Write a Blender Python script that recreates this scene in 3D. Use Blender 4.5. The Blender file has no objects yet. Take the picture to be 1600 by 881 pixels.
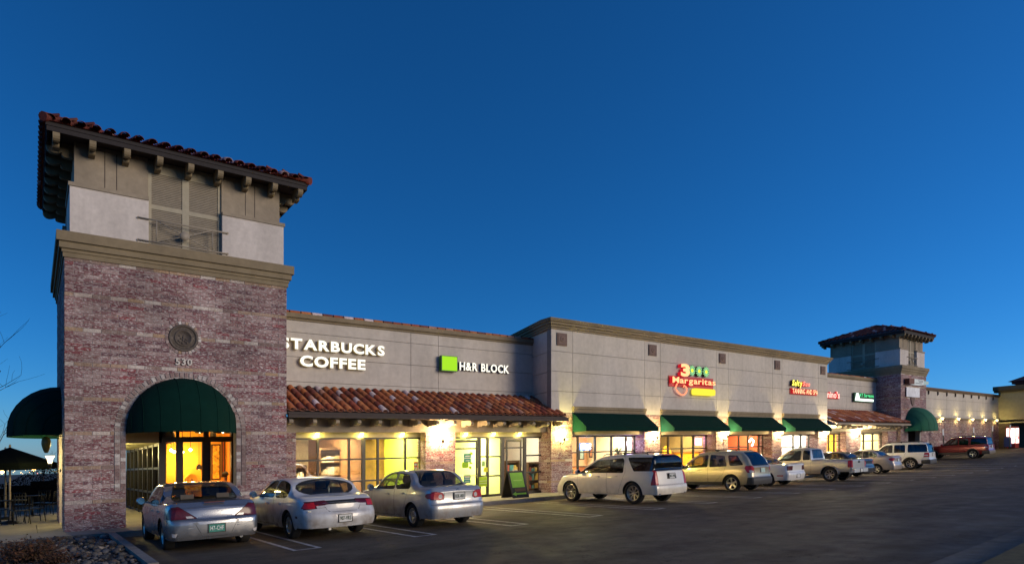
# Evening view of a brick-and-stucco shopping centre with cars parked along its front.
import bpy, bmesh, math, random
from mathutils import Vector, Matrix
random.seed(7)
SC = bpy.context.scene
COL = SC.collection
PI = math.pi

# ------------------------------------------------------------------ camera
FPX = 985.0                                   # focal length in photo pixels (photo 1600 wide)
CX, SX_ = 0.606878, 0.794795                  # view direction in plan
EYE = 1.70
cam_d = bpy.data.cameras.new("camera")
cam_d.sensor_width = 36.0
cam_d.lens = 36.0 * FPX / 1600.0
cam_d.shift_y = (707.0 - 440.5) / 1600.0
cam_d.clip_start = 0.1
cam_d.clip_end = 9000.0
cam = bpy.data.objects.new("camera", cam_d)
COL.objects.link(cam)
cam.location = (0, 0, EYE)
cam.rotation_euler = (PI / 2, 0, -math.atan2(CX, SX_))
SC.camera = cam

# ------------------------------------------------------------------ sky, glow of the set sun, exposure
SUN_EL, SUN_AZ = math.radians(12.5), math.radians(150.0)   # azimuth from +Y towards +X
SUN_DIR = Vector((math.sin(SUN_AZ) * math.cos(SUN_EL), math.cos(SUN_AZ) * math.cos(SUN_EL), math.sin(SUN_EL)))
world = bpy.data.worlds.new("World")
SC.world = world
world.use_nodes = True
wn = world.node_tree.nodes
wl = world.node_tree.links
wn.clear()
w_out = wn.new('ShaderNodeOutputWorld')
w_bg = wn.new('ShaderNodeBackground')
w_sky = wn.new('ShaderNodeTexSky')
w_sky.sky_type = 'NISHITA'
w_sky.sun_disc = False
w_sky.sun_elevation = SUN_EL
w_sky.sun_rotation = SUN_AZ - math.radians(30.0)      # the glow spreads along the horizon
w_sky.altitude = 1600
w_sky.air_density = 1.0
w_sky.dust_density = 0.3
w_sky.ozone_density = 8.5
w_hsv = wn.new('ShaderNodeHueSaturation')
w_hsv.inputs['Saturation'].default_value = 1.05
w_hsv.inputs['Hue'].default_value = 0.497
wl.new(w_sky.outputs[0], w_hsv.inputs['Color'])
wl.new(w_hsv.outputs[0], w_bg.inputs['Color'])
w_bg.inputs['Strength'].default_value = 0.125
wl.new(w_bg.outputs[0], w_out.inputs['Surface'])
sun_d = bpy.data.lights.new("afterglow", 'SUN')
sun_d.energy = 2.4
sun_d.angle = math.radians(30)
sun_d.color = (1.0, 0.82, 0.60)
sun = bpy.data.objects.new("afterglow", sun_d)
COL.objects.link(sun)
sun.rotation_euler = SUN_DIR.to_track_quat('Z', 'Y').to_euler()
SC.view_settings.view_transform = 'Standard'
SC.view_settings.look = 'None'
SC.view_settings.exposure = 0.0
SC.view_settings.gamma = 1.0
SC.cycles.use_denoising = True
SC.cycles.max_bounces = 7
SC.cycles.transparent_max_bounces = 12
SC.cycles.caustics_reflective = False
SC.cycles.caustics_refractive = False
SC.cycles.sample_clamp_indirect = 6.0

# ------------------------------------------------------------------ the site: a gentle fall, and measured sight lines
SLX, SLY = 33 / 1623.0, -33 / 1239.0          # the lot climbs along the shops and falls away behind them
def S(x, y): return SLX * x + SLY * y
def rise(x):                                  # the far end of the lot climbs a little more
    t = min(max((x - 37.0) / 60.0, 0.0), 1.0)
    return 1.2 * t * t * (3 - 2 * t)
def ray(x):
    r = (x - 800.0) / FPX
    return CX + SX_ * r, SX_ - CX * r
def PX(x, Y):                                 # X of the sight line x on the wall plane Y
    a, b = ray(x); return Y * a / b
def PZ(x, y, Y):                              # height of sight line (x, y) on the wall plane Y
    a, b = ray(x); d = Y / b
    return EYE - (y - 707.0) * d / FPX - S(a * d, Y)

# ------------------------------------------------------------------ materials
MATS = {}
def nt(m):
    m.use_nodes = True
    n, l = m.node_tree.nodes, m.node_tree.links
    n.clear()
    return n, l
def pm(name, col, rough=0.7, var=0.25, scale=6.0, bump=0.0, bscale=60.0, metal=0.0, coat=0.0, spec=0.4, coords='pos', rnd=0.0, stain=0.0, streak=0.0):
    """procedural surface: colour broken up by two noises, optional grain, per-piece variation"""
    if name in MATS: return MATS[name]
    m = bpy.data.materials.new(name); MATS[name] = m
    n, l = nt(m)
    out = n.new('ShaderNodeOutputMaterial'); b = n.new('ShaderNodeBsdfPrincipled')
    l.new(b.outputs[0], out.inputs[0])
    b.inputs['Roughness'].default_value = rough; b.inputs['Metallic'].default_value = metal
    b.inputs['Coat Weight'].default_value = coat; b.inputs['Coat Roughness'].default_value = 0.06
    b.inputs['Specular IOR Level'].default_value = spec
    if coords == 'pos':
        g = n.new('ShaderNodeNewGeometry'); vec = g.outputs['Position']
    else:
        g = n.new('ShaderNodeTexCoord'); vec = g.outputs['Object']
    n1 = n.new('ShaderNodeTexNoise'); n1.inputs['Scale'].default_value = scale; n1.inputs['Detail'].default_value = 5
    n1.inputs['Roughness'].default_value = 0.65
    l.new(vec, n1.inputs['Vector'])
    mr = n.new('ShaderNodeMapRange'); mr.inputs['From Min'].default_value = 0.3; mr.inputs['From Max'].default_value = 0.7
    mr.inputs['To Min'].default_value = 1 - var; mr.inputs['To Max'].default_value = 1 + var
    l.new(n1.outputs['Fac'], mr.inputs['Value'])
    val = mr.outputs[0]
    if rnd:
        oi = n.new('ShaderNodeObjectInfo'); gi = n.new('ShaderNodeNewGeometry')
        ad = n.new('ShaderNodeMath'); ad.operation = 'ADD'
        l.new(oi.outputs['Random'], ad.inputs[0]); l.new(gi.outputs['Random Per Island'], ad.inputs[1])
        fr = n.new('ShaderNodeMath'); fr.operation = 'FRACT'; l.new(ad.outputs[0], fr.inputs[0])
        mr2 = n.new('ShaderNodeMapRange'); mr2.inputs['To Min'].default_value = 1 - rnd; mr2.inputs['To Max'].default_value = 1 + rnd
        l.new(fr.outputs[0], mr2.inputs['Value'])
        mu = n.new('ShaderNodeMath'); mu.operation = 'MULTIPLY'; l.new(val, mu.inputs[0]); l.new(mr2.outputs[0], mu.inputs[1])
        val = mu.outputs[0]
    if stain:
        n3 = n.new('ShaderNodeTexNoise'); n3.inputs['Scale'].default_value = scale * 0.16; n3.inputs['Detail'].default_value = 4
        mp = n.new('ShaderNodeMapping'); mp.inputs['Scale'].default_value = (1, 1, 0.35)
        l.new(vec, mp.inputs['Vector']); l.new(mp.outputs[0], n3.inputs['Vector'])
        mr3 = n.new('ShaderNodeMapRange'); mr3.inputs['From Min'].default_value = 0.35; mr3.inputs['From Max'].default_value = 0.65
        mr3.inputs['To Min'].default_value = 1 - stain; mr3.inputs['To Max'].default_value = 1 + stain * 0.5
        l.new(n3.outputs['Fac'], mr3.inputs['Value'])
        mu3 = n.new('ShaderNodeMath'); mu3.operation = 'MULTIPLY'; l.new(val, mu3.inputs[0]); l.new(mr3.outputs[0], mu3.inputs[1])
        val = mu3.outputs[0]
    if streak:
        n4 = n.new('ShaderNodeTexNoise'); n4.inputs['Scale'].default_value = 1.0; n4.inputs['Detail'].default_value = 4
        m4 = n.new('ShaderNodeMapping'); m4.inputs['Scale'].default_value = (5.0, 5.0, 0.45)
        l.new(vec, m4.inputs['Vector']); l.new(m4.outputs[0], n4.inputs['Vector'])
        r4 = n.new('ShaderNodeMapRange'); r4.inputs['From Min'].default_value = 0.5; r4.inputs['From Max'].default_value = 0.75
        r4.inputs['To Min'].default_value = 1.0; r4.inputs['To Max'].default_value = 1 - streak
        l.new(n4.outputs['Fac'], r4.inputs['Value'])
        mu4 = n.new('ShaderNodeMath'); mu4.operation = 'MULTIPLY'; l.new(val, mu4.inputs[0]); l.new(r4.outputs[0], mu4.inputs[1])
        val = mu4.outputs[0]
    mx = n.new('ShaderNodeVectorMath'); mx.operation = 'SCALE'
    mx.inputs[0].default_value = col[:3]
    l.new(val, mx.inputs['Scale'])
    l.new(mx.outputs[0], b.inputs['Base Color'])
    if bump:
        n2 = n.new('ShaderNodeTexNoise'); n2.inputs['Scale'].default_value = bscale; n2.inputs['Detail'].default_value = 3
        l.new(vec, n2.inputs['Vector'])
        bp = n.new('ShaderNodeBump'); bp.inputs['Strength'].default_value = bump; bp.inputs['Distance'].default_value = 0.01
        l.new(n2.outputs['Fac'], bp.inputs['Height']); l.new(bp.outputs[0], b.inputs['Normal'])
    return m
def em(name, col, strength):
    if name in MATS: return MATS[name]
    m = bpy.data.materials.new(name); MATS[name] = m
    n, l = nt(m)
    out = n.new('ShaderNodeOutputMaterial'); e = n.new('ShaderNodeEmission')
    e.inputs['Color'].default_value = (*col, 1); e.inputs['Strength'].default_value = strength
    l.new(e.outputs[0], out.inputs[0])
    return m
def glass(name, tint, gloss=(0.9, 0.95, 1.0), ior=1.5, extra=0.0):
    """thin pane: see-through with a mirror share that grows at grazing angles"""
    if name in MATS: return MATS[name]
    m = bpy.data.materials.new(name); MATS[name] = m
    n, l = nt(m)
    out = n.new('ShaderNodeOutputMaterial')
    tr = n.new('ShaderNodeBsdfTransparent'); tr.inputs[0].default_value = (*tint, 1)
    gl = n.new('ShaderNodeBsdfGlossy'); gl.inputs['Roughness'].default_value = 0.01; gl.inputs[0].default_value = (*gloss, 1)
    lw = n.new('ShaderNodeLayerWeight'); lw.inputs['Blend'].default_value = 0.5
    pw = n.new('ShaderNodeMath'); pw.operation = 'POWER'; pw.inputs[1].default_value = 4.0; l.new(lw.outputs['Facing'], pw.inputs[0])
    ad = n.new('ShaderNodeMath'); ad.operation = 'MULTIPLY_ADD'; ad.use_clamp = True; ad.inputs[1].default_value = 0.55; ad.inputs[2].default_value = 0.03 + extra
    l.new(pw.outputs[0], ad.inputs[0])
    mx = n.new('ShaderNodeMixShader'); l.new(ad.outputs[0], mx.inputs[0]); l.new(tr.outputs[0], mx.inputs[1]); l.new(gl.outputs[0], mx.inputs[2])
    l.new(mx.outputs[0], out.inputs[0])
    return m
def ramp_mat(name, stops, rough=0.8, smear=None, nscale=14.0, bump=0.3, bscale=70.0, coat=0.0, stretch=(1, 1, 1)):
    """one colour per separate piece drawn from a ramp, with a blotchy second colour smeared over it"""
    if name in MATS: return MATS[name]
    m = bpy.data.materials.new(name); MATS[name] = m
    n, l = nt(m)
    out = n.new('ShaderNodeOutputMaterial'); b = n.new('ShaderNodeBsdfPrincipled'); l.new(b.outputs[0], out.inputs[0])
    b.inputs['Roughness'].default_value = rough; b.inputs['Specular IOR Level'].default_value = 0.3
    oi = n.new('ShaderNodeObjectInfo'); gi = n.new('ShaderNodeNewGeometry')
    ad = n.new('ShaderNodeMath'); ad.operation = 'ADD'
    l.new(oi.outputs['Random'], ad.inputs[0]); l.new(gi.outputs['Random Per Island'], ad.inputs[1])
    fr = n.new('ShaderNodeMath'); fr.operation = 'FRACT'; l.new(ad.outputs[0], fr.inputs[0])
    rp = n.new('ShaderNodeValToRGB'); rp.color_ramp.interpolation = 'CONSTANT'
    els = rp.color_ramp.elements
    while len(els) > 1: els.remove(els[-1])
    els[0].position = stops[0][0]; els[0].color = (*stops[0][1], 1)
    for p, c in stops[1:]:
        e = els.new(p); e.color = (*c, 1)
    l.new(fr.outputs[0], rp.inputs[0])
    colr = rp.outputs[0]
    mp = n.new('ShaderNodeMapping'); mp.inputs['Scale'].default_value = stretch
    l.new(gi.outputs['Position'], mp.inputs['Vector'])
    nz = n.new('ShaderNodeTexNoise'); nz.inputs['Scale'].default_value = nscale; nz.inputs['Detail'].default_value = 6; nz.inputs['Roughness'].default_value = 0.7
    l.new(mp.outputs[0], nz.inputs['Vector'])
    if smear:
        mr = n.new('ShaderNodeMapRange'); mr.inputs['From Min'].default_value = smear[1]; mr.inputs['From Max'].default_value = smear[2]
        mr.inputs['To Max'].default_value = smear[3]
        l.new(nz.outputs['Fac'], mr.inputs['Value'])
        mx = n.new('ShaderNodeMix'); mx.data_type = 'RGBA'
        l.new(mr.outputs[0], mx.inputs['Factor']); l.new(colr, mx.inputs[6]); mx.inputs[7].default_value = (*smear[0], 1)
        colr = mx.outputs[2]
    nz2 = n.new('ShaderNodeTexNoise'); nz2.inputs['Scale'].default_value = nscale * 3.1; nz2.inputs['Detail'].default_value = 4
    l.new(gi.outputs['Position'], nz2.inputs['Vector'])
    mr2 = n.new('ShaderNodeMapRange'); mr2.inputs['From Min'].default_value = 0.3; mr2.inputs['From Max'].default_value = 0.7
    mr2.inputs['To Min'].default_value = 0.75; mr2.inputs['To Max'].default_value = 1.25
    l.new(nz2.outputs['Fac'], mr2.inputs['Value'])
    nz3 = n.new('ShaderNodeTexNoise'); nz3.inputs['Scale'].default_value = 0.9; nz3.inputs['Detail'].default_value = 5
    l.new(gi.outputs['Position'], nz3.inputs['Vector'])
    mr3 = n.new('ShaderNodeMapRange'); mr3.inputs['From Min'].default_value = 0.35; mr3.inputs['From Max'].default_value = 0.65
    mr3.inputs['To Min'].default_value = 0.78; mr3.inputs['To Max'].default_value = 1.22
    l.new(nz3.outputs['Fac'], mr3.inputs['Value'])
    mu3 = n.new('ShaderNodeMath'); mu3.operation = 'MULTIPLY'; l.new(mr2.outputs[0], mu3.inputs[0]); l.new(mr3.outputs[0], mu3.inputs[1])
    sc = n.new('ShaderNodeVectorMath'); sc.operation = 'SCALE'; l.new(colr, sc.inputs[0]); l.new(mu3.outputs[0], sc.inputs['Scale'])
    l.new(sc.outputs[0], b.inputs['Base Color'])
    bp = n.new('ShaderNodeBump'); bp.inputs['Strength'].default_value = bump; bp.inputs['Distance'].default_value = 0.01
    nb = n.new('ShaderNodeTexNoise'); nb.inputs['Scale'].default_value = bscale; l.new(gi.outputs['Position'], nb.inputs['Vector'])
    l.new(nb.outputs['Fac'], bp.inputs['Height']); l.new(bp.outputs[0], b.inputs['Normal'])
    return m

# ------------------------------------------------------------------ object helpers
ORG = {}                                      # world origin of every object, used while building
def tag(o, label=None, cat=None, group=None, kind=None):
    if label: o['label'] = label
    if cat: o['category'] = cat
    if group: o['group'] = group
    if kind: o['kind'] = kind
    return o
def thing(name, loc, label, cat, group=None, rz=0.0):
    o = bpy.data.objects.new(name, None); COL.objects.link(o)
    o.empty_display_size = 0.2
    o.location = loc; o.rotation_euler = (0, 0, rz)
    ORG[o] = Vector(loc)
    return tag(o, label, cat, group)
class MB:
    """collects simple solids and links them as one mesh object"""
    def __init__(s): s.v = []; s.f = []; s.m = []; s.sm = []
    def add(s, vs, fs, mi=0, smooth=False):
        o = len(s.v); s.v += [tuple(p) for p in vs]
        for f in fs: s.f.append([i + o for i in f]); s.m.append(mi); s.sm.append(smooth)
        return s
    def box(s, x0, x1, y0, y1, z0, z1, mi=0):
        vs = [(x, y, z) for z in (z0, z1) for y in (y0, y1) for x in (x0, x1)]
        return s.add(vs, [(0, 2, 3, 1), (4, 5, 7, 6), (0, 1, 5, 4), (2, 6, 7, 3), (0, 4, 6, 2), (1, 3, 7, 5)], mi)
    def hexa(s, p, mi=0):                     # 8 points: bottom ring 4, top ring 4
        return s.add(p, [(3, 2, 1, 0), (4, 5, 6, 7), (0, 1, 5, 4), (1, 2, 6, 5), (2, 3, 7, 6), (3, 0, 4, 7)], mi)
    def quad(s, a, b, c, d, mi=0): return s.add([a, b, c, d], [(0, 1, 2, 3)], mi)
    def prism(s, poly, axis, a0, a1, mi=0, smooth=False):
        """extrude a 2D polygon along an axis: 'x' poly=(y,z), 'y' poly=(x,z), 'z' poly=(x,y)"""
        def P(u, v, a): return (a, u, v) if axis == 'x' else (u, a, v) if axis == 'y' else (u, v, a)
        n = len(poly)
        vs = [P(u, v, a0) for u, v in poly] + [P(u, v, a1) for u, v in poly]
        s.add(vs, [tuple(range(n))[::-1], tuple(range(n, 2 * n))], mi)
        o = len(s.v) - 2 * n
        for i in range(n):
            j = (i + 1) % n
            s.f.append([o + i, o + j, o + n + j, o + n + i]); s.m.append(mi); s.sm.append(smooth)
        return s
    def tube(s, pts, r, n=8, mi=0, cap=True):
        pts = [Vector(p) for p in pts]
        rs = r if isinstance(r, (list, tuple)) else [r] * len(pts)
        o = len(s.v)
        up = Vector((0, 0, 1))
        for i, p in enumerate(pts):
            d = (pts[min(i + 1, len(pts) - 1)] - pts[max(i - 1, 0)]).normalized()
            a = d.cross(up)
            if a.length < 1e-3: a = d.cross(Vector((1, 0, 0)))
            a.normalize(); b = d.cross(a)
            for k in range(n):
                t = 2 * PI * k / n
                s.v.append(tuple(p + (a * math.cos(t) + b * math.sin(t)) * rs[i]))
        for i in range(len(pts) - 1):
            for k in range(n):
                k2 = (k + 1) % n
                s.f.append([o + i * n + k, o + i * n + k2, o + (i + 1) * n + k2, o + (i + 1) * n + k]); s.m.append(mi); s.sm.append(True)
        if cap:
            s.f.append([o + k for k in range(n)][::-1]); s.m.append(mi); s.sm.append(False)
            e = o + (len(pts) - 1) * n
            s.f.append([e + k for k in range(n)]); s.m.append(mi); s.sm.append(False)
        return s
    def lathe(s, prof, c=(0, 0, 0), n=16, axis='z', mi=0, smooth=True, a0=0.0, a1=2 * PI):
        """revolve (r, h) pairs round an axis through c"""
        full = abs(a1 - a0 - 2 * PI) < 1e-6
        m = n if full else n + 1
        o = len(s.v)
        for r, h in prof:
            for k in range(m):
                t = a0 + (a1 - a0) * k / n
                u, v = r * math.cos(t), r * math.sin(t)
                p = (u, v, h) if axis == 'z' else (u, h, v) if axis == 'y' else (h, u, v)
                s.v.append((p[0] + c[0], p[1] + c[1], p[2] + c[2]))
        for i in range(len(prof) - 1):
            for k in range(n):
                k2 = (k + 1) % m
                s.f.append([o + i * m + k, o + i * m + k2, o + (i + 1) * m + k2, o + (i + 1) * m + k]); s.m.append(mi); s.sm.append(smooth)
        return s
    def mesh(s, name, mats, org=(0, 0, 0)):
        me = bpy.data.meshes.new(name)
        ox, oy, oz = org
        me.from_pydata([(x - ox, y - oy, z - oz) for x, y, z in s.v], [], s.f)
        for m in (mats if isinstance(mats, (list, tuple)) else [mats]): me.materials.append(m)
        me.polygons.foreach_set('material_index', s.m)
        me.polygons.foreach_set('use_smooth', s.sm)
        bm = bmesh.new(); bm.from_mesh(me); bmesh.ops.recalc_face_normals(bm, faces=bm.faces); bm.to_mesh(me); bm.free()
        me.update()
        return me
    def build(s, name, mats, parent=None, org=None, label=None, cat=None, group=None, kind=None):
        """world-coordinate solids -> an object (child of parent when given)"""
        po = ORG[parent] if parent is not None else None
        o_ = Vector(org) if org is not None else (po if po is not None else Vector((0, 0, 0)))
        ob = bpy.data.objects.new(name, s.mesh(name, mats, o_)); COL.objects.link(ob)
        if parent is not None:
            ob.parent = parent; ob.location = o_ - po
        else:
            ob.location = o_
        ORG[ob] = o_
        return tag(ob, label, cat, group, kind)
def inst(name, me, parent, loc, rot=(0, 0, 0), scale=(1, 1, 1)):
    """another piece sharing mesh data; loc in world coordinates"""
    o = bpy.data.objects.new(name, me); COL.objects.link(o)
    o.parent = parent
    o.location = Vector(loc) - (ORG[parent] if parent is not None else Vector((0, 0, 0)))
    o.rotation_euler = rot; o.scale = scale
    ORG[o] = Vector(loc)
    return o
def glyph(ch, extrude, bold=0.0, shear=0.0):
    cu = bpy.data.curves.new('glyph', 'FONT'); cu.body = ch; cu.size = 1.0
    cu.extrude = extrude; cu.offset = bold; cu.shear = shear; cu.resolution_u = 3
    ob = bpy.data.objects.new('glyph', cu); COL.objects.link(ob)
    bpy.context.view_layer.update()
    me = bpy.data.meshes.new_from_object(ob.evaluated_get(bpy.context.evaluated_depsgraph_get()))
    bpy.data.objects.remove(ob); bpy.data.curves.remove(cu)
    return me
def lettering(text, x0, x1, z0, z1, Y, front, side, parent, depth=0.08, bold=0.03, gap=0.09, name='letter', joined=False, shear=0.0, space=0.35, plane='y'):
    """text fitted to a box on the wall plane Y (facing -Y), one mesh per character"""
    gl = []
    pen = 0.0; lo = 9; hi = -9
    for ch in text:
        if ch == ' ': pen += space; continue
        me = glyph(ch, 0.0, bold, shear)
        xs = [v.co.x for v in me.vertices]; ys = [v.co.y for v in me.vertices]
        bpy.data.meshes.remove(me)
        me = glyph(ch, 0.5, bold, shear)
        gl.append((me, pen, min(xs))); pen += max(xs) - min(xs) + gap
        lo = min(lo, min(ys)); hi = max(hi, max(ys))
    wid = pen - gap
    kx, kz = (x1 - x0) / wid, (z1 - z0) / (hi - lo)
    res = []; mbj = MB()
    for me, p, mx in gl:
        vs = [(x0 + (v.co.x - mx + p) * kx, Y - (v.co.z + 0.5) * depth, z0 + (v.co.y - lo) * kz) for v in me.vertices]
        mb = mbj if joined else MB()
        for q in me.polygons:
            pass
        mb_f = [tuple(q.vertices) for q in me.polygons]
        o = len(mb.v); mb.v += vs
        for q in me.polygons:
            mb.f.append([i + o for i in q.vertices]); mb.m.append(0 if q.normal.z > 0.9 else 1); mb.sm.append(False)
        bpy.data.meshes.remove(me)
        if not joined: res.append(mb.build(name, [front, side], parent))
    if joined: res.append(mbj.build(name, [front, side], parent))
    return res
def pchip(pts):
    """smooth curve without overshoot through (x, y) points"""
    xs = [p[0] for p in pts]; ys = [p[1] for p in pts]; n = len(xs)
    h = [xs[i + 1] - xs[i] for i in range(n - 1)]; d = [(ys[i + 1] - ys[i]) / h[i] for i in range(n - 1)]
    m = [0.0] * n; m[0] = d[0]; m[-1] = d[-1]
    for i in range(1, n - 1):
        if d[i - 1] * d[i] > 0:
            w1 = 2 * h[i] + h[i - 1]; w2 = h[i] + 2 * h[i - 1]
            m[i] = (w1 + w2) / (w1 / d[i - 1] + w2 / d[i])
    def f(x):
        if x <= xs[0]: return ys[0]
        if x >= xs[-1]: return ys[-1]
        i = 0
        while x > xs[i + 1]: i += 1
        t = (x - xs[i]) / h[i]
        return ((2 * t ** 3 - 3 * t * t + 1) * ys[i] + (t ** 3 - 2 * t * t + t) * h[i] * m[i]
                + (-2 * t ** 3 + 3 * t * t) * ys[i + 1] + (t ** 3 - t * t) * h[i] * m[i + 1])
    return f
# ------------------------------------------------------------------ shared surfaces
STUCCO = pm('pale_stucco', (0.55, 0.505, 0.455), 0.9, 0.08, 5, bump=0.35, bscale=90, stain=0.12, streak=0.08)
STUCCO2 = pm('white_stucco', (0.60, 0.55, 0.52), 0.9, 0.10, 7, bump=0.35, bscale=90, stain=0.12, streak=0.1)
TAN = pm('tan_trim', (0.235, 0.185, 0.115), 0.8, 0.12, 5, bump=0.2, stain=0.15)
DTAN = pm('dark_tan_stucco', (0.30, 0.25, 0.19), 0.85, 0.12, 6, bump=0.3, stain=0.15)
DBROWN = pm('dark_brown_wood', (0.045, 0.032, 0.03), 0.7, 0.2, 9)
FRAME = pm('dark_bronze_frame', (0.035, 0.03, 0.026), 0.4, 0.1, 8, metal=0.3)
FASC = pm('dark_fascia', (.020, .016, .018), 0.75, 0.2, 9)
MORTAR = pm('mortar', (0.34, 0.30, 0.30), 0.95, 0.2, 12, bump=0.3)
BRICK = ramp_mat('whitewashed_brick', [(0, (0.194, 0.088, 0.094)), (.13, (0.237, 0.131, 0.131)), (.30, (0.156, 0.062, 0.073)), (.42, (0.281, 0.181, 0.181)), (.58, (0.206, 0.112, 0.119)), (.72, (0.219, 0.060, 0.069)), (.80, (0.312, 0.219, 0.213)), (.92, (0.144, 0.075, 0.088))],
                 0.9, ((.55, .49, .485), .50, .62, .9), 11.0, 0.5, 60, stretch=(1, 1, 2.8))
ACCENT = ramp_mat('pale_accent_brick', [(0, (.34, .24, .18)), (.25, (.44, .37, .33)), (.42, (.24, .17, .15)), (.62, (.50, .44, .40)), (.78, (.35, .24, .16)), (.9, (.20, .14, .13))], 0.9, ((.66, .62, .6), .55, .72, .7), 9.0, 0.4, 60)
CHECK = ramp_mat('pale_arch_brick', [(0, (.27, .20, .19)), (.25, (.34, .27, .26)), (.5, (.22, .15, .145)), (.75, (.42, .38, .37)), (.9, (.55, .52, .50))], 0.9, ((.5, .46, .45), .55, .72, .5), 9.0, 0.4, 60)
TILE = ramp_mat('clay_tile', [(0, (0.375, 0.115, 0.044)), (.18, (0.312, 0.077, 0.035)), (.34, (0.450, 0.156, 0.056)), (.50, (0.250, 0.062, 0.037)), (.62, (0.388, 0.131, 0.053)), (.74, (0.181, 0.056, 0.040)), (.84, (0.425, 0.213, 0.150)), (.93, (0.650, 0.525, 0.525))], 0.75, ((.12, .05, .035), .55, .75, .6), 6.0, 0.3, 60)
DTILE = ramp_mat('dark_clay_tile', [(0, (.13, .028, .022)), (.3, (.19, .040, .025)), (.6, (.10, .024, .022)), (.8, (.17, .06, .045)), (.93, (.36, .26, .28))], 0.75, ((.07, .03, .03), .5, .75, .6), 6.0, 0.3, 60)
CANVAS = pm('green_canvas', (0.0025, 0.022, 0.017), 0.9, 0.12, 3, bump=0.15, bscale=200, spec=0.08)
CONCRETE = pm('concrete', (0.27, 0.24, 0.20), 0.9, 0.12, 3, bump=0.25, bscale=120, stain=0.2)
METAL = pm('black_iron', (0.02, 0.018, 0.016), 0.5, 0.1, 9, metal=0.4)
PANE = glass('window_pane', (0.96, 0.97, 0.96), ior=1.45)
MIRRORPANE = glass('reflective_pane', (0.55, 0.56, 0.55), ior=1.5, extra=0.16)

YT, YM, YR = 20.2, 20.64, 22.45
WALK = 0.15
CO = 0.1016                                    # brick course

# one brick mesh for each cladding, shared by all its pieces
def brick_mesh(name, m, L=0.392, D=0.09, Hh=0.090):
    mb = MB(); c = 0.004
    mb.box(-L / 2, L / 2, 0, D, 0, Hh)
    return mb.mesh(name, m)
BR_ME = brick_mesh('brick', BRICK); AC_ME = brick_mesh('accent_brick', ACCENT)
rb = random.Random(11)
def brick_rows(x0, x1, z0, z1, plane, n_part, parent, axis='x', holes=None, accent=9, first=0, sgn=1):
    """running-bond facing laid brick by brick on a wall; pieces beyond n_part are joined into one 'stuff' part.
    axis 'x': wall runs along X at Y=plane facing -Y; axis 'y': runs along Y at X=plane facing -X"""
    rows = int(round((z1 - z0) / CO)); items = []
    for r in range(rows):
        zt = z1 - r * CO; zb = zt - CO
        acc = accent and (r - first) % accent == 0
        off = 0.2032 if r % 2 else 0.0
        spans = [(x0, x1)]
        if holes:
            for hx0, hx1 in holes(zb + CO / 2):
                ns = []
                for a, b in spans:
                    if hx1 <= a or hx0 >= b: ns.append((a, b)); continue
                    if hx0 > a: ns.append((a, hx0))
                    if hx1 < b: ns.append((hx1, b))
                spans = ns
        p = x0 - off
        while p < x1:
            for a, b in spans:
                u0, u1 = max(p, a), min(p + 0.4064, b)
                if u1 - u0 > 0.05: items.append((u0, u1, zb, acc))
            p += 0.4064
    full = [i for i in items if i[1] - i[0] > 0.3]
    rb.shuffle(full)
    chosen = set(id(i) for i in full[:n_part])
    sb, sa = MB(), MB()
    for it in items:
        u0, u1, zb, acc = it
        k = rb.uniform(-0.004, 0.004)
        if id(it) in chosen:
            loc = ((u0 + u1) / 2, plane + k, zb) if axis == 'x' else (plane + k, (u0 + u1) / 2, zb)
            inst('brick', AC_ME if acc else BR_ME, parent, loc, (0, 0, 0 if axis == 'x' else -PI / 2), ((u1 - u0 - 0.016) / 0.392, 1, 1))
        else:
            m = sa if acc else sb
            if axis == 'x': m.box(u0 + .008, u1 - .008, plane + k, plane + k + .09, zb, zb + .090)
            else: m.box(plane + k, plane + k + .09, u0 + .008, u1 - .008, zb, zb + .090)
    if sb.v: sb.build('brickwork', BRICK, parent, kind='stuff')
    if sa.v: sa.build('accent_brickwork', ACCENT, parent, kind='stuff')

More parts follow.
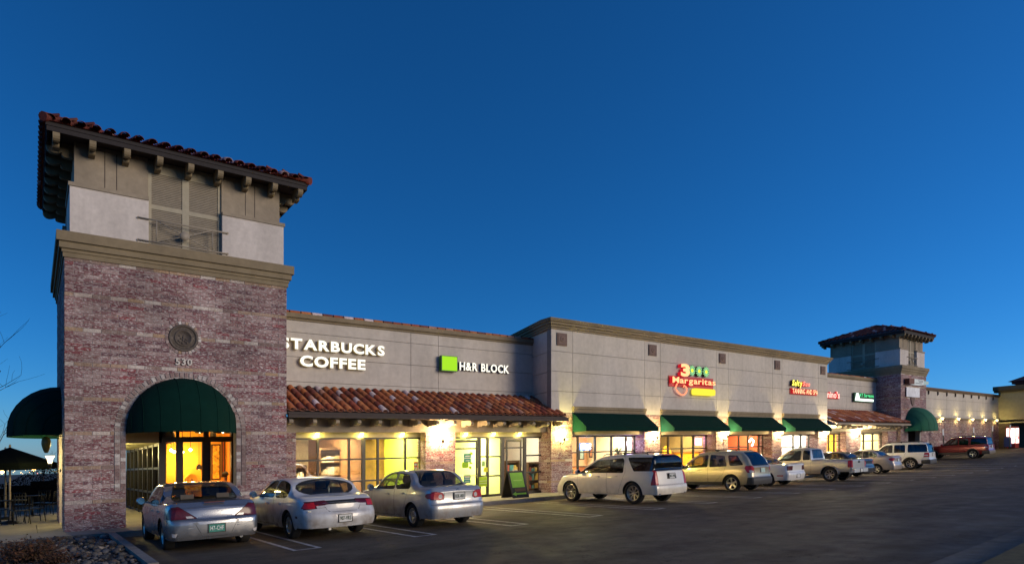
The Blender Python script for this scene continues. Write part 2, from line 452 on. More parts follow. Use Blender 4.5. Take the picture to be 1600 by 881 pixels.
def tile_mesh(name, m, L=0.45, r=0.115, n=6):
    mb = MB(); vs = []; fs = []
    for (y, k) in ((0, 1.0), (L, 0.86)):
        for rr in (r * k, (r - 0.016) * k):
            for i in range(n + 1):
                t = PI * i / n
                vs.append((-rr * math.cos(t), y, rr * math.sin(t) * 0.9))
    m1 = n + 1
    for i in range(n):
        fs.append((i, i + 1, 2 * m1 + i + 1, 2 * m1 + i))          # outer
        fs.append((i, m1 + i, m1 + i + 1, i + 1))                    # front rim
        fs.append((m1 + i, 3 * m1 + i, 3 * m1 + i + 1, m1 + i + 1))  # inner
    mb.add(vs, fs, 0, True)
    me = mb.mesh(name, m)
    return me
TILE_ME = tile_mesh('roof_tile', TILE); DTILE_ME = tile_mesh('roof_tile', DTILE)
def tile_slope(parent, x0, x1, ye, ze, yw, zw, mesh_, mat_, parts=True, sp=0.32, rows=6, name='roof_tile'):
    """barrel tiles on a slope rising from the eave (ye, ze) to the wall (yw, zw), columns along X"""
    run = math.hypot(yw - ye, zw - ze); ang = math.atan2(zw - ze, yw - ye)
    n = int(round((x1 - x0) / sp)); sp = (x1 - x0) / n; st = run / rows
    stuff = MB()
    src = [v.co.copy() for v in mesh_.vertices]; sf = [tuple(p.vertices) for p in mesh_.polygons]
    for i in range(n):
        x = x0 + (i + .5) * sp
        for j in range(rows):
            d = j * st - 0.02
            lift = 0.035 + 0.02
            y = ye + math.cos(ang) * d - math.sin(ang) * lift; z = ze + math.sin(ang) * d + math.cos(ang) * lift
            a = ang + 0.045 + rb.uniform(-.012, .012)
            if parts:
                inst(name, mesh_, parent, (x + rb.uniform(-.006, .006), y, z), (a, 0, rb.uniform(-.02, .02)))
            else:
                R_ = Matrix.Rotation(a, 3, 'X')
                stuff.add([tuple(R_ @ c + Vector((x, y, z))) for c in src], sf, 0, True)
    if stuff.v: stuff.build('roof_tiling', mat_, parent, kind='stuff')
    # pans between the covers and the deck below
    pan = MB(); k = 5
    prof = []
    for i in range(n + 1):
        for q in range(k):
            u = (i + q / k) * sp
            if u > n * sp + 1e-6: break
            prof.append((x0 + u, 0.05 * abs(math.cos(PI * q / k)) if True else 0))
    vs = []
    for (x, h) in prof:
        vs.append((x, ye - math.sin(ang) * h, ze + math.cos(ang) * h)); vs.append((x, yw - math.sin(ang) * h, zw + math.cos(ang) * h))
    pan.add(vs, [(2 * i, 2 * i + 2, 2 * i + 3, 2 * i + 1) for i in range(len(prof) - 1)], 0, True)
    pan.build('roof_pan', mat_, parent)
    dk = MB(); dk.prism([(ye, ze - .01), (yw, zw - .01), (yw, zw - .12), (ye, ze - .12)], 'x', x0, x1)
    dk.build('roof_deck', DBROWN, parent)

def scroll_poly(length, height):
    """side outline of a carved rafter tail: (u outwards, h) with a double scroll underneath"""
    pts = [(0, 0), (0, -height), (length * .12, -height)]
    for i in range(7):
        t = -PI / 2 + PI * i / 6 * 0.75
        pts.append((length * .30 + length * .16 * math.cos(t), -height * .78 + height * .20 * math.sin(t)))
    for i in range(9):
        t = -PI * 0.62 + PI * 1.05 * i / 8
        pts.append((length * .74 + length * .26 * math.cos(t), -height * .42 + height * .42 * math.sin(t)))
    pts.append((length * .80, 0))
    return pts
def tail_mesh(name, m, length, height, thick):
    mb = MB(); pl = scroll_poly(length, height)
    mb.prism([(-u, h) for u, h in pl], 'x', -thick / 2, thick / 2)
    return mb.mesh(name, m)
TAIL_T = tail_mesh('rafter_tail', TAN, 0.62, 0.36, 0.15)

def quarter_dome(parent, cx, y, zc, r, p, mat_, n=18, m=8, facing='y', valance=0.18, thick=0.02):
    """dome awning: half-round against the wall (radius r), bulging out by p over a flat skirt"""
    mb = MB()
    for s, th in ((1, 0), (-1, thick)):
        vs = []
        rr, pp = r - th, p - th
        for j in range(m + 1):
            e = (PI / 2) * j / m                # elevation from skirt to the wall crown
            for i in range(n + 1):
                a = PI * i / n
                u = -rr * math.cos(a)
                out = pp * math.sin(a) * math.cos(e)
                h = rr * math.sin(a) * math.sin(e)
                vs.append((u, out, h))
        fs = [(j * (n + 1) + i, j * (n + 1) + i + 1, (j + 1) * (n + 1) + i + 1, (j + 1) * (n + 1) + i) for j in range(m) for i in range(n)]
        mb.add([((cx + u, y - o, zc + h) if facing == 'y' else (y - o, cx + u, zc + h)) for u, o, h in vs], fs, 0, True)
    vs = []
    for i in range(n + 1):
        a = PI * i / n
        u, o = -r * math.cos(a), p * math.sin(a)
        for h in (0.0, -valance): vs.append((cx + u, y - o, zc + h) if facing == 'y' else (y - o, cx + u, zc + h))
    mb.add(vs, [(2 * i, 2 * i + 2, 2 * i + 3, 2 * i + 1) for i in range(n)], 0, True)
    mb.build('canopy', mat_, parent)
    sm_ = MB()
    for i in range(2, n - 1, 2):
        a = PI * i / n; pts = []
        for j in range(m + 1):
            e = PI / 2 * j / m; u = -(r + .004) * math.cos(a); o = (p + .004) * math.sin(a) * math.cos(e); h = (r + .004) * math.sin(a) * math.sin(e)
            pts.append((cx + u, y - o, zc + h) if facing == 'y' else (y - o, cx + u, zc + h))
        q = pts[0]; pts = [(q[0], q[1], q[2] - valance)] + pts
        sm_.tube(pts, 0.009, 4)
    sm_.build('seam', mat_, parent)
    rb_ = MB()
    for i in (0, n // 5, 2 * n // 5, n // 2, 3 * n // 5, 4 * n // 5, n):
        a = PI * i / n; pts = []
        for j in range(m + 1):
            e = PI / 2 * j / m
            u = -(r - .03) * math.cos(a); o = (p - .03) * math.sin(a) * math.cos(e); h = (r - .03) * math.sin(a) * math.sin(e)
            pts.append((cx + u, y - o, zc + h) if facing == 'y' else (y - o, cx + u, zc + h))
        if (Vector(pts[0]) - Vector(pts[-1])).length > .2: rb_.tube(pts, 0.012, 6)
    rb_.build('awning_frame', METAL, parent)

# ------------------------------------------------------------------ the two brick towers
def tower(root, X0, X1, Y0, Y1, n_part, tmesh, tmat, arch_c, arch_r, spring, opening=True, left_arch=None, tails_parts=True, jamb_z=1.15):
    zb, ztop = WALK, 7.36
    # mortar core behind the bricks
    core = MB()
    t = 0.35
    a0, a1 = arch_c - arch_r, arch_c + arch_r
    core.box(X0 + .012, a0, Y0 + .012, Y0 + t, zb, spring)
    core.box(a1, X1 - .012, Y0 + .012, Y0 + t, zb, spring)
    arc = [(arch_c - arch_r * math.cos(PI * i / 20), spring + arch_r * math.sin(PI * i / 20)) for i in range(21)]
    # spandrel as vertical slices, so the arch stays a clean hole
    xs = [X0 + .012] + [p[0] for p in arc] + [X1 - .012]
    zs = [spring] + [p[1] for p in arc] + [spring]
    for i in range(len(xs) - 1):
        if xs[i + 1] - xs[i] < 1e-5: continue
        if i == 0 or i == len(xs) - 2:
            core.box(xs[i], xs[i + 1], Y0 + .012, Y0 + t, spring, ztop)
        else:
            core.hexa([(xs[i], Y0 + .012, zs[i]), (xs[i + 1], Y0 + .012, zs[i + 1]), (xs[i + 1], Y0 + t, zs[i + 1]), (xs[i], Y0 + t, zs[i]),
                       (xs[i], Y0 + .012, ztop), (xs[i + 1], Y0 + .012, ztop), (xs[i + 1], Y0 + t, ztop), (xs[i], Y0 + t, ztop)])
    core.build('wall', MORTAR, root)
    R2 = arch_r + 0.27
    def holes(z):
        res = []
        if z < spring: res.append((arch_c - (R2 if z > jamb_z else arch_r), arch_c + (R2 if z > jamb_z else arch_r)))
        elif z < spring + R2:
            w = math.sqrt(R2 * R2 - (z - spring) ** 2); res.append((arch_c - w, arch_c + w))
        if n_part:
            d = z - MEDAL[1]
            if abs(d) < 0.455:
                w = math.sqrt(.455 ** 2 - d * d); res.append((MEDAL[0] - w, MEDAL[0] + w))
        return res
    brick_rows(X0, X1, zb + .03, ztop, Y0, n_part, root, 'x', holes)
    # side walls
    sw = MB()
    if left_arch:
        ly0, ly1, lsp = left_arch
        lc, lr = (ly0 + ly1) / 2, (ly1 - ly0) / 2
        sw.box(X0 + .012, X0 + t, Y0 + t, ly0, zb, ztop); sw.box(X0 + .012, X0 + t, ly1, Y1, zb, ztop)
        ys = [lc - lr * math.cos(PI * i / 14) for i in range(15)]; zz = [lsp + lr * math.sin(PI * i / 14) for i in range(15)]
        for i in range(14):
            sw.hexa([(X0 + .012, ys[i], zz[i]), (X0 + .012, ys[i + 1], zz[i + 1]), (X0 + t, ys[i + 1], zz[i + 1]), (X0 + t, ys[i], zz[i]),
                     (X0 + .012, ys[i], ztop), (X0 + .012, ys[i + 1], ztop), (X0 + t, ys[i + 1], ztop), (X0 + t, ys[i], ztop)])
        def lh(z):
            if z < lsp: return [(ly0, ly1)]
            if z < lsp + lr:
                w = math.sqrt(lr * lr - (z - lsp) ** 2); return [(lc - w, lc + w)]
            return []
    else:
        sw.box(X0 + .012, X0 + t, Y0 + t, Y1, zb, ztop); lh = None
    sw.build('wall', MORTAR, root)
    brick_rows(Y0, Y1, zb + .03, ztop, X0, 0, root, 'y', lh)
    ow = MB()
    ow.box(X1 - t, X1, Y0 + t, Y1, zb, ztop)
    ow.box(X0 + t, X1 - t, Y1 - t, Y1, 3.4, ztop)
    ow.build('wall', pm('far_side_brick', (.15, .09, .09), .9, .3, 4), root)
    # arch trim: two rings of headers and the jamb strips
    def seg(r0, r1, proud, n):
        for i in range(n):
            b0, b1 = PI * i / n + .012, PI * (i + 1) / n - .012
            mb = MB(); P = [(r0, b0), (r1, b0), (r1, b1), (r0, b1)]
            pts = [(arch_c - r * math.cos(a), spring + r * math.sin(a)) for r, a in P]
            mb.prism(pts, 'y', Y0 - proud, Y0 + .1)
            mb.build('arch_brick', CHECK, root)
    if n_part:
        seg(arch_r + .005, arch_r + .125, 0.0, 38); seg(arch_r + .145, arch_r + .265, 0.014, 42)
        jm = brick_mesh('arch_brick', CHECK, 0.115, .11, .095)
        for r_ in range(int((spring - jamb_z) / CO)):
            for s in (-1, 1):
                for q, pr in ((.065, 0.0), (.205, .014)):
                    inst('arch_brick', jm, root, (arch_c + s * (arch_r + q), Y0 - pr, spring - (r_ + 1) * CO))
    else:
        mb = MB()
        for k in range(30):
            b0, b1 = PI * k / 30 + .012, PI * (k + 1) / 30 - .012
            mb.prism([(arch_c - r * math.cos(a), spring + r * math.sin(a)) for r, a in ((arch_r, b0), (R2, b0), (R2, b1), (arch_r, b1))], 'y', Y0 - .01, Y0 + .1)
        mb.build('arch_trim', CHECK, root)
    # cornice: four steps
    cn = MB()
    for z0, z1, o in ((7.34, 7.465, .035), (7.465, 7.555, .06), (7.555, 7.725, .115), (7.725, 7.98, .175)):
        cn.box(X0 - o, X1 + o, Y0 - o, Y1 + o, z0 + .002, z1)
    cn.build('cornice', TAN, root)
    # upper storey
    wx0, wx1 = X0 + 1.94 * (X1 - X0) / 5.75, X0 + 3.87 * (X1 - X0) / 5.75
    up = MB(); dn = MB(); lg = MB(); lx0, lx1, ly0, ly1 = X0 + .12, X1 - .07, Y0 + .1, Y1 - .1
    def ring(nm, m, i, z0, z1):
        class mb:
            @staticmethod
            def box(*a): q = MB(); q.box(*a); q.build(nm, m, root)
        x0, x1, y0, y1 = lx0 + i, lx1 - i, ly0 + i, ly1 - i
        mb.box(x0, wx0, y0, y0 + .3, z0, z1); mb.box(wx1, x1, y0, y0 + .3, z0, z1)
        yc = (y0 + y1) / 2
        mb.box(x0, x0 + .3, y0 + .3, yc - .95, z0, z1); mb.box(x0, x0 + .3, yc + .95, y1, z0, z1)
        mb.box(x1 - .3, x1, y0 + .3, y1, z0, z1); mb.box(x0 + .3, x1 - .3, y1 - .3, y1, z0, z1)
    ring('stucco_wall', STUCCO2, 0.0, 7.98, 9.27)
    ring('ledge', DTAN, -0.035, 9.27, 9.37)
    ring('upper_wall', DTAN, 0.10, 9.37, 10.49)
    gv = MB()
    for fx in (.26, .42):
        for a, b in ((lx0 + .1, wx0), (wx1, lx1 - .1)):
            gx = a + (b - a) * (fx + .14); gv.box(gx - .008, gx + .008, ly0 + .094, ly0 + .102, 9.4, 10.4)
    gv.build('wall_joint', DBROWN, root)
    ib = MB(); ib.box(lx0 + .45, lx1 - .45, ly0 + .45, ly1 - .45, 7.98, 10.48); ib.build('attic', DBROWN, root)
    # shuttered window in front, with slats
    def shutter(side):
        w = thing_part('window', root, (0, 0, 0))
        ys = ly0 + .16
        fr = MB(); cols = [wx0, (wx0 + wx1) / 2, wx1]
        def bx(mb, u0, u1, d0, d1, z0, z1):
            if side == 'f': mb.box(u0, u1, ys + d0, ys + d1, z0, z1)
            else:
                mb.box(lx0 + .16 + d0, lx0 + .16 + d1, u0, u1, z0, z1)
        if side == 'l': c_ = (ly0 + ly1) / 2; cols = [c_ - .95, c_, c_ + .95]
        zz = []
        bx(fr, cols[0], cols[2], .06, .10, 7.98, 10.48)
        for i in (0, 1, 2):
            hw = .09 if i == 1 else .09
            bx(fr, cols[i] - (hw if i else 0), cols[i] + (hw if i < 2 else 0), 0, .06, 7.98, 10.48)
        for k in (0, 1):
            for a, b in ((7.98, 8.12), (9.12, 9.24), (10.14, 10.48)):
                bx(fr, cols[k] + (.09 if k else .09), cols[k + 1] - .09, .005, .06, a, b)
        fr.build('shutter_frame', pm('shutter_paint', (.37, .335, .255), .7, .1, 6), root)
        for k in (0, 1):
            for z0, z1 in ((8.12, 9.12), (9.24, 10.14)):
                nS = int((z1 - z0) / .05)
                for q in range(nS):
                    sl = MB(); z = z0 + (q + .5) * (z1 - z0) / nS
                    u0, u1 = cols[k] + .09, cols[k + 1] - .09
                    if side == 'f': sl.hexa([(u0, ys + .014, z - .026), (u1, ys + .014, z - .026), (u1, ys + .03, z - .028), (u0, ys + .03, z - .028), (u0, ys + .034, z + .026), (u1, ys + .034, z + .026), (u1, ys + .05, z + .024), (u0, ys + .05, z + .024)])
                    else: sl.box(lx0 + .18, lx0 + .21, u0, u1, z - .018, z + .012)
                    sl.build('slat', pm('slat_paint', (.27, .235, .185), .7, .12, 6), root)
    shutter('f')
    if not n_part: shutter('l')
    # the little iron rail
    def rail(side):
        rl = MB(); r = .022
        if side == 'f':
            f = lambda u, z: (u, ly0 - .035, z); u0, u1 = wx0 - .26, wx1 + .14
        else:
            f = lambda u, z: (lx0 - .08, u, z); c_ = (ly0 + ly1) / 2; u0, u1 = c_ - 1.2, c_ + 1.2
        zl, zh = 8.12, 8.74; um = (u0 + u1) / 2; zm = (zl + zh) / 2; v0, v1 = u0 + .45, u1 - .42
        rl.tube([f(u0, zh), f(u1, zh)], r); rl.tube([f(u0, zl), f(u1, zl)], r)
        rl.tube([f(v0, zl), f(v0, zh)], r * .8); rl.tube([f(v1, zl), f(v1, zh)], r * .8)
        rl.tube([f(v0, zl), f(v1, zh)], r * .7); rl.tube([f(v0, zh), f(v1, zl)], r * .7)
        rl.lathe([(0, -.024), (.13, -.024), (.13, .0), (0, .0)], f(um, zm), 14, 'y' if side == 'f' else 'x')
        for u in (u0, u1):
            for z in (zl, zh):
                p = Vector(f(u, z)); q = p + Vector((0, .04, 0) if side == 'f' else (.09, 0, 0))
                rl.tube([p, q], r * 1.5)
        rl.build('railing', pm('rail_paint', (.30, .26, .21), .6, .1), root)
    rail('f')
    if not n_part: rail('l')
    # eaves: soffit, fascia, carved tails, hip roof
    o = 0.60; ex0, ex1, ey0, ey1 = lx0 + .1 - o, lx1 - .02 + o, ly0 + .1 - o, ly1 - .1 + o
    ze = 10.40
    sf = MB(); sf.box(ex0 + .05, ex1 - .05, ey0 + .05, ey1 - .05, ze + .10, ze + .14); sf.build('soffit', DBROWN, root)
    fa = MB()
    for (a, b, c, d) in ((ex0, ex1, ey0, ey0 + .05), (ex0, ex1, ey1 - .05, ey1), (ex0, ex0 + .05, ey0 + .05, ey1 - .05), (ex1 - .05, ex1, ey0 + .05, ey1 - .05)):
        fa.box(a, b, c, d, ze - .02, ze + .10); 
    fa.build('fascia', FASC, root)
    fb = MB()
    for (a, b, c, d) in ((ex0 - .02, ex1 + .02, ey0 - .02, ey0 + .04), (ex0 - .02, ex0 + .04, ey0 + .04, ey1), (ex1 - .04, ex1 + .02, ey0 + .04, ey1)):
        fb.box(a, b, c, d, ze + .1, ze + .21)
    fb.build('fascia', FASC, root)
    nT = 8
    for i in range(nT + 1):
        x = ex0 + .2 + (ex1 - ex0 - .4) * i / nT
        corner = i in (0, nT)
        inst('rafter_tail', TAIL_T, root, (x, ly0 + .12 if not corner else ly0 + .12, ze + .095), (0, 0, 0))
    for i in range(1, nT + 1):
        y = ey0 + .2 + (ey1 - ey0 - .4) * i / nT
        inst('rafter_tail', TAIL_T, root, (lx0 + .12, y, ze + .095), (0, 0, -PI / 2))
        inst('rafter_tail', TAIL_T, root, (lx1 - .12, y, ze + .095), (0, 0, PI / 2))
    ex0 -= .08; ex1 += .08; ey0 -= .08; ey1 += .08
    zr = ze + .20; cx_, cy_ = (ex0 + ex1) / 2, (ey0 + ey1) / 2; half = min(ex1 - ex0, ey1 - ey0) / 2; zp = zr + half * 0.37
    rf = MB(); rf.add([(ex0, ey0, zr), (ex1, ey0, zr), (ex1, ey1, zr), (ex0, ey1, zr), (cx_, cy_, zp)], [(0, 1, 4), (1, 2, 4), (2, 3, 4), (3, 0, 4), (3, 2, 1, 0)])
    rf.build('roof', tmat, root)
    # tiles: rows climbing each visible hip face
    src = [v.co.copy() for v in tmesh.vertices]; sfc = [tuple(p.vertices) for p in tmesh.polygons]
    stuff = MB(); count = 0
    for face in ('f', 'l', 'r', 'b'):
        wlen = (ex1 - ex0) if face in 'fb' else (ey1 - ey0); dep = (cy_ - ey0) if face in 'fb' else (cx_ - ex0)
        rise_ = math.atan2(zp - zr, dep); run = math.hypot(dep, zp - zr); rows = int(run / .42); n = int(wlen / .31)
        for i in range(n):
            u = (i + .5) * wlen / n
            lim = min(u, wlen - u) / (wlen / 2)
            for j in range(rows):
                s_ = j * .42
                if s_ / run > lim: break
                a = rise_ + .05 + rb.uniform(-.015, .015)
                y = s_ * math.cos(rise_) - .05; z = zr + s_ * math.sin(rise_) + .045
                rz = {'f': 0, 'l': -PI / 2, 'r': PI / 2, 'b': PI}[face]
                loc = {'f': (ex0 + u, ey0 + y, z), 'l': (ex0 + y, ey0 + u, z), 'r': (ex1 - y, ey0 + u, z), 'b': (ex0 + u, ey1 - y, z)}[face]
                if n_part and face in 'fl' and j < 2:
                    inst('roof_tile', tmesh, root, loc, (a, 0, rz))
                else:
                    R_ = Matrix.Rotation(rz, 3, 'Z') @ Matrix.Rotation(a, 3, 'X')
                    stuff.add([tuple(R_ @ c + Vector(loc)) for c in src], sfc, 0, True)
    stuff.build('roof_tiling', tmat, root, kind='stuff')
    hp = MB()
    for cx2, cy2 in ((ex0, ey0), (ex1, ey0), (ex0, ey1), (ex1, ey1)):
        hp.tube([(cx2, cy2, zr + .06), (cx_, cy_, zp + .06)], .12, 8)
    hp.build('hip_tile', tmat, root)
def thing_part(name, parent, off): return None

MEDAL = (3.50, 5.47)
TX0, TX1 = 0.70, 6.45
t1 = thing('brick_tower', (TX0, YT, WALK), 'tall whitewashed brick corner tower with tiled roof and arched green canopy at left', 'building')
tower(t1, TX0, TX1, YT, YT + 5.75, 300, DTILE_ME, DTILE, 3.51, 1.43, 2.78, True, (21.75, 24.25, 2.75))
# medallion and house number
med = MB()
med.lathe([(0, -.03), (.20, -.03), (.205, -.045), (.225, -.045), (.23, -.03), (.33, -.03), (.335, -.05), (.375, -.05), (.39, -.02), (.39, .06)], (MEDAL[0], YT + .02, MEDAL[1]), 36, 'y', 0)
BRONZE = pm('weathered_bronze', (.105, .085, .072), .6, .3, 14, metal=.2)
mo = med.build('medallion', BRONZE, t1)
rl = MB(); rr = random.Random(3)
for k in range(46):                                # worn raised figures round the rim
    a = 2 * PI * k / 46
    if k % 23 in (0, 1): continue
    x, z = MEDAL[0] + .28 * math.cos(a), MEDAL[1] + .28 * math.sin(a)
    rl.box(x - .009, x + .009, YT - .022, YT, z - .022, z + .022)
for k in range(16):                                # worn centre relief
    a = rr.uniform(0, 2 * PI); d = rr.uniform(.02, .15); x, z = MEDAL[0] + d * math.cos(a), MEDAL[1] + d * math.sin(a) - .02
    rl.lathe([(0, -.022), (rr.uniform(.015, .03), -.012), (rr.uniform(.03, .05), .01)], (x, YT - .012, z), 8, 'y')
rl.build('relief', BRONZE, mo)
ringm = MB()
for k in range(30):
    b0, b1 = 2 * PI * k / 30 + .02, 2 * PI * (k + 1) / 30 - .02
    mb = MB(); mb.prism([(MEDAL[0] + r * math.cos(a), MEDAL[1] + r * math.sin(a)) for r, a in ((.395, b0), (.47, b0), (.47, b1), (.395, b1))], 'y', YT - .012, YT + .08)
    mb.build('ring_brick', ACCENT if k % 3 == 0 else CHECK, t1)
lettering('530', PX(274, YT), PX(300, YT), 4.68, 4.88, YT - .005, pm('house_number', (.58, .54, .50), .6, .1), BRONZE, t1, .04, .03, .14, 'house_number')
pl = MB(); pl.box(TX0 + .35, TX1 - .35, YT + .35, YT + 5.4, 3.75, 3.85); pl.build('porch_ceiling', DTAN, t1)

aw = thing('dome_awning', (3.51, YT, 2.78), 'dark green half-dome awning filling the front arch of the near brick tower', 'awning')
quarter_dome(aw, 3.51, YT + .06, 2.90, 1.42, 1.15, CANVAS)
aw = thing('dome_awning', (TX0, 23.0, 2.6), 'dark green dome awning seen in profile at the left edge of the near tower', 'awning')
quarter_dome(aw, 23.0, TX0 + .0, 2.95, 1.28, 1.25, CANVAS, facing='x')

# ------------------------------------------------------------------ shop windows, rooms, lights
def room(parent, x0, x1, y0, y1, z1, wall, floor, ceil, light, back=None):
    """open-fronted lit room; light = (colour, watts)"""
    mb = MB()
    mb.box(x0 - .1, x0, y0, y1, WALK, z1); mb.box(x1, x1 + .1, y0, y1, WALK, z1)
    mb.build('inner_wall', wall, parent)
    mb = MB(); mb.box(x0, x1, y1, y1 + .1, WALK, z1); mb.build('back_wall', back or wall, parent)
    mb = MB(); mb.box(x0, x1, y0, y1, WALK - .05, WALK + .005); mb.build('inner_floor', floor, parent)
    mb = MB(); mb.box(x0 - .1, x1 + .1, y0, y1 + .1, z1, z1 + .08); mb.build('inner_ceiling', ceil, parent)
    n = max(1, int((x1 - x0) / 2.6))
    pe = MB(); colr, watts = light
    for i in range(n):
        cx = x0 + (x1 - x0) * (i + .5) / n; cy = y0 + 1.5
        pe.box(cx - .6, cx + .6, cy - .3, cy + .3, z1 - .03, z1 - .004)
        ld = bpy.data.lights.new('ceiling_light', 'AREA'); ld.shape = 'RECTANGLE'; ld.size = 1.2; ld.size_y = .6
        ld.energy = watts / n; ld.color = colr
        lo = bpy.data.objects.new('ceiling_light', ld); COL.objects.link(lo); lo.location = (cx, cy, z1 - .05)
        SHIFT_LIGHTS.append(lo)
    pe.build('ceiling_lamp', em('lamp_' + '%d%d%d' % tuple(int(c * 9) for c in colr), colr, 6.0), parent)
SHIFT_LIGHTS = []
def storefront(parent, xs, z0, z1, Y, hs, fw=.05, pane=PANE, panes=None, sill=True, dep=.1):
    """frames between X positions xs and heights hs with a pane of glass in every opening"""
    fr = MB()
    for i, x in enumerate(xs):
        w = fw if isinstance(fw, (int, float)) else fw[i]
        fr.box(x - w / 2, x + w / 2, Y - dep / 2, Y + dep / 2, z0, z1)
    for i in range(len(xs) - 1):
        h_ = hs[i] if isinstance(hs[0], (list, tuple)) else hs
        w0 = (fw if isinstance(fw, (int, float)) else fw[i]) / 2; w1 = (fw if isinstance(fw, (int, float)) else fw[i + 1]) / 2
        hh = [z0] + list(h_) + [z1]
        for k, z in enumerate(hh):
            t = .03 if 0 < k < len(hh) - 1 else .05
            a, b = (z, z + 2 * t) if k == 0 else (z - 2 * t, z) if k == len(hh) - 1 else (z - t, z + t)
            fr.box(xs[i] + w0, xs[i + 1] - w1, Y - dep / 2 + .004, Y + dep / 2 - .004, a, b)
        for k in range(len(hh) - 1):
            pb = MB(); za = hh[k] + (.1 if k == 0 else .03); zb = hh[k + 1] - (.1 if k == len(hh) - 2 else .03)
            if zb - za < .03: continue
            pb.box(xs[i] + w0, xs[i + 1] - w1, Y - .004, Y + .004, za, zb)
            pb.build('pane', panes[i] if panes else pane, parent)
    fr.build('window_frame', FRAME, parent)
def poster(label, x0, x1, z0, z1, Y, col, bands=None, em_=0.0, group=None):
    mb = MB(); mb.box(x0, x1, Y, Y + .006, z0, z1)
    if bands:
        for f0, f1, a0, a1 in bands:
            mb.box(x0 + (x1 - x0) * f0, x0 + (x1 - x0) * f1, Y - .003, Y, z0 + (z1 - z0) * a0, z0 + (z1 - z0) * a1, 1)
    return mb.build('poster', [pm('paper_%d_%d_%d' % tuple(int(c * 99) for c in col), col, .7, .06), pm('print_pale', (.7, .75, .6), .7, .05)], None, org=((x0 + x1) / 2, Y, z0), label=label, cat='poster', group=group)
def wall_panels(parent, xs, zs, Y, mat_, t=.12, gap=.018, name='wall_panel'):
    """stucco panels with recessed joints"""
    bk = MB(); bk.box(xs[0] + .01, xs[-1] - .01, Y + .03, Y + .30, zs[0], zs[-1]); bk.build('wall', pm('joint_shadow', (.24, .215, .195), .95, .1), parent)
    for i in range(len(xs) - 1):
        for k in range(len(zs) - 1):
            mb = MB(); g0 = gap / 2
            mb.box(xs[i] + (g0 if i else 0), xs[i + 1] - (g0 if i < len(xs) - 2 else 0), Y, Y + .03, zs[k] + (g0 if k else 0), zs[k + 1] - (g0 if k < len(zs) - 2 else 0))
            mb.build(name, mat_, parent)
def pier(parent, x0, x1, y0, y1, z1, parts=True, accent_first=2):
    mb = MB(); mb.box(x0 + .012, x1 - .012, y0 + .012, y1, WALK, z1); mb.build('pier_core', MORTAR, parent)
    n = 300 if parts else 0
    brick_rows(x0, x1, WALK, z1, y0, n, parent, 'x', None, 9, accent_first)
    brick_rows(y0 + .09, y1, WALK, z1, x0, 0, parent, 'y', None, 9, accent_first)
def frosted(name, col, strength):
    """lit frosted glass that glows and lets the bulb shine through"""
    if name in MATS: return MATS[name]
    m = bpy.data.materials.new(name); MATS[name] = m; n, l = nt(m)
    out = n.new('ShaderNodeOutputMaterial'); e = n.new('ShaderNodeEmission'); e.inputs[0].default_value = (*col, 1); e.inputs[1].default_value = strength
    tr = n.new('ShaderNodeBsdfTransparent'); mx = n.new('ShaderNodeMixShader'); mx.inputs[0].default_value = .35
    l.new(tr.outputs[0], mx.inputs[1]); l.new(e.outputs[0], mx.inputs[2]); l.new(mx.outputs[0], out.inputs[0])
    return m
def wall_lamp(x, y, z, label, col=(1.0, .74, .30), watts=26, group='tulip lamps along the shop fronts', face='y', shade=None):
    """iron bracket with an upward tulip glass"""
    t = thing('wall_lamp', (x, y, z), label, 'wall lamp', group)
    d = (0, -1) if face == 'y' else (-1, 0)
    P = lambda o, h: (x + d[0] * o, y + d[1] * o, z + h)
    mb = MB(); mb.lathe([(0, 0), (.055, 0), (.055, .02), (0, .035)], P(0, -.22), 10, 'y' if face == 'y' else 'x')
    mb.tube([P(.02, -.22), P(.12, -.27), P(.22, -.22), P(.24, -.10)], .016, 8)
    mb.lathe([(.02, -.14), (.05, -.10), (.055, -.02), (.045, 0)], P(.24, 0), 10)
    mb.build('bracket', METAL, t)
    mb = MB(); mb.lathe([(.045, 0), (.06, .06), (.075, .14), (.12, .22)], P(.24, 0), 12)
    mb.build('glass_shade', frosted('lamp_glass', (1.0, .80, .42), 9.0), t)
    ld = bpy.data.lights.new('lamp_light', 'POINT'); ld.energy = watts * 16.0; ld.color = col; ld.shadow_soft_size = .09
    lo = bpy.data.objects.new('lamp_light', ld); COL.objects.link(lo); lo.location = P(.24, .12); SHIFT_LIGHTS.append(lo)
    return t
# ------------------------------------------------------------------ coffee shop and tax office under the tiled canopy
A0, A1 = TX1, 17.9
sa = thing('shop_building', (A0, YR, WALK), 'grey stucco shop building with long clay tile canopy beside the near brick tower', 'building')
v1, v2 = PX(642, YR), PX(685, YR)
wall_panels(sa, [A0, v1, v2, 18.37], [4.38, 4.67, 5.55, 6.42, 6.84], YR, STUCCO)
cn = MB(); cn.box(A0, 18.42, YR - .05, YR + .3, 6.842, 6.92); cn.box(A0, 18.42, YR - .12, YR + .3, 6.922, 7.08); cn.build('cornice', TAN, sa)
cp = MB()
for i in range(30):
    x = A0 + (18.42 - A0) * i / 30
    cp.lathe([(.10, x), (.10, x + .36)], (0, YR - .02, 7.08), 8, 'x', 0, True, 0, PI)
cp.build('coping_tile', TILE, sa)
fl = MB(); fl.box(A0, 18.2, YR - .06, YR - .003, 4.36, 4.48); fl.build('flashing', DBROWN, sa)
EX1 = 18.38
tile_slope(sa, A0 + .02, EX1, 20.2, 3.42, YR - .02, 4.38, TILE_ME, TILE, True, .32, 6)
gt = MB(); gt.box(A0 + .02, EX1 + .02, 20.08, 20.2, 3.22, 3.36); gt.box(A0 + .02, EX1 + .02, 20.06, 20.09, 3.33, 3.37); gt.build('gutter', DBROWN, sa)
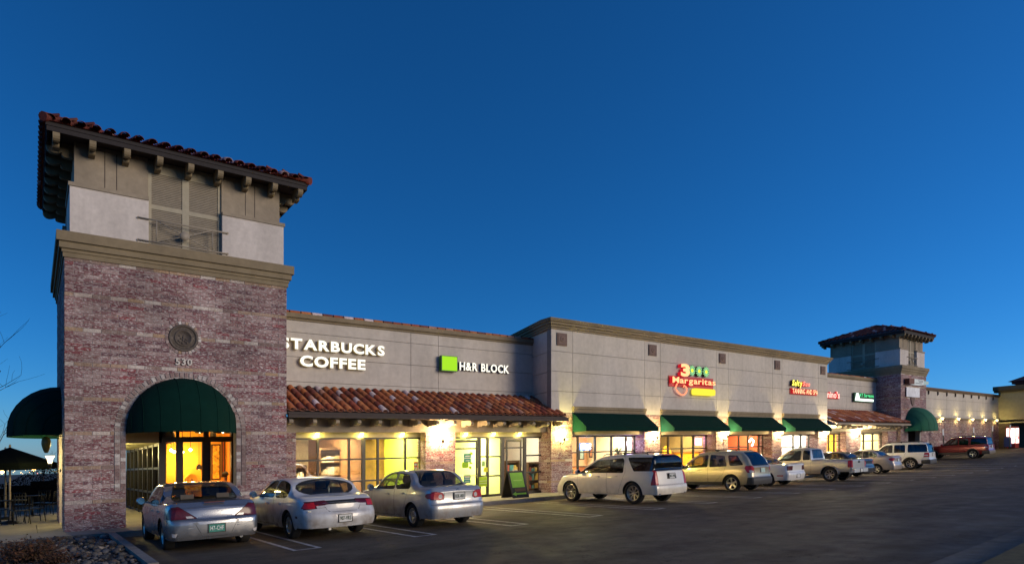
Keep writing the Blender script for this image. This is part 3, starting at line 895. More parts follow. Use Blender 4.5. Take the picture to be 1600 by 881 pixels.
tm = tail_mesh('rafter_tail', DTAN, .72, .24, .13)
ntl = 16
for i in range(ntl):
    x = A0 + .15 + (EX1 - A0 - .4) * i / (ntl - 1)
    inst('rafter_tail', tm, sa, (x, 20.92, 3.23))
YP, YW = 20.9, 21.37
bm_ = MB(); bm_.box(A0, EX1 - .5, YP, YP + .25, 2.79, 3.30); bm_.box(A0, EX1 - .5, YP + .25, YR, 3.2, 3.3); bm_.build('beam', DTAN, sa)
hd = MB(); hd.box(A0, 17.9, YW - .08, YW + .3, 2.62, 3.2); hd.build('window_header', pm('cream_header', (.42, .36, .24), .8, .1, 5), sa)
pA, pB, pC, pD = PX(463, YP), PX(665, YP), PX(712, YP), PX(860, YM)
pier(sa, A0, pA, YP, YW + .2, 2.79); pier(sa, pB, pC, YP, YW + .2, 2.79)
ceA = MB(); ceA.box(A0, pB, YW, 30.3, 3.2, 3.3); ceA.box(pB, 17.9, YW, 27.6, 3.2, 3.3); ceA.build('roof_deck', DBROWN, sa)
xw = lambda x: PX(x, YW)
hz = [PZ(560, 751, YW), PZ(560, 717, YW)]
w0 = xw(463) - .1
xs = [w0, xw(496), xw(545), xw(567.5), xw(590), xw(633), xw(653) + .1]
storefront(sa, xs, .32, 2.66, YW, hz, [.1, .07, .07, .13, .07, .07, .1], panes=[MIRRORPANE, MIRRORPANE, MIRRORPANE, PANE, PANE, PANE])
kp = MB(); kp.box(A0, pB, YW - .1, YW + .15, WALK, .33); kp.build('bulkhead', DTAN, sa)
dx = [pC - .06, xw(748.5), xw(761.5), xw(784.5), xw(819.5), xw(845) + .12]
storefront(sa, dx, WALK, 2.66, YW, [[2.15], [PZ(755, 743, YW), PZ(755, 713, YW)], [PZ(770, 743, YW), PZ(770, 713, YW)], [2.15], [PZ(830, 737, YW), PZ(830, 711, YW)]], [.16, .13, .10, .17, .13, .1])
for a, b, lab in ((pC + .06, xw(744), 0), (xw(789), xw(813), 1)):
    d_ = MB()
    d_.box(a, a + .07, YW - .09, YW - .055, .18, 2.5); d_.box(b - .07, b, YW - .09, YW - .055, .18, 2.5)
    d_.box(a + .07, b - .07, YW - .09, YW - .055, 2.4, 2.5); d_.box(a + .07, b - .07, YW - .09, YW - .055, .18, .4)
    do = d_.build('door', FRAME, sa)
    h_ = MB(); h_.tube([(a + .08, YW - .12, 1.05), (b - .06, YW - .12, 1.05)], .018); h_.build('push_bar', pm('brushed_bar', (.5, .45, .3), .35, .1, metal=.8), do)
    h_ = MB(); h_.tube([(b - .035, YW - .13, .95), (b - .035, YW - .13, 1.35)], .015); h_.build('handle', pm('brushed_bar', (.5, .45, .3), .35, .1, metal=.8), do)
WARMW = pm('amber_wall', (.75, .36, .06), .8, .08, 2)
LIME = pm('lime_wall', (.55, .66, .10), .8, .06, 2)
CREAMW = pm('cream_wall', (.80, .72, .50), .8, .06, 2)
WHITEW = pm('white_wall', (.82, .80, .74), .8, .05, 2)
TILEF = pm('shop_floor', (.35, .25, .15), .4, .2, 3)
CEILM = pm('shop_ceiling', (.70, .62, .45), .9, .05, 2)
BROWNW = pm('brown_wall', (.30, .16, .07), .8, .1, 2)
XSPLIT = xw(569)
room(sa, 6.75, XSPLIT - .05, YW + .1, 27.0, 3.1, BROWNW, TILEF, CEILM, ((1.0, .76, .42), 1500), CREAMW)
room(sa, XSPLIT + .1, pB + .2, YW + .1, 25.0, 3.1, LIME, TILEF, CEILM, ((1.0, .86, .5), 380), LIME)
room(sa, pC - .1, xw(784), YW + .1, 25.4, 3.1, pm('pale_lime_wall', (.78, .80, .35), .8, .05, 2), TILEF, CEILM, ((1.0, .95, .6), 380), CREAMW)
room(sa, xw(784) + .12, 18.95, YW + .1, 25.8, 3.1, WHITEW, TILEF, CEILM, ((1.0, .86, .62), 90), pm('salmon_wall', (.72, .48, .34), .8, .06, 2))
# amber partition seen behind the middle panes
pt = MB(); pt.box(xw(573), xw(614), YW + .7, YW + .8, WALK, 3.05); pt.build('partition', pm('amber_partition', (.80, .46, .07), .7, .35, 1.6), sa)
lt = MB(); lt.box(xw(600.5), xw(602.5), YW + .60, YW + .69, .6, 2.9); lt.build('light_strip', em('strip_glow', (1.0, .92, .45), 3.0), sa)

for a, b in ((pA, pB), (pC, 17.3)):
    for k in range(3):
        x = a + (b - a) * (k + .5) / 3
        mb = MB(); mb.lathe([(0, 2.70), (.06, 2.70), (.07, 2.78), (0, 2.78)], (x, 21.19, 0), 12); mb.build('soffit_lamp', em('soffit_glow', (1.0, .86, .25), 10.0), sa)
        ld = bpy.data.lights.new('soffit_light', 'POINT'); ld.energy = 22; ld.color = (1.0, .84, .18); ld.shadow_soft_size = .06
        lo = bpy.data.objects.new('soffit_light', ld); COL.objects.link(lo); lo.location = (x, 21.19, 2.62); SHIFT_LIGHTS.append(lo)
# sign lettering
WHITE_ON = em('sign_white', (1.0, .95, .80), 1.35)
WARMSIDE = em('sign_warm_side', (.50, .34, .13), .45)  # faint emission stands in for golden light falling on the letter sides
RETURN = pm('sign_return', (.03, .025, .022), .5, .1)
sg = thing('shop_sign', (PX(520, YR), YR, 5.6), 'lit white channel letters STARBUCKS COFFEE on the grey parapet', 'sign')
YS = YR - .05
lettering('STARBUCKS', PX(437, YS), PX(599, YS), 5.79, 6.18, YS, WHITE_ON, WARMSIDE, sg, .12, .042, .08)
lettering('COFFEE', PX(467, YS), PX(569, YS), 5.20, 5.60, YS, WHITE_ON, WARMSIDE, sg, .12, .042, .08)
sg = thing('shop_sign', (PX(740, YR), YR, 5.6), 'bright lime square and small white H&R BLOCK letters on the grey parapet', 'sign')
mb = MB(); mb.box(PX(686, YS), PX(711, YS), YS - .2, YS - .02, 5.37, 6.0); mb.box(PX(686, YS) + .03, PX(711, YS) - .03, YS - .205, YS - .199, 5.40, 5.97, 1)
mb.build('square_box', [pm('green_sign_side', (.05, .22, .02), .5, .1), em('sign_lime', (.42, .86, .03), 1.0)], sg)
lettering('H&R BLOCK', PX(716.5, YS), PX(794, YS), 5.46, 5.82, YS, WHITE_ON, RETURN, sg, .08, .03, .08)

# ------------------------------------------------------------------ taller stucco block with four awnings
B0, B1 = 17.9, 42.2
sb = thing('shop_building', (B0, YM, WALK), 'tall pale stucco shop block with four green sloping awnings and square plaques', 'building')
px_ = [B0, 19.16, 23.96, 25.14, 29.83, 30.95, 35.49, 36.56, 41.02, B1]
wall_panels(sb, px_, [3.64, 4.56, 5.43, 6.30, 7.27], YM, STUCCO)
rt = MB()   # splayed return wall at the left end, down to the tiled canopy
for z0, z1 in ((3.3, 4.55), (4.57, 5.42), (5.44, 6.29), (6.31, 7.27)):
    rt.hexa([(B0 + .012, YM + .004, z0), (B0 + .3, YM + .31, z0), (B0 + .9, YR + .3, z0), (18.40, YR + .3, z0), (B0 + .012, YM + .004, z1), (B0 + .3, YM + .31, z1), (B0 + .9, YR + .3, z1), (18.40, YR + .3, z1)])
rt.build('wall_panel', STUCCO, sb)
rt = MB(); rt.hexa([(18.45, YR + .3, 6.5), (19.4, YR + .3, 6.5), (20.6, 28.5, 6.5), (19.8, 28.5, 6.5), (18.45, YR + .3, 7.27), (19.4, YR + .3, 7.27), (20.6, 28.5, 7.27), (19.8, 28.5, 7.27)]); rt.build('wall', STUCCO, sb)
cn = MB()
for z0, z1, o in ((7.25, 7.34, .04), (7.34, 7.44, .09), (7.44, 7.55, .17), (7.55, 7.62, .24), (7.62, 7.68, .27)):
    cn.box(B0 - o, B1 + o, YM - o, YM + .4, z0 + .002, z1)
    cn.hexa([(B0 - o, YM + .4, z0 + .002), (B0 + .4, YM + .4, z0 + .002), (20.3, 28.5, z0 + .002), (19.9 - o, 28.5, z0 + .002), (B0 - o, YM + .4, z1), (B0 + .4, YM + .4, z1), (20.3, 28.5, z1), (19.9 - o, 28.5, z1)])
    cn.box(B1 - .4, B1 + o, YM + .4, 28.0, z0 + .002, z1)
cn.build('cornice', TAN, sb)
rt = MB(); rt.box(B1 - .3, B1, YM + .31, 28.0, 3.3, 7.27); rt.build('wall', STUCCO, sb)
rf = MB(); rf.box(20.0, B1 - .3, YM + .3, 27.5, 6.9, 7.0); rf.build('flat_roof', DBROWN, sb)
PLAQ = pm('plaque_stone', (.17, .115, .10), .85, .25, 20)
for k in range(5):
    x = (px_[2 * k] + px_[2 * k + 1]) / 2 - .04; h = .29
    mb = MB(); mb.box(x - h, x + h, YM - .05, YM, 6.56, 7.10); mb.box(x - h + .05, x + h - .05, YM - .065, YM - .05, 6.61, 7.05)
    p_ = mb.build('plaque', PLAQ, sb)
    mb = MB(); mb.lathe([(.05, -.08), (.09, -.09), (.13, -.08), (.15, -.06)], (x, YM, 6.83), 14, 'y'); mb.lathe([(0, -.10), (.04, -.085)], (x, YM, 6.83), 8, 'y')
    mb.build('rosette', PLAQ, p_)
YWB = 21.3
hm = MB()
for k in range(4):
    a, b = px_[2 * k + 1], px_[2 * k + 2]
    hm.box(a - .02, b + .02, YM - .07, YM - .003, 3.66, 3.80); hm.box(a - .02, b + .02, YM - .12, YM - .003, 3.80, 3.92)
hm.build('band_moulding', TAN, sb)
hd = MB(); hd.box(B0 + .1, B1, YM + .3, YR, 3.3, 3.6); 
for k in range(4):
    hd.box(px_[2 * k + 1] - .05, px_[2 * k + 2] + .05, YM + .12, YWB + .3, 2.66, 3.62)
hd.build('window_header', pm('pinkish_stucco', (.48, .40, .33), .85, .1, 5), sb)
for k in range(5):
    pier(sb, px_[2 * k], px_[2 * k + 1], YM + .01, YWB + .2, 3.63, True, 2 if k else 2)
awn_lab = ['widest sloping green awning nearest the tiled canopy, over blue-lit window', 'sloping green awning under the red and yellow restaurant sign', 'sloping green awning over the orange shop doorway', 'farthest sloping green awning under the red tanning sign']
for k in range(4):
    a, b = px_[2 * k + 1] + .0, px_[2 * k + 2] - .0
    t = thing('sloping_awning', (a, YM, 2.8), awn_lab[k], 'awning', 'green sloping awnings on the stucco block')
    ya, yb, zt, zf, zv = YM - .005, YM - .86, 3.64, 2.98, 2.78
    mb = MB(); th = .012
    mb.hexa([(a, ya, zt - th), (b, ya, zt - th), (b, yb, zf - th), (a, yb, zf - th), (a, ya, zt), (b, ya, zt), (b, yb, zf), (a, yb, zf)])
    mb.box(a, b, yb - .006, yb + .006, zv, zf - .001)
    for x in (a, b):
        mb.prism([(ya, zt - .01), (yb + .01, zf - .01), (yb + .01, zv), (ya, zv)], 'x', x - .006, x + .006)
    mb.build('canopy', CANVAS, t)
    fr = MB()
    n = max(2, int((b - a) / 1.2))
    for i in range(n + 1):
        x = a + .03 + (b - a - .06) * i / n
        fr.tube([(x, ya - .02, zt - .05), (x, yb + .04, zf - .04), (x, yb + .04, zv + .02)], .014, 6)
    fr.tube([(a + .03, yb + .04, zv + .02), (b - .03, yb + .04, zv + .02)], .014, 6)
    fr.build('awning_frame', METAL, t)
xb = lambda x: PX(x, YWB)
def zb_(x, y): return PZ(x, y, YWB)
ORNG = pm('orange_wall', (.78, .30, .10), .8, .06, 2); GOLD = pm('gold_wall', (.85, .52, .05), .8, .08, 2)
bays = [([902.5, 929.5, 955, 978], [706.5], CREAMW, ((1.0, .84, .62), 480), pm('peach_wall', (.80, .52, .32), .8, .06, 2)),
        ([1043.5, 1065, 1083], [701], GOLD, ((1.0, .70, .25), 420), pm('olive_gold_wall', (.55, .42, .15), .8, .1, 2)),
        ([1154, 1168.5, 1185], [698], ORNG, ((1.0, .72, .45), 420), ORNG),
        ([1239, 1251], [698], WHITEW, ((1.0, .92, .78), 700), WHITEW)]
for k, (mx, hy, wl_, lt, bk) in enumerate(bays):
    a, b = px_[2 * k + 1], px_[2 * k + 2]
    xs = [a] + [xb(x) for x in mx if a + .1 < xb(x) < b - .1] + [b + .02]
    storefront(sb, xs, .35, 2.68, YWB, [zb_(mx[0], hy[0])], .075)
    bh = MB(); bh.box(a, b, YWB - .12, YWB + .12, WALK, .36); bh.build('bulkhead', TAN, sb)
    room(sb, a + .05, b + .9, YWB + .1, 25.6, 3.2, wl_, TILEF, CEILM, lt, bk)
    if k in (1, 2):      # darker paint above the dado
        q = MB(); q.box(b + .86, b + .895, YWB + .15, 25.55, 1.75, 3.15); q.box(a + .1, b + .85, 25.56, 25.595, 1.75, 3.15)
        q.build('upper_paint', pm('dusky_olive', (.30, .27, .17), .8, .12, 2) if k == 1 else pm('brick_orange', (.50, .13, .05), .8, .1, 2), sb)
        q = MB(); q.box(b + .83, b + .859, YWB + .15, 25.55, 1.70, 1.76); q.build('dado_rail', BROWNW, sb)
# restaurant sign
RED_ON = em('sign_red', (1.0, .46, .20), 1.9); REDSIDE = em('sign_red_side', (.75, .02, .03), .8); REDBACK = pm('sign_red_face', (.5, .03, .03), .5, .1)
GRN_ON = em('sign_green', (.30, .95, .25), 1.2); YEL_ON = em('sign_yellow', (1.0, .80, .06), 1.2); YEL2 = em('sign_lemon', (.85, .95, .05), 1.4)
YSB = YM - .03
def bx(x): return PX(x, YSB)
def bz(x, y): return PZ(x, y, YSB)
sg = thing('shop_sign', (bx(1080), YM, 5.5), 'red neon style 3 Margaritas sign with three green limes and yellow pill', 'sign')
lettering('3', bx(1059), bx(1073), 5.62, 6.28, YSB, RED_ON, REDSIDE, sg, .2, .05)
for k, cxp in enumerate((1078.3, 1089.3, 1100.3)):
    x = bx(cxp); z = 5.98; mb = MB(); r = .27
    mb.lathe([(0, -.02), (r, -.02), (r, -.12), (0, -.12)], (x, YSB, z), 20, 'y', 0)
    lime = mb.build('lime', pm('lime_sign_dark', (.02, .10, .02), .5, .1), sg)
    mb = MB()
    for q in range(12):
        t_ = 2 * PI * q / 12
        pts = [(x + rr_ * r * math.cos(t_ + d_), z + rr_ * r * math.sin(t_ + d_)) for rr_, d_ in ((.35, -.12), (.92, -.13), (1.0, 0), (.92, .13), (.35, .12))]
        mb.prism(pts, 'y', YSB - .14, YSB - .121)
    mb.build('petals', em('sign_mint', (.42, .92, .42), .9), lime)
    mb = MB(); mb.lathe([(0, -.15), (.09, -.148), (.09, -.12)], (x, YSB, z), 12, 'y'); mb.build('centre', YEL2, lime)
lettering('Margaritas', bx(1046), bx(1113), 5.17, 5.58, YSB, RED_ON, REDSIDE, sg, .2, .025, .06)
sw = MB(); c = (bx(1061), 5.0)
pts = [(bx(1056), YSB - .1, 5.28)] + [(c[0] - .42 + .44 * (1 - math.cos(t)) * .5 + .35 * math.sin(t) * 0 + .42 * math.sin(t / 2) * 1.2, YSB - .1, 5.02 - .34 * math.sin(t)) for t in [i * PI / 10 for i in range(0, 11)]] + [(c[0] + .42, YSB - .1, 5.12), (c[0] + .30, YSB - .1, 5.18), (c[0] + .22, YSB - .1, 5.08)]
sw.tube(pts, [.036] * (len(pts) - 1) + [.02], 8); sw.build('swash', em('sign_red_tube', (1.0, .28, .14), 1.7), sg)
bk = MB(); bk.box(bx(1044.5), bx(1114), YSB - .015, YSB - .002, 5.10, 5.66); bk.build('backer', REDBACK, sg)
x0, x1, z0, z1 = bx(1080), bx(1113), 4.72, 5.06; zr = (z1 - z0) / 2
pl = [(x0 + zr * .7 - zr * .7 * math.cos(t), (z0 + z1) / 2 + zr * math.sin(t)) for t in [PI / 2 - 0 + i * -PI / 8 for i in range(9)]]
pl = [(x0 + .1 + .1 * math.cos(a), z0 + .1 + (z1 - z0 - .2) * s + .1 * math.sin(a)) for a, s in ((PI, 0), (PI * 1.25, 0), (PI * 1.5, 0))] + [(x1 - .1 + .1 * math.cos(a), z0 + .1 + .1 * math.sin(a)) for a in (PI * 1.5, PI * 1.75, 0)] + [(x1 - .1 + .1 * math.cos(a), z1 - .1 + .1 * math.sin(a)) for a in (0, PI / 4, PI / 2)] + [(x0 + .1 + .1 * math.cos(a), z1 - .1 + .1 * math.sin(a)) for a in (PI / 2, PI * .75, PI)]
mb = MB(); mb.prism(pl, 'y', YSB - .2, YSB - .02); mb.build('yellow_pill', YEL_ON, sg)
sg = thing('shop_sign', (bx(1250), YM, 5.5), 'small yellow script over red TANNING AND SPA letters on the stucco block', 'sign')
lettering('Salty', bx(1234), bx(1250), 5.52, 6.0, YSB, em('sign_sun', (1.0, .88, .12), 2.0), RETURN, sg, .16, .05, .03, shear=.25)
lettering('Sun', bx(1250.5), bx(1262), 5.66, 5.96, YSB, em('sign_rose', (1.0, .35, .25), 1.8), REDSIDE, sg, .16, .02, .05, shear=.3)
lettering('TANNING AND SPA', bx(1235), bx(1274.5), 5.17, 5.47, YSB, em('sign_peach', (1.0, .62, .32), 2.2), REDSIDE, sg, .14, .0, .07)
bk = MB(); bk.box(bx(1234), bx(1275.5), YSB - .02, YSB - .002, 5.12, 5.52); bk.build('backer', REDBACK, sg)

# ------------------------------------------------------------------ lower shops with the second tiled canopy
C0, C1 = B1, 53.85
sc_ = thing('shop_building', (C0, YR, WALK), 'low stucco shops with red tile canopy between the stucco block and far tower', 'building')
wall_panels(sc_, [C0, PX(1323, YR), C1], [4.38, 4.67, 5.55, 6.42, 6.84], YR, STUCCO)
cn = MB(); cn.box(C0 + .3, C1, YR - .05, YR + .3, 6.842, 6.92); cn.box(C0 + .3, C1, YR - .12, YR + .3, 6.922, 7.10); cn.build('cornice', TAN, sc_)
cp = MB()
for i in range(30):
    x = C0 + .3 + (C1 - C0 - .3) * i / 30
    cp.lathe([(.08, x), (.08, x + .36)], (0, YR - .02, 7.09), 8, 'x', 0, True, 0, PI)
cp.build('coping_tile', TILE, sc_)
tile_slope(sc_, C0 + .05, C1 + .25, 20.1, 3.42, YR - .02, 4.40, TILE_ME, TILE, False, .32, 6)
gt = MB(); gt.box(C0 + .02, C1 + .25, 20.0, 20.1, 3.24, 3.36); gt.build('gutter', DTAN, sc_)
for i in range(16):
    inst('rafter_tail', tm, sc_, (C0 + .3 + (C1 - C0 - .4) * i / 15, 20.86, 3.23))
bm_ = MB(); bm_.box(C0, C1, YP, YP + .25, 2.85, 3.30); bm_.box(C0, C1, YP + .25, YR, 3.2, 3.3); bm_.box(C0, C1, YW - .08, YW + .3, 2.72, 3.2); bm_.build('beam', pm('cream_beam', (.45, .38, .26), .8, .1, 5), sc_)
xc = lambda x: PX(x, YW)
q1, q2 = xc(1345), xc(1391)
pier(sc_, PX(1322, YP), PX(1345, YP), YP, YW + .2, 2.85, False); pier(sc_, PX(1387, YP), C1, YP, YW + .2, 2.85, False)
for a, b, n, wl_, lt in ((C0 + .1, PX(1322, YP), 4, GOLD, ((1.0, .78, .45), 520)), (PX(1345, YP), PX(1387, YP), 3, CREAMW, ((1.0, .82, .5), 520))):
    storefront(sc_, [a + (b - a) * i / n for i in range(n + 1)], .35 if n == 3 else .16, 2.74, YW, [2.15], .09)
    room(sc_, a, b + .8, YW + .1, 25.5, 3.15, wl_, TILEF, CEILM, lt, CREAMW)
YS2 = YR - .03
sg = thing('shop_sign', (PX(1300, YR), YR, 5.5), 'small red pizza shop sign partly hidden behind the stucco block corner', 'sign')
lettering("Domino's", PX(1276, YS2), PX(1309, YS2), 5.33, 5.82, YS2, em('sign_pink', (1.0, .42, .35), 2.2), REDSIDE, sg, .14, .03, .06)
bk = MB(); bk.box(PX(1276, YS2), PX(1310, YS2), YS2 - .015, YS2, 5.28, 5.7); bk.build('backer', REDBACK, sg)
sg = thing('shop_sign', (PX(1346, YR), YR, 5.5), 'green and white lit sign with a white triangle emblem beside the far tower', 'sign')
x0, x1 = PX(1332, YS2), PX(1361.5, YS2)
mb = MB(); mb.box(x0, x1, YS2 - .16, YS2 - .02, 5.18, 5.86); mb.build('sign_box', pm('green_sign_box', (.01, .09, .035), .5, .1), sg)
mb = MB(); mb.prism([(x0 + .05, 5.25), (x0 + .85, 5.25), (x0 + .62, 5.82), (x0 + .28, 5.82)], 'y', YS2 - .19, YS2 - .161); mb.build('emblem', em('sign_mintwhite', (.85, 1.0, .88), 2.0), sg)
for u0, u1 in ((.95, 2.5), (2.56, 3.5), (3.56, 4.6)):
    pass
wd = x1 - x0
mb = MB()
for f0, f1 in ((.205, .55), (.57, .76), (.78, .985)): mb.box(x0 + wd * f0, x0 + wd * f1, YS2 - .185, YS2 - .161, 5.24, 5.42)
mb.build('white_strip', em('sign_mintwhite', (.85, 1.0, .88), 2.0), sg)
lettering('AT Surgeons', x0 + wd * .22, x1 - .05, 5.48, 5.82, YS2 - .165, em('sign_emerald', (.10, .75, .28), 1.6), RETURN, sg, .03, .02, .06, 'lettering', True)

# ------------------------------------------------------------------ far tower, long blank wall, anchor store
t2 = thing('brick_tower', (C1, YM, WALK), 'far brick tower with dark hipped tile roof and hanging banners', 'building')
tower(t2, C1, 58.85, YM, YM + 5.75, 0, DTILE_ME, DTILE, 56.4, 1.15, 2.95, True)
inn = MB(); inn.box(C1 + .4, 58.4, YM + 1.2, YM + 1.3, WALK, 3.6); inn.build('inner_wall', DTAN, t2)
inn = MB(); inn.box(55.6, 56.3, YM + 1.1, YM + 1.195, WALK, 2.6); inn.build('door', FRAME, t2)
aw = thing('dome_awning', (56.3, YM, 2.95), 'dark green dome awning over the far tower doorway', 'awning')
quarter_dome(aw, 56.3, YM - .02, 3.0, 1.75, 1.6, pm('bright_green_canvas', (.012, .12, .07), .85, .1, 3))
YB = YM - .12
def tb(x): return PX(x, YB)
def tz(x, y): return PZ(x, y, YB)
bn = thing('banner', (tb(1428), YB, 5), 'white banner with faint pale blue print on the far tower front', 'banner')
mb = MB(); mb.box(tb(1417), tb(1437.5), YB + .02, YB + .04, tz(1427, 620), tz(1427, 605)); mb.build('cloth', pm('banner_cloth', (.78, .80, .86), .8, .18, 2.5), bn)
bx_ = thing('box_sign', (tb(1428), YB, 6), 'grey and white lit box sign with orange end on the far tower front', 'sign')
mb = MB(); z0, z1 = tz(1430, 601), tz(1430, 593)
mb.box(tb(1424), tb(1438), YB - .25, YB + .1, z0, z1); mb.build('sign_box', em('sign_dimwhite', (.75, .78, .80), .65), bx_)
mb = MB(); mb.box(tb(1438.6), tb(1445.5), YB - .25, YB + .1, z0 + .08, z1 - .08); mb.build('sign_box', em('sign_teal', (.55, .72, .74), .6), bx_)
mb = MB(); mb.box(tb(1415.5), tb(1423.5), YB - .25, YB + .1, z0, z1); mb.build('sign_box', pm('rust_box', (.14, .04, .015), .6, .2), bx_)
mb = MB()
for r in range(3):
    for q in range(6):
        if rb.random() < .75: mb.box(tb(1425 + q * 2.0), tb(1426.4 + q * 2.0), YB - .262, YB - .251, z0 + .06 + r * .11, z0 + .12 + r * .11)
mb.build('print', pm('sign_ink', (.12, .12, .14), .6, .1), bx_)
sh = MB(); xm, zm = tb(1428), tz(1428, 624)
sh.prism([(xm - .36, zm + .45), (xm + .36, zm + .45), (xm + .36, zm), (xm + .18, zm - .35), (xm, zm - .5), (xm - .18, zm - .35), (xm - .36, zm)], 'y', YM - .06, YM + .02); sh.build('shield_plaque', PLAQ, t2)

D0, D1 = 58.85, 83.9
sd = thing('store_wall', (D0, YR, .6), 'long blank stucco and brick wall lit by a row of lamps beyond the far tower', 'building')
wall_panels(sd, [D0 + (D1 - D0) * i / 5 for i in range(6)], [4.2, 5.0, 5.9, 6.6], YR, STUCCO)
cn = MB(); cn.box(D0, D1, YR - .1, YR + .3, 6.602, 6.72); cn.box(D0, D1, YR - .2, YR + .3, 6.722, 6.87); cn.build('cornice', pm('brown_coping', (.14, .09, .06), .8, .15), sd)
nt_ = MB()
for i in range(11):
    x = D0 + 1.2 + i * (D1 - D0 - 2) / 10.5; nt_.prism([(YR - .09, 6.3), (YR - .09, 6.58), (YR + .002, 6.58), (YR + .002, 6.22)], 'x', x - .07, x + .07)
nt_.build('bracket', DBROWN, sd)
lg = MB(); lg.box(D0, D1, YR - .18, YR + .2, 4.05, 4.198); lg.build('ledge', TAN, sd)
mb = MB(); mb.box(D0, D1, YR + .012, YR + .3, .3, 4.05); mb.build('wall', MORTAR, sd)
brick_rows(D0, D1, .6, 4.05, YR - .02, 0, sd, 'x', None, 9, 2)
lampx = [PX(x, YR) for x in (1468, 1493.5, 1515.5, 1535.5, 1553.5)]
for i, x in enumerate(lampx):
    wall_lamp(x, YR - .02, 3.95, ['first lit wall lamp beyond the far tower on the long brick wall', 'second lit lamp along the long wall counting from the far tower', 'middle lit lamp of the five on the long wall', 'fourth lit lamp along the long wall, before the last', 'last lit lamp on the long wall beside the anchor store corner'][i], (1.0, .78, .25), 5.5, 'lamps along the long wall')
se = thing('anchor_store', (D1, 19.0, .8), 'olive lit store front with wide porch opening at the right edge', 'building')
mb = MB(); mb.box(D1, D1 + .4, 17.0, YR, 3.75, 7.1); mb.build('wall', pm('olive_stucco', (.40, .35, .22), .9, .1, 4), se)
mb = MB(); mb.box(D1 - .45, D1 + .5, 16.6, YR + .3, 7.1, 7.3); mb.box(D1 - .8, D1 + .5, 16.3, YR + .3, 7.302, 7.75); mb.build('cornice', pm('dark_olive_trim', (.13, .10, .06), .85, .15), se)
mb = MB(); mb.box(D1, D1 + .4, 21.4, YR, .6, 3.75); mb.build('pier', pm('brown_brick_pier', (.12, .085, .065), .9, .3, 9), se)
mb = MB(); mb.box(D1 + 3.5, D1 + 3.8, 14, YR, .6, 4.2); mb.box(D1, D1 + 4, 14, YR, 3.9, 4.1); mb.build('porch', pm('porch_brown', (.10, .075, .05), .9, .2), se)
rf = MB(); rf.add([(88, 22.7, 8.55), (96, 22.7, 8.55), (96, 14.7, 8.55), (88, 14.7, 8.55), (92, 18.7, 10.4)], [(0, 1, 4), (1, 2, 4), (2, 3, 4), (3, 0, 4), (3, 2, 1, 0)]); rf.box(88.3, 95.7, 15, 22.4, 8.25, 8.545); rf.build('hip_roof', DTILE, se)
# ------------------------------------------------------------------ ground
ASPH = None
def asphalt():
    m = bpy.data.materials.new('worn_asphalt'); n, l = nt(m)
    out = n.new('ShaderNodeOutputMaterial'); b = n.new('ShaderNodeBsdfPrincipled'); l.new(b.outputs[0], out.inputs[0])
    g = n.new('ShaderNodeNewGeometry')
    def noise(scale, det, st=(1, 1, 1), rough=.6):
        mp = n.new('ShaderNodeMapping'); mp.inputs['Scale'].default_value = st; l.new(g.outputs['Position'], mp.inputs['Vector'])
        z = n.new('ShaderNodeTexNoise'); z.inputs['Scale'].default_value = scale; z.inputs['Detail'].default_value = det; z.inputs['Roughness'].default_value = rough
        l.new(mp.outputs[0], z.inputs['Vector']); return z.outputs['Fac']
    def rng(v, a, b_, c, d):
        r = n.new('ShaderNodeMapRange'); r.inputs['From Min'].default_value = a; r.inputs['From Max'].default_value = b_; r.inputs['To Min'].default_value = c; r.inputs['To Max'].default_value = d
        l.new(v, r.inputs['Value']); return r.outputs[0]
    def mul(a, b_):
        q = n.new('ShaderNodeMath'); q.operation = 'MULTIPLY'; l.new(a, q.inputs[0]); l.new(b_, q.inputs[1]); return q.outputs[0]
    v = mul(rng(noise(.35, 5, (.4, 1, 1)), .3, .7, .75, 1.25), rng(noise(2.6, 6), .3, .7, .82, 1.18))
    v = mul(v, rng(noise(75, 3), .25, .75, .6, 1.5))
    v = mul(v, rng(noise(.55, 3, (.22, 1.4, 1)), .5, .62, 1.0, .72))
    v = mul(v, rng(noise(1.15, 4), .60, .70, 1.0, .74))
    v = mul(v, rng(noise(.9, 5, (.12, 2.5, 1)), .56, .70, 1.0, .86))
    wv = n.new('ShaderNodeTexVoronoi'); wv.feature = 'DISTANCE_TO_EDGE'; wv.inputs['Scale'].default_value = .16
    wp = n.new('ShaderNodeTexNoise'); wp.inputs['Scale'].default_value = .8; wp.inputs['Detail'].default_value = 5
    l.new(g.outputs['Position'], wp.inputs['Vector'])
    av = n.new('ShaderNodeMix'); av.data_type = 'VECTOR'; av.inputs['Factor'].default_value = .25
    sc = n.new('ShaderNodeVectorMath'); sc.operation = 'SCALE'; sc.inputs['Scale'].default_value = 9.0; l.new(wp.outputs['Color'], sc.inputs[0])
    ad = n.new('ShaderNodeVectorMath'); ad.operation = 'ADD'; l.new(g.outputs['Position'], ad.inputs[0]); l.new(sc.outputs[0], ad.inputs[1])
    l.new(ad.outputs[0], wv.inputs['Vector'])
    v = mul(v, rng(wv.outputs['Distance'], .0, .006, .45, 1.0))
    s = n.new('ShaderNodeVectorMath'); s.operation = 'SCALE'; s.inputs[0].default_value = (.108, .086, .062); l.new(v, s.inputs['Scale'])
    l.new(s.outputs[0], b.inputs['Base Color'])
    l.new(rng(noise(1.4, 4), .3, .7, .55, .85), b.inputs['Roughness'])
    b.inputs['Specular IOR Level'].default_value = .12
    bp = n.new('ShaderNodeBump'); bp.inputs['Strength'].default_value = .6; bp.inputs['Distance'].default_value = .008
    l.new(noise(110, 2), bp.inputs['Height']); l.new(bp.outputs[0], b.inputs['Normal'])
    return m
ASPH = asphalt()
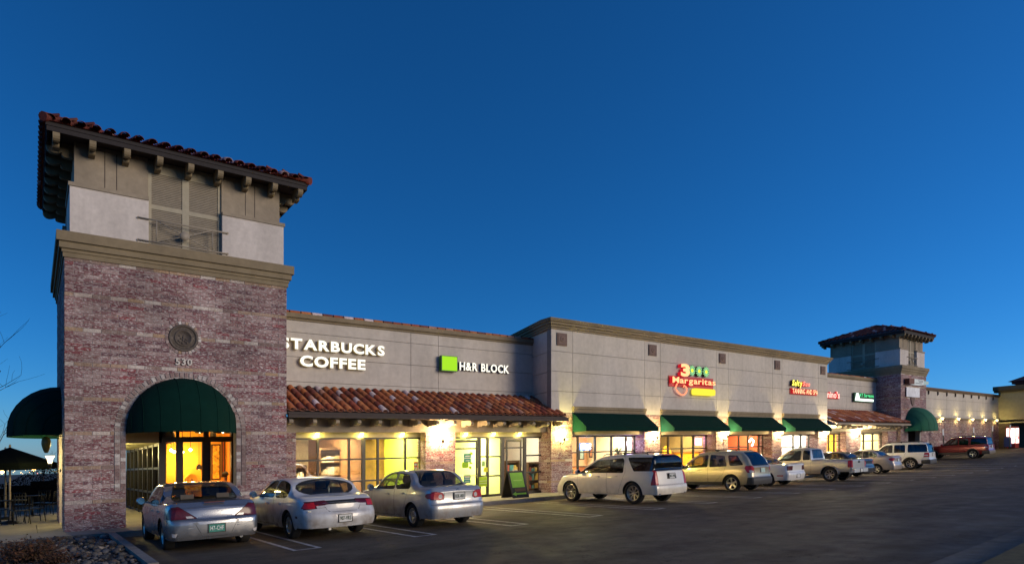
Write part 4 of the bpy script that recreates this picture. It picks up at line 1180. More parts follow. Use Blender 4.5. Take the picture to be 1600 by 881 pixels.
def sheet(name, xs, ys, zf, m, hole=None):
    mb = MB(); vs = [(x, y, zf(x, y)) for y in ys for x in xs]; n = len(xs)
    fs = [(j * n + i, j * n + i + 1, (j + 1) * n + i + 1, (j + 1) * n + i) for j in range(len(ys) - 1) for i in range(n - 1)]
    mb.add(vs, fs, 0, True); return mb.build(name, m, None, kind='structure')
gx = [-3000, -800, -200, -60, -20, 0, 10, 20, 30] + list(range(34, 104, 3)) + [130, 200, 500, 1500, 4000]
gy = [-400, -100, -30, -10, 0, 4, 10, 18.9, 24, 30, 40, 60]
sheet('ground', gx, gy, lambda x, y: rise(x), ASPH)
FIELD = pm('dry_field', (.03, .028, .026), .95, .4, .05)
sheet('field', [-4000, -1000, -300, -60, 0, 30, 100, 400, 2000, 5000], [60, 90, 150, 300, 800, 2500, 6000], lambda x, y: -.02 if y < 61 else -.3, FIELD)
# raised walk in front of the shops, poured in slabs with tooled joints
def slab_run(x0, x1, y0, y1, step, name='sidewalk'):
    n = max(1, int(round((x1 - x0) / step))); base = thing('sidewalk', (x0, y0, 0), None, None); base['kind'] = 'structure'
    for i in range(n):
        a = x0 + (x1 - x0) * i / n; b = x0 + (x1 - x0) * (i + 1) / n
        mb = MB(); za, zb = rise(a), rise(b)
        mb.hexa([(a + .006, y0, -.2 + za), (b - .006, y0, -.2 + zb), (b - .006, y1, -.2 + zb), (a + .006, y1, -.2 + za), (a + .006, y0, WALK + za), (b - .006, y0, WALK + zb), (b - .006, y1, WALK + zb), (a + .006, y1, WALK + za)])
        mb.build('paving_slab', CONCRETE, base)
    return base
wk = slab_run(-14, 54, 19.06, 20.7, 1.55)
wk2 = slab_run(-14, 6.2, 20.712, 24.0, 2.0)
wk3 = slab_run(-14, 6.2, 24.012, 31.0, 2.6)
wk4 = slab_run(6.212, 54, 20.712, 22.0, 3.0)
kb = thing('kerb', (-14, 18.9, 0), None, None); kb['kind'] = 'structure'
KERB = pm('kerb_concrete', (.24, .215, .19), .9, .2, 4, bump=.3, bscale=90, stain=.3)
for i in range(23):
    a, b = -14 + i * 3.0, -11 + i * 3.0
    za, zb = rise(a), rise(b); mb = MB()
    mb.hexa([(a + .008, 18.87, -.2 + za), (b - .008, 18.87, -.2 + zb), (b - .008, 19.05, -.2 + zb), (a + .008, 19.05, -.2 + za), (a + .008, 18.90, WALK + za), (b - .008, 18.90, WALK + zb), (b - .008, 19.05, WALK + zb), (a + .008, 19.05, WALK + za)])
    mb.build('kerb_stone', KERB, kb)
# bay markings: hairpin pairs
LINE = pm('worn_white_paint', (.45, .42, .38), .8, .45, 7)
ln = thing('bay_marking', (4, 15, 0), None, None); ln['kind'] = 'structure'
for k in range(-0, 19):
    x = 4.15 + 2.72 * k
    mb = MB(); z = .005
    for (a, b, c, d) in ((x, x + .09, 12.6, 18.4), (x + .5, x + .59, 12.6, 18.4), (x + .09, x + .5, 12.6, 12.69)):
        mb.quad((a, c, z + rise(a)), (b, c, z + rise(b)), (b, d, z + rise(b)), (a, d, z + rise(a)))
    mb.build('bay_line', LINE, ln)
# near right: gutter, kerb and grass
gp = thing('kerb', (5, 3.6, 0), None, None); gp['kind'] = 'structure'
for i in range(22):
    a, b = 4 + i * 3.0, 7 + i * 3.0; za, zb = rise(a), rise(b); mb = MB()
    y1 = lambda x: 3.52 + .045 * (x - 10)
    mb.hexa([(a + .01, y1(a) - .62, -.2 + za), (b - .01, y1(b) - .62, -.2 + zb), (b - .01, y1(b), -.2 + zb), (a + .01, y1(a), -.2 + za), (a + .01, y1(a) - .62, .035 + za), (b - .01, y1(b) - .62, .035 + zb), (b - .01, y1(b), .012 + zb), (a + .01, y1(a), .012 + za)])
    mb.hexa([(a + .01, y1(a) - .80, -.2 + za), (b - .01, y1(b) - .80, -.2 + zb), (b - .01, y1(b) - .62, -.2 + zb), (a + .01, y1(a) - .62, -.2 + za), (a + .01, y1(a) - .80, .15 + za), (b - .01, y1(b) - .80, .15 + zb), (b - .01, y1(b) - .65, .15 + zb), (a + .01, y1(a) - .65, .15 + za)])
    mb.build('kerb_stone', pm('dirty_kerb', (.15, .13, .105), .95, .3, 3, bump=.3, bscale=90, stain=.4), gp)
GRASSB = pm('turf_soil', (.09, .075, .03), .95, .4, 6)
mb = MB(); mb.quad((2, -20, .13), (70, -20, .13 + rise(70)), (70, 3.52 + .045 * 60 - .8, .13 + rise(70)), (2, 3.52 + .045 * -8 - .8, .13)); mb.build('turf_bed', GRASSB, None, kind='structure')
gr = random.Random(5); mb = MB()
for i in range(9000):
    x = gr.uniform(9.0, 20.0); y = gr.uniform(.6, 3.52 + .045 * (x - 10) - .82)
    h = gr.uniform(.03, .075); a = gr.uniform(0, 2 * PI); w = .004; dx, dy = math.cos(a) * w, math.sin(a) * w
    lx, ly = gr.uniform(-.03, .03), gr.uniform(-.03, .03)
    mb.add([(x - dx, y - dy, .125), (x + dx, y + dy, .125), (x + lx, y + ly, .125 + h)], [(0, 1, 2)])
mb.build('grass', pm('dry_grass', (.20, .17, .055), .9, .4, 3, rnd=.4), None, kind='stuff')
# planting bed in the lower left, edged with kerb, full of river stones
pb = thing('planting_bed', (-2, 15.5, .1), None, None); pb['kind'] = 'structure'
mb = MB(); mb.box(-14, 1.55, 12.0, 18.86, -.1, .07); mb.build('soil', pm('bed_soil', (.05, .04, .035), .95, .4, 6), pb)
for i in range(5):
    y0 = 12.0 + i * 1.37
    mb = MB(); mb.hexa([(1.55, y0 + .006, -.2), (1.74, y0 + .006, -.2), (1.74, y0 + 1.364, -.2), (1.55, y0 + 1.364, -.2), (1.55, y0 + .006, .15), (1.71, y0 + .006, .15), (1.71, y0 + 1.364, .15), (1.55, y0 + 1.364, .15)])
    mb.build('kerb_stone', KERB, pb)
STONE = ramp_mat('river_stone', [(0, (.055, .055, .062)), (.2, (.09, .085, .08)), (.4, (.035, .042, .052)), (.55, (.13, .115, .105)), (.7, (.075, .055, .042)), (.82, (.085, .09, .105)), (.95, (.30, .27, .24))], .75, ((.1, .1, .1), .55, .75, .4), 12, .3, 50)
def stone_mesh(seed):
    r = random.Random(seed); bm = bmesh.new(); bmesh.ops.create_icosphere(bm, subdivisions=1, radius=.07)
    for v in bm.verts: v.co *= r.uniform(.82, 1.18)
    for f in bm.faces: f.smooth = True
    me = bpy.data.meshes.new('stone'); bm.to_mesh(me); bm.free(); me.materials.append(STONE); return me
SM = [stone_mesh(i) for i in range(7)]
sr = random.Random(21); spots = []
tries = 0
while len(spots) < 3400 and tries < 20000:
    tries += 1
    x = sr.uniform(-5.2, 1.5); y = sr.uniform(12.5, 18.8)
    spots.append((x, y, sr.choice((.32, .4, .48, .55, .62, .75, 1.0)) * sr.uniform(.85, 1.15), math.hypot(x - 0, y)))
spots.sort(key=lambda s_: s_[3] / s_[2])
stf = MB()
vis = [s_ for s_ in spots if s_[0] > -.30 * (s_[1] - 12) - .9]
ids = set(id(s_) for s_ in vis[:300])
for s_ in spots:
    x, y, k, _ = s_
    e = (sr.uniform(-.5, .5), sr.uniform(-.5, .5), sr.uniform(0, 6.3)); scl = (k * 1.25, k, k * .7); z = .07 + .035 * k + sr.uniform(0, .03)
    if id(s_) in ids: inst('stone', sr.choice(SM), pb, (x, y, z), e, scl)
    else:
        me = sr.choice(SM)
        from mathutils import Euler
        M_ = Euler(e).to_matrix() @ Matrix.Diagonal(scl)
        stf.add([tuple(M_ @ v.co + Vector((x, y, z))) for v in me.vertices], [tuple(p.vertices) for p in me.polygons], 0, True)
stf.build('cobbles', STONE, pb, kind='stuff')
def twig_shrub(name, x, y, z, rad, h, n, label, m, seed, leaf=True):
    r = random.Random(seed); t = thing(name, (x, y, z), label, 'shrub')
    st = MB(); lf = MB()
    for i in range(n):
        a = r.uniform(0, 2 * PI); e = r.uniform(.25, 1.2); L = r.uniform(.6, 1.0)
        d = Vector((math.cos(a) * math.cos(e) * rad, math.sin(a) * math.cos(e) * rad, math.sin(e) * h)) * L
        mid = d * .5 + Vector((0, 0, .08 * h)); p0 = Vector((x, y, z))
        st.tube([p0, p0 + mid, p0 + d], [.006, .005, .002], 3)
        for q in range(14):
            f = r.uniform(.35, 1.0); c = p0 + (mid * 2 * f if f < .5 else mid + (d - mid) * (f - .5) * 2) + Vector((r.gauss(0, .05), r.gauss(0, .05), r.gauss(0, .04)))
            u = Vector((r.gauss(0, 1), r.gauss(0, 1), r.gauss(0, 1))).normalized(); v = u.cross(Vector((r.gauss(0, 1), r.gauss(0, 1), r.gauss(0, 1)))).normalized(); s = r.uniform(.012, .03)
            lf.add([tuple(c - u * s), tuple(c + v * s * .6), tuple(c + u * s), tuple(c - v * s * .6)], [(0, 1, 2, 3)])
    st.build('stems', DBROWN, t); lf.build('foliage', m, t)
RUST = ramp_mat('rusty_leaf', [(0, (.055, .026, .016)), (.3, (.085, .036, .018)), (.6, (.04, .02, .014)), (.8, (.07, .042, .02))], .85, None, 10, .1)
twig_shrub('dry_shrub', -.02, 14.25, .1, .72, .52, 170, 'large dry rust brown shrub in the lower left corner', RUST, 4)
twig_shrub('dry_shrub', .35, 13.3, .1, .42, .30, 60, 'small dry brown shrub among the stones left of the kerb', RUST, 9)
twig_shrub('dry_shrub', -1.1, 16.9, .1, .5, .34, 60, 'low dry shrub behind the big rust shrub at the left edge', RUST, 12)

# ------------------------------------------------------------------ far beyond on the left: hedge line, lights, bare trees
HEDGE = pm('night_hedge', (.0035, .004, .0045), .98, .4, 1.5, spec=.02)
hr = random.Random(8)
hb = MB()
for i in range(15000):
    x = hr.uniform(-14, 6); y = hr.gauss(43, 1.2); top = 1.35 + .35 * math.sin(x * .8) + .2 * math.sin(x * 2.1 + 1) + (.35 if x > -2 else 0)
    z = hr.uniform(0, 1) ** .6 * top; s = hr.uniform(.025, .055)
    u = Vector((hr.gauss(0, 1), hr.gauss(0, 1), hr.gauss(0, 1))).normalized(); v = u.orthogonal()
    c = Vector((x, y, z)); hb.add([tuple(c - u * s), tuple(c + v * s * .6), tuple(c + u * s), tuple(c - v * s * .6)], [(0, 1, 2, 3)])
for i in range(20): hb.box(-14 + i, -13 + i, 42.6, 43.4, -.3, 1.2 + .25 * math.sin((-13.5 + i) * .8))
hb.build('hedge', HEDGE, None, kind='stuff', label='dark hedge line beyond the cafe patio')
tl = MB(); tl2 = MB()
for i in range(34):
    x = hr.uniform(-45, 12); y = hr.uniform(700, 900); z = hr.uniform(2, 8); s = hr.uniform(.2, .5)
    (tl if hr.random() < .6 else tl2).lathe([(0, -s), (s, 0), (0, s)], (x, y, z), 6)
tl.build('town_lights', em('town_amber', (1.0, .62, .25), 5.0), None, kind='stuff', label='scatter of distant amber town lights on the horizon')
tl2.build('town_glow', em('town_red', (1.0, .25, .2), 4.0), None, kind='stuff', label='scatter of distant red town lights on the horizon')
for (x, y, z, s, lab) in ((PX(3, 500), 500, 3.5, 2.3, 'bright orange distant street light at the left edge'), (PX(53, 500), 500, 4.5, 2.2, 'bright orange distant street light behind the patio hedge')):
    t = thing('distant_light', (x, y, 0), lab, 'street light'); mb = MB(); mb.tube([(x, y, 0), (x, y, z)], .12, 6); mb.build('pole', METAL, t)
    mb = MB(); mb.lathe([(0, -s * .6), (s * .6, 0), (0, s * .6)], (x, y, z), 8); mb.build('lamp', em('street_amber', (1.0, .5, .15), 14.0), t)
def bare_tree(name, x, y, h, spread, label, seed, depth=4, cat='tree', r0=.07):
    r = random.Random(seed); t = thing(name, (x, y, 0), label, cat); tr = MB(); br = MB()
    def grow(p, d, L, rad, lev):
        pts = [p]; q = p
        for i in range(3):
            d = (d + Vector((r.gauss(0, .12), r.gauss(0, .12), r.gauss(0, .06) + .03))).normalized(); q = q + d * L / 3; pts.append(q)
        (tr if lev == 0 else br).tube(pts, [rad, rad * .85, rad * .7, rad * .55], 7 if lev < 2 else 4)
        if lev >= depth: return
        for k in range(r.randint(3, 4)):
            f = r.randint(1, 3); a = r.uniform(0, 2 * PI); side = Vector((math.cos(a), math.sin(a), r.uniform(.1, .7))).normalized()
            grow(pts[f], (d * .6 + side * spread).normalized(), L * r.uniform(.55, .75), rad * .5, lev + 1)
    grow(Vector((x, y, 0)), Vector((0, 0, 1)), h * .42, r0, 0)
    tr.build('trunk', DBROWN, t); br.build('branches', DBROWN, t)
bare_tree('bare_tree', PX(-112, 24.5), 24.5, 7.6, .7, 'bare winter tree whose twig tips reach in at the left edge', 3)
bare_tree('bare_tree', PX(66, 90), 90, 5.0, .9, 'small bare tree on the horizon behind the patio', 14, 4)

# ------------------------------------------------------------------ patio furniture
def umbrella(x, y, lab, h=2.42, w=1.25):
    t = thing('patio_umbrella', (x, y, WALK), lab, 'umbrella', 'closed-sided patio umbrellas')
    mb = MB(); n = 8; zt = WALK + h; vs = [(x, y, zt)]
    for k in range(n): a = 2 * PI * k / n + .2; vs.append((x + w * math.cos(a), y + w * math.sin(a), zt - .52))
    for k in range(n): a = 2 * PI * k / n + .2; vs.append((x + w * math.cos(a), y + w * math.sin(a), zt - .72))
    mb.add(vs, [(0, k + 1, (k + 1) % n + 1) for k in range(n)] + [(k + 1, (k + 1) % n + 1, (k + 1) % n + 1 + n, k + 1 + n) for k in range(n)])
    mb.build('canopy', pm('black_green_canvas', (.0025, .004, .004), .95, .1, spec=.05), t)
    mb = MB(); mb.tube([(x, y, WALK), (x, y, zt + .02)], .028, 8); mb.lathe([(0, .1), (.03, .06), (.03, 0)], (x, y, zt), 8); mb.build('pole', pm('pale_wood_pole', (.42, .33, .24), .6, .2), t)
    mb = MB(); mb.lathe([(0, .1), (.06, .1), (.25, .05), (.25, 0), (0, 0)], (x, y, WALK), 12); mb.build('base', METAL, t)
umbrella(PX(15.5, 25.6), 25.6, 'dark patio umbrella nearest the brick tower, on the pale right-hand pole')
umbrella(PX(8.5, 28.2), 28.2, 'dark patio umbrella just behind the nearest one, on the left-hand pole')
def cafe_table(x, y, lab):
    t = thing('cafe_table', (x, y, WALK), lab, 'table', 'black cafe tables on the patio'); 
    mb = MB(); mb.lathe([(0, .72), (.36, .72), (.36, .745), (0, .745)], (x, y, WALK), 18); mb.build('tabletop', METAL, t)
    mb = MB(); mb.tube([(x, y, WALK + .02), (x, y, WALK + .72)], .03); mb.lathe([(0, .03), (.24, .015), (.24, 0), (0, 0)], (x, y, WALK), 12); mb.build('pedestal', METAL, t)
def chair_proto():
    t = thing('cafe_chair', (0, 0, 0), '', 'chair', 'black iron cafe chairs on the patio')
    mb = MB(); mb.box(-.2, .2, -.2, .2, .43, .455); mb.build('seat', METAL, t)
    for sx in (-1, 1):
        for sy in (-1, 1):
            mb = MB(); mb.tube([(sx * .19, sy * .19, .43), (sx * .22, sy * .23, 0)], .013, 6); mb.build('leg', METAL, t)
    mb = MB()
    for i in range(5): mb.tube([(-.17 + .085 * i, .19, .45), (-.17 + .085 * i, .24, .85)], .008, 5)
    mb.tube([(-.2, .19, .45), (-.2, .245, .88), (.2, .245, .88), (.2, .19, .45)], .014, 6); mb.build('backrest', METAL, t)
    return t
def dup(root, loc, rz, label=None):
    r = root.copy(); COL.objects.link(r); r.location = loc; r.rotation_euler = (0, 0, rz); ORG[r] = Vector(loc)
    if label: r['label'] = label
    for ch in list(root.children):
        c = ch.copy(); COL.objects.link(c); c.parent = r; ORG[c] = Vector(loc)
        for g in ch.children:
            d = g.copy(); COL.objects.link(d); d.parent = c; ORG[d] = Vector(loc)
    return r
chp = chair_proto(); first = True
tabs = [(-.45, 25.4, 'round black cafe table on the patio nearest the tower'), (-2.4, 27.5, 'round black cafe table behind the umbrella pole'), (.05, 29.5, 'round black cafe table at the back of the patio')]
k = 0
clab = ['nearest', 'left', 'right', 'rear']
for ti, (tx, ty, lab) in enumerate(tabs):
    cafe_table(tx, ty, lab)
    for q in range(4):
        a = q * PI / 2 + .4 * ti + .3; x, y = tx + .58 * math.cos(a), ty + .58 * math.sin(a); rz = a - PI / 2
        lb = 'black iron cafe chair at the ' + ('table nearest the tower' if ti == 0 else 'table behind the umbrella pole' if ti == 1 else 'rearmost patio table') + ', ' + ('on its right side', 'on its far side', 'on its left side', 'on its near side')[q]
        if first: chp.location = (x, y, WALK); chp.rotation_euler = (0, 0, rz); chp['label'] = lb; first = False; ORG[chp] = Vector((x, y, WALK))
        else: dup(chp, (x, y, WALK), rz, lb)
RIGID = True

# ------------------------------------------------------------------ coffee shop behind the tower porch
ca = thing('coffee_shop', (3.3, 22.6, WALK), 'glazed coffee shop corner glowing orange behind the tower arch', 'building')
YD = 22.6; xd = lambda x: PX(x, YD); zd = lambda x, y: PZ(x, y, YD)
XC = xd(253)
xs = [XC, xd(277.5), xd(322), xd(363)]
storefront(ca, xs, WALK, 3.3, YD, [zd(320, 688)], [.18, .09, .14, .09])
ft = MB(); ft.box(XC - .02, xs[3] + .05, YD - .075, YD + .075, zd(320, 690), zd(320, 682)); ft.build('transom', FRAME, ca)
ft = MB(); ft.box(xs[1] + .03, xs[1] + .15, YD - .07, YD + .03, WALK, zd(300, 690)); ft.box(xs[2] - .13, xs[2] + .13, YD - .07, YD + .03, WALK, zd(300, 690)); ft.build('door_stile', FRAME, ca)
ft = MB(); ft.box(xs[3] + .05, xs[3] + .6, YD - .2, YD + .3, WALK, 3.75); ft.build('brown_post', pm('brown_post', (.20, .13, .07), .7, .2), ca)
ft = MB(); ft.box(TX0 + .36, XC + .02, YD - .05, YD + .15, 2.55, 3.75); ft.build('beam', DTAN, ca)
# glazed side wall running back along the patio
n = 7; y0, y1 = YD + .1, 31.0
for i in range(n + 1):
    y = y0 + (y1 - y0) * i / n; mb = MB(); mb.box(XC - .09, XC + .03, y - .05, y + .05, WALK, 2.55); mb.build('mullion', FRAME, ca)
mb = MB()
for z in (.2, .95, 1.75, 2.5): mb.box(XC - .07, XC + .02, y0, y1, z - .035, z + .035)
mb.build('window_frame', FRAME, ca)
for i in range(n):
    a, b = y0 + (y1 - y0) * i / n + .05, y0 + (y1 - y0) * (i + 1) / n - .05
    mb = MB(); mb.box(XC - .01, XC, a, b, .25, 2.46); mb.build('pane', MIRRORPANE, ca)
mb = MB(); mb.box(XC - .05, XC + .3, y0, y1, 2.55, 4.4); mb.build('side_wall', STUCCO, ca)
mb = MB(); mb.box(XC - 2.4, XC - .05, YD + .15, y1, 2.56, 2.66); mb.build('porch_soffit', pm('soffit_cream', (.45, .42, .22), .8, .1), ca)
for k, y in enumerate((23.6, 26.2, 28.8)):
    mb = MB(); mb.lathe([(0, 2.545), (.11, 2.545), (.12, 2.56)], (XC - 1.2, y, 0), 14); mb.build('downlight', em('downlight_glow', (1.0, .82, .35), 12.0), ca)
    ld = bpy.data.lights.new('downlight', 'POINT'); ld.energy = 75; ld.color = (1.0, .80, .30); ld.shadow_soft_size = .1
    lo = bpy.data.objects.new('downlight', ld); COL.objects.link(lo); lo.location = (XC - 1.2, y, 2.38); SHIFT_LIGHTS.append(lo)
mb = MB(); mb.box(XC, 6.6, YD + .1, 31.1, 4.3, 4.4); mb.box(XC, 6.7, 31.0, 31.1, WALK, 4.4); mb.build('roof_slab', DBROWN, ca)
room(ca, XC + .15, 6.6, YD + .15, 29.0, 3.7, WARMW, pm('cafe_floor', (.30, .16, .06), .4, .2, 3), pm('cafe_ceiling', (.55, .38, .18), .9, .1, 2), ((1.0, .54, .15), 230), pm('gold_back_wall', (.85, .50, .06), .8, .15, 1.2))
def pendant(x, y, z, lab, r=.11, h=.26, ztop=3.7):
    t = thing('pendant_lamp', (x, y, z), lab, 'pendant lamp', 'pendant lamps in the coffee shop')
    mb = MB(); mb.lathe([(.02, h), (.05, h * .9), (r * .9, h * .55), (r, 0)], (x, y, z), 12); mb.build('shade', METAL, t)
    mb = MB(); mb.tube([(x, y, z + h), (x, y, ztop)], .008, 5); mb.build('cord', METAL, t)
    mb = MB(); mb.lathe([(0, -.03), (.05, 0), (.04, .06), (0, .08)], (x, y, z + .02), 8); mb.build('bulb', em('pendant_bulb', (1.0, .8, .45), 12.0), t)
pendant(PX(268, 23.6), 23.6, PZ(268, 683, 23.6), 'small pendant at left above the coffee shop transom')
pendant(PX(312, 23.4), 23.4, PZ(312, 676, 23.4), 'black bell pendant in the middle above the coffee shop doors', .14, .34)
pendant(PX(333, 24.2), 24.2, PZ(333, 682, 24.2), 'small pendant right of the bell pendant in the coffee shop')
pendant(PX(348, 23.2), 23.2, PZ(348, 676, 23.2), 'wide brimmed black pendant at right above the coffee shop doors', .34, .3)
pendant(PX(311, 25.6), 25.6, PZ(311, 733, 25.6), 'glowing pendant hanging low behind the left coffee shop door', .10, .2)
for i, (x, y) in enumerate(((267.5, 703), (272, 705.5), (285, 706), (297.5, 702.5))):
    t = thing('spot_lamp', (PX(x, 27), 27, PZ(x, y, 27)), ['leftmost bare ceiling spot in the coffee shop', 'second bare ceiling spot from left in the coffee shop', 'third bare ceiling spot from left in the coffee shop', 'rightmost bare ceiling spot in the coffee shop'][i], 'spot lamp', 'ceiling spots in the coffee shop')
    q = (PX(x, 27), 27, PZ(x, y, 27)); mb = MB(); mb.lathe([(0, -.07), (.07, 0), (0, .07)], q, 10); mb.build('bulb', em('spot_bulb', (1.0, .85, .45), 22.0), t)
    ld = bpy.data.lights.new('spot_light', 'POINT'); ld.energy = 34; ld.color = (1.0, .62, .18); ld.shadow_soft_size = .06
    lo = bpy.data.objects.new('spot_light', ld); COL.objects.link(lo); lo.location = (q[0] + .3, 28.3, q[2] - .35); SHIFT_LIGHTS.append(lo)
    mb = MB(); mb.tube([(q[0], 27, q[2] + .06), (q[0], 27, 3.7)], .01, 5); mb.build('stem', METAL, t)
# ------------------------------------------------------------------ cars
def paint(name, col, metal, rough=.32, dirt=.0):
    m = bpy.data.materials.new(name); n, l = nt(m)
    out = n.new('ShaderNodeOutputMaterial'); b = n.new('ShaderNodeBsdfPrincipled'); l.new(b.outputs[0], out.inputs[0])
    b.inputs['Metallic'].default_value = metal; b.inputs['Coat Weight'].default_value = .7; b.inputs['Coat Roughness'].default_value = .03
    tc = n.new('ShaderNodeTexCoord'); z = n.new('ShaderNodeTexNoise'); z.inputs['Scale'].default_value = 5; z.inputs['Detail'].default_value = 7
    l.new(tc.outputs['Object'], z.inputs['Vector'])
    sp = n.new('ShaderNodeSeparateXYZ'); l.new(tc.outputs['Object'], sp.inputs[0])
    lo = n.new('ShaderNodeMapRange'); lo.inputs['From Min'].default_value = .95; lo.inputs['From Max'].default_value = .2; lo.inputs['To Max'].default_value = dirt
    l.new(sp.outputs[2], lo.inputs['Value'])
    nr = n.new('ShaderNodeMapRange'); nr.inputs['From Min'].default_value = .35; nr.inputs['From Max'].default_value = .65; l.new(z.outputs['Fac'], nr.inputs['Value'])
    mu = n.new('ShaderNodeMath'); mu.operation = 'MULTIPLY_ADD'; l.new(lo.outputs[0], mu.inputs[0]); l.new(nr.outputs[0], mu.inputs[1]); mu.inputs[2].default_value = .04
    mx = n.new('ShaderNodeMix'); mx.data_type = 'RGBA'; l.new(mu.outputs[0], mx.inputs['Factor']); mx.inputs[6].default_value = (*col, 1); mx.inputs[7].default_value = (.20, .15, .11, 1)
    l.new(mx.outputs[2], b.inputs['Base Color'])
    r = n.new('ShaderNodeMapRange'); r.inputs['To Min'].default_value = rough; r.inputs['To Max'].default_value = rough + .4; l.new(mu.outputs[0], r.inputs['Value'])
    l.new(r.outputs[0], b.inputs['Roughness'])
    return m
RUBBER = pm('tyre_rubber', (.016, .015, .014), .85, .2, 12, coords='obj')
BLACKP = pm('black_plastic', (.018, .017, .016), .55, .15, 12, coords='obj')
GREYP = pm('grey_cladding', (.045, .042, .040), .6, .15, 9, coords='obj')
SEAM = pm('panel_gap', (.008, .008, .008), .9, .0, 5, coords='obj')
SEAT = pm('seat_cloth', (.10, .085, .07), .9, .15, 9, coords='obj')
ALLOY = pm('wheel_alloy', (.58, .56, .52), .3, .08, 9, metal=.9, coords='obj')
CHROME = pm('chrome', (.7, .7, .7), .15, .03, 9, metal=1.0, coords='obj')
REDL = pm('red_lens', (.42, .012, .018), .3, .25, 22, coat=.25, coords='obj')
DREDL = pm('dark_red_lens', (.085, .008, .014), .3, .35, 22, coat=.25, coords='obj')
CLEARL = pm('clear_lens', (.55, .52, .50), .12, .1, 22, coat=1.0, coords='obj')
CARGLASS = glass('car_glass', (.42, .45, .42), (.9, .95, 1.0), 1.5, .02)
DARKGLASS = glass('privacy_glass', (.10, .11, .11), (.9, .95, 1.0), 1.5, .03)
def rpoly(pts, r=.04, n=3):
    """round the corners of a convex polygon"""
    out = []; m = len(pts)
    for i in range(m):
        p0, p, p1 = Vector(pts[i - 1]), Vector(pts[i]), Vector(pts[(i + 1) % m])
        d0, d1 = (p0 - p), (p1 - p); rr = min(r, d0.length * .45, d1.length * .45)
        a, b = p + d0.normalized() * rr, p + d1.normalized() * rr
        for k in range(n + 1):
            t = k / n; q = a * (1 - t) ** 2 + p * 2 * t * (1 - t) + b * t * t; out.append((q.x, q.y))
    return out
def grow(pts, d):
    """offset a convex polygon outwards"""
    c = sum((Vector(p) for p in pts), Vector((0, 0))) / len(pts); out = []; n = len(pts)
    area = sum(pts[i][0] * pts[(i + 1) % n][1] - pts[(i + 1) % n][0] * pts[i][1] for i in range(n)); sg = 1 if area > 0 else -1
    for i in range(n):
        p0, p, p1 = Vector(pts[i - 1]), Vector(pts[i]), Vector(pts[(i + 1) % n])
        e0, e1 = (p - p0), (p1 - p)
        n0 = Vector((e0.y, -e0.x)) * sg; n1 = Vector((e1.y, -e1.x)) * sg
        if n0.length < 1e-9 or n1.length < 1e-9: out.append(tuple(p)); continue
        n0.normalize(); n1.normalize(); b = n0 + n1; b = b / max(b.length_squared / 2, .3); out.append(tuple(p + b * d))
    return out
def inside(p, poly):
    s = 0; n = len(poly)
    for i in range(n):
        a, b = poly[i], poly[(i + 1) % n]
        c = (b[0] - a[0]) * (p[1] - a[1]) - (b[1] - a[1]) * (p[0] - a[0])
        if abs(c) < 1e-12: continue
        if s == 0: s = 1 if c > 0 else -1
        elif (c > 0) != (s > 0): return False
    return True
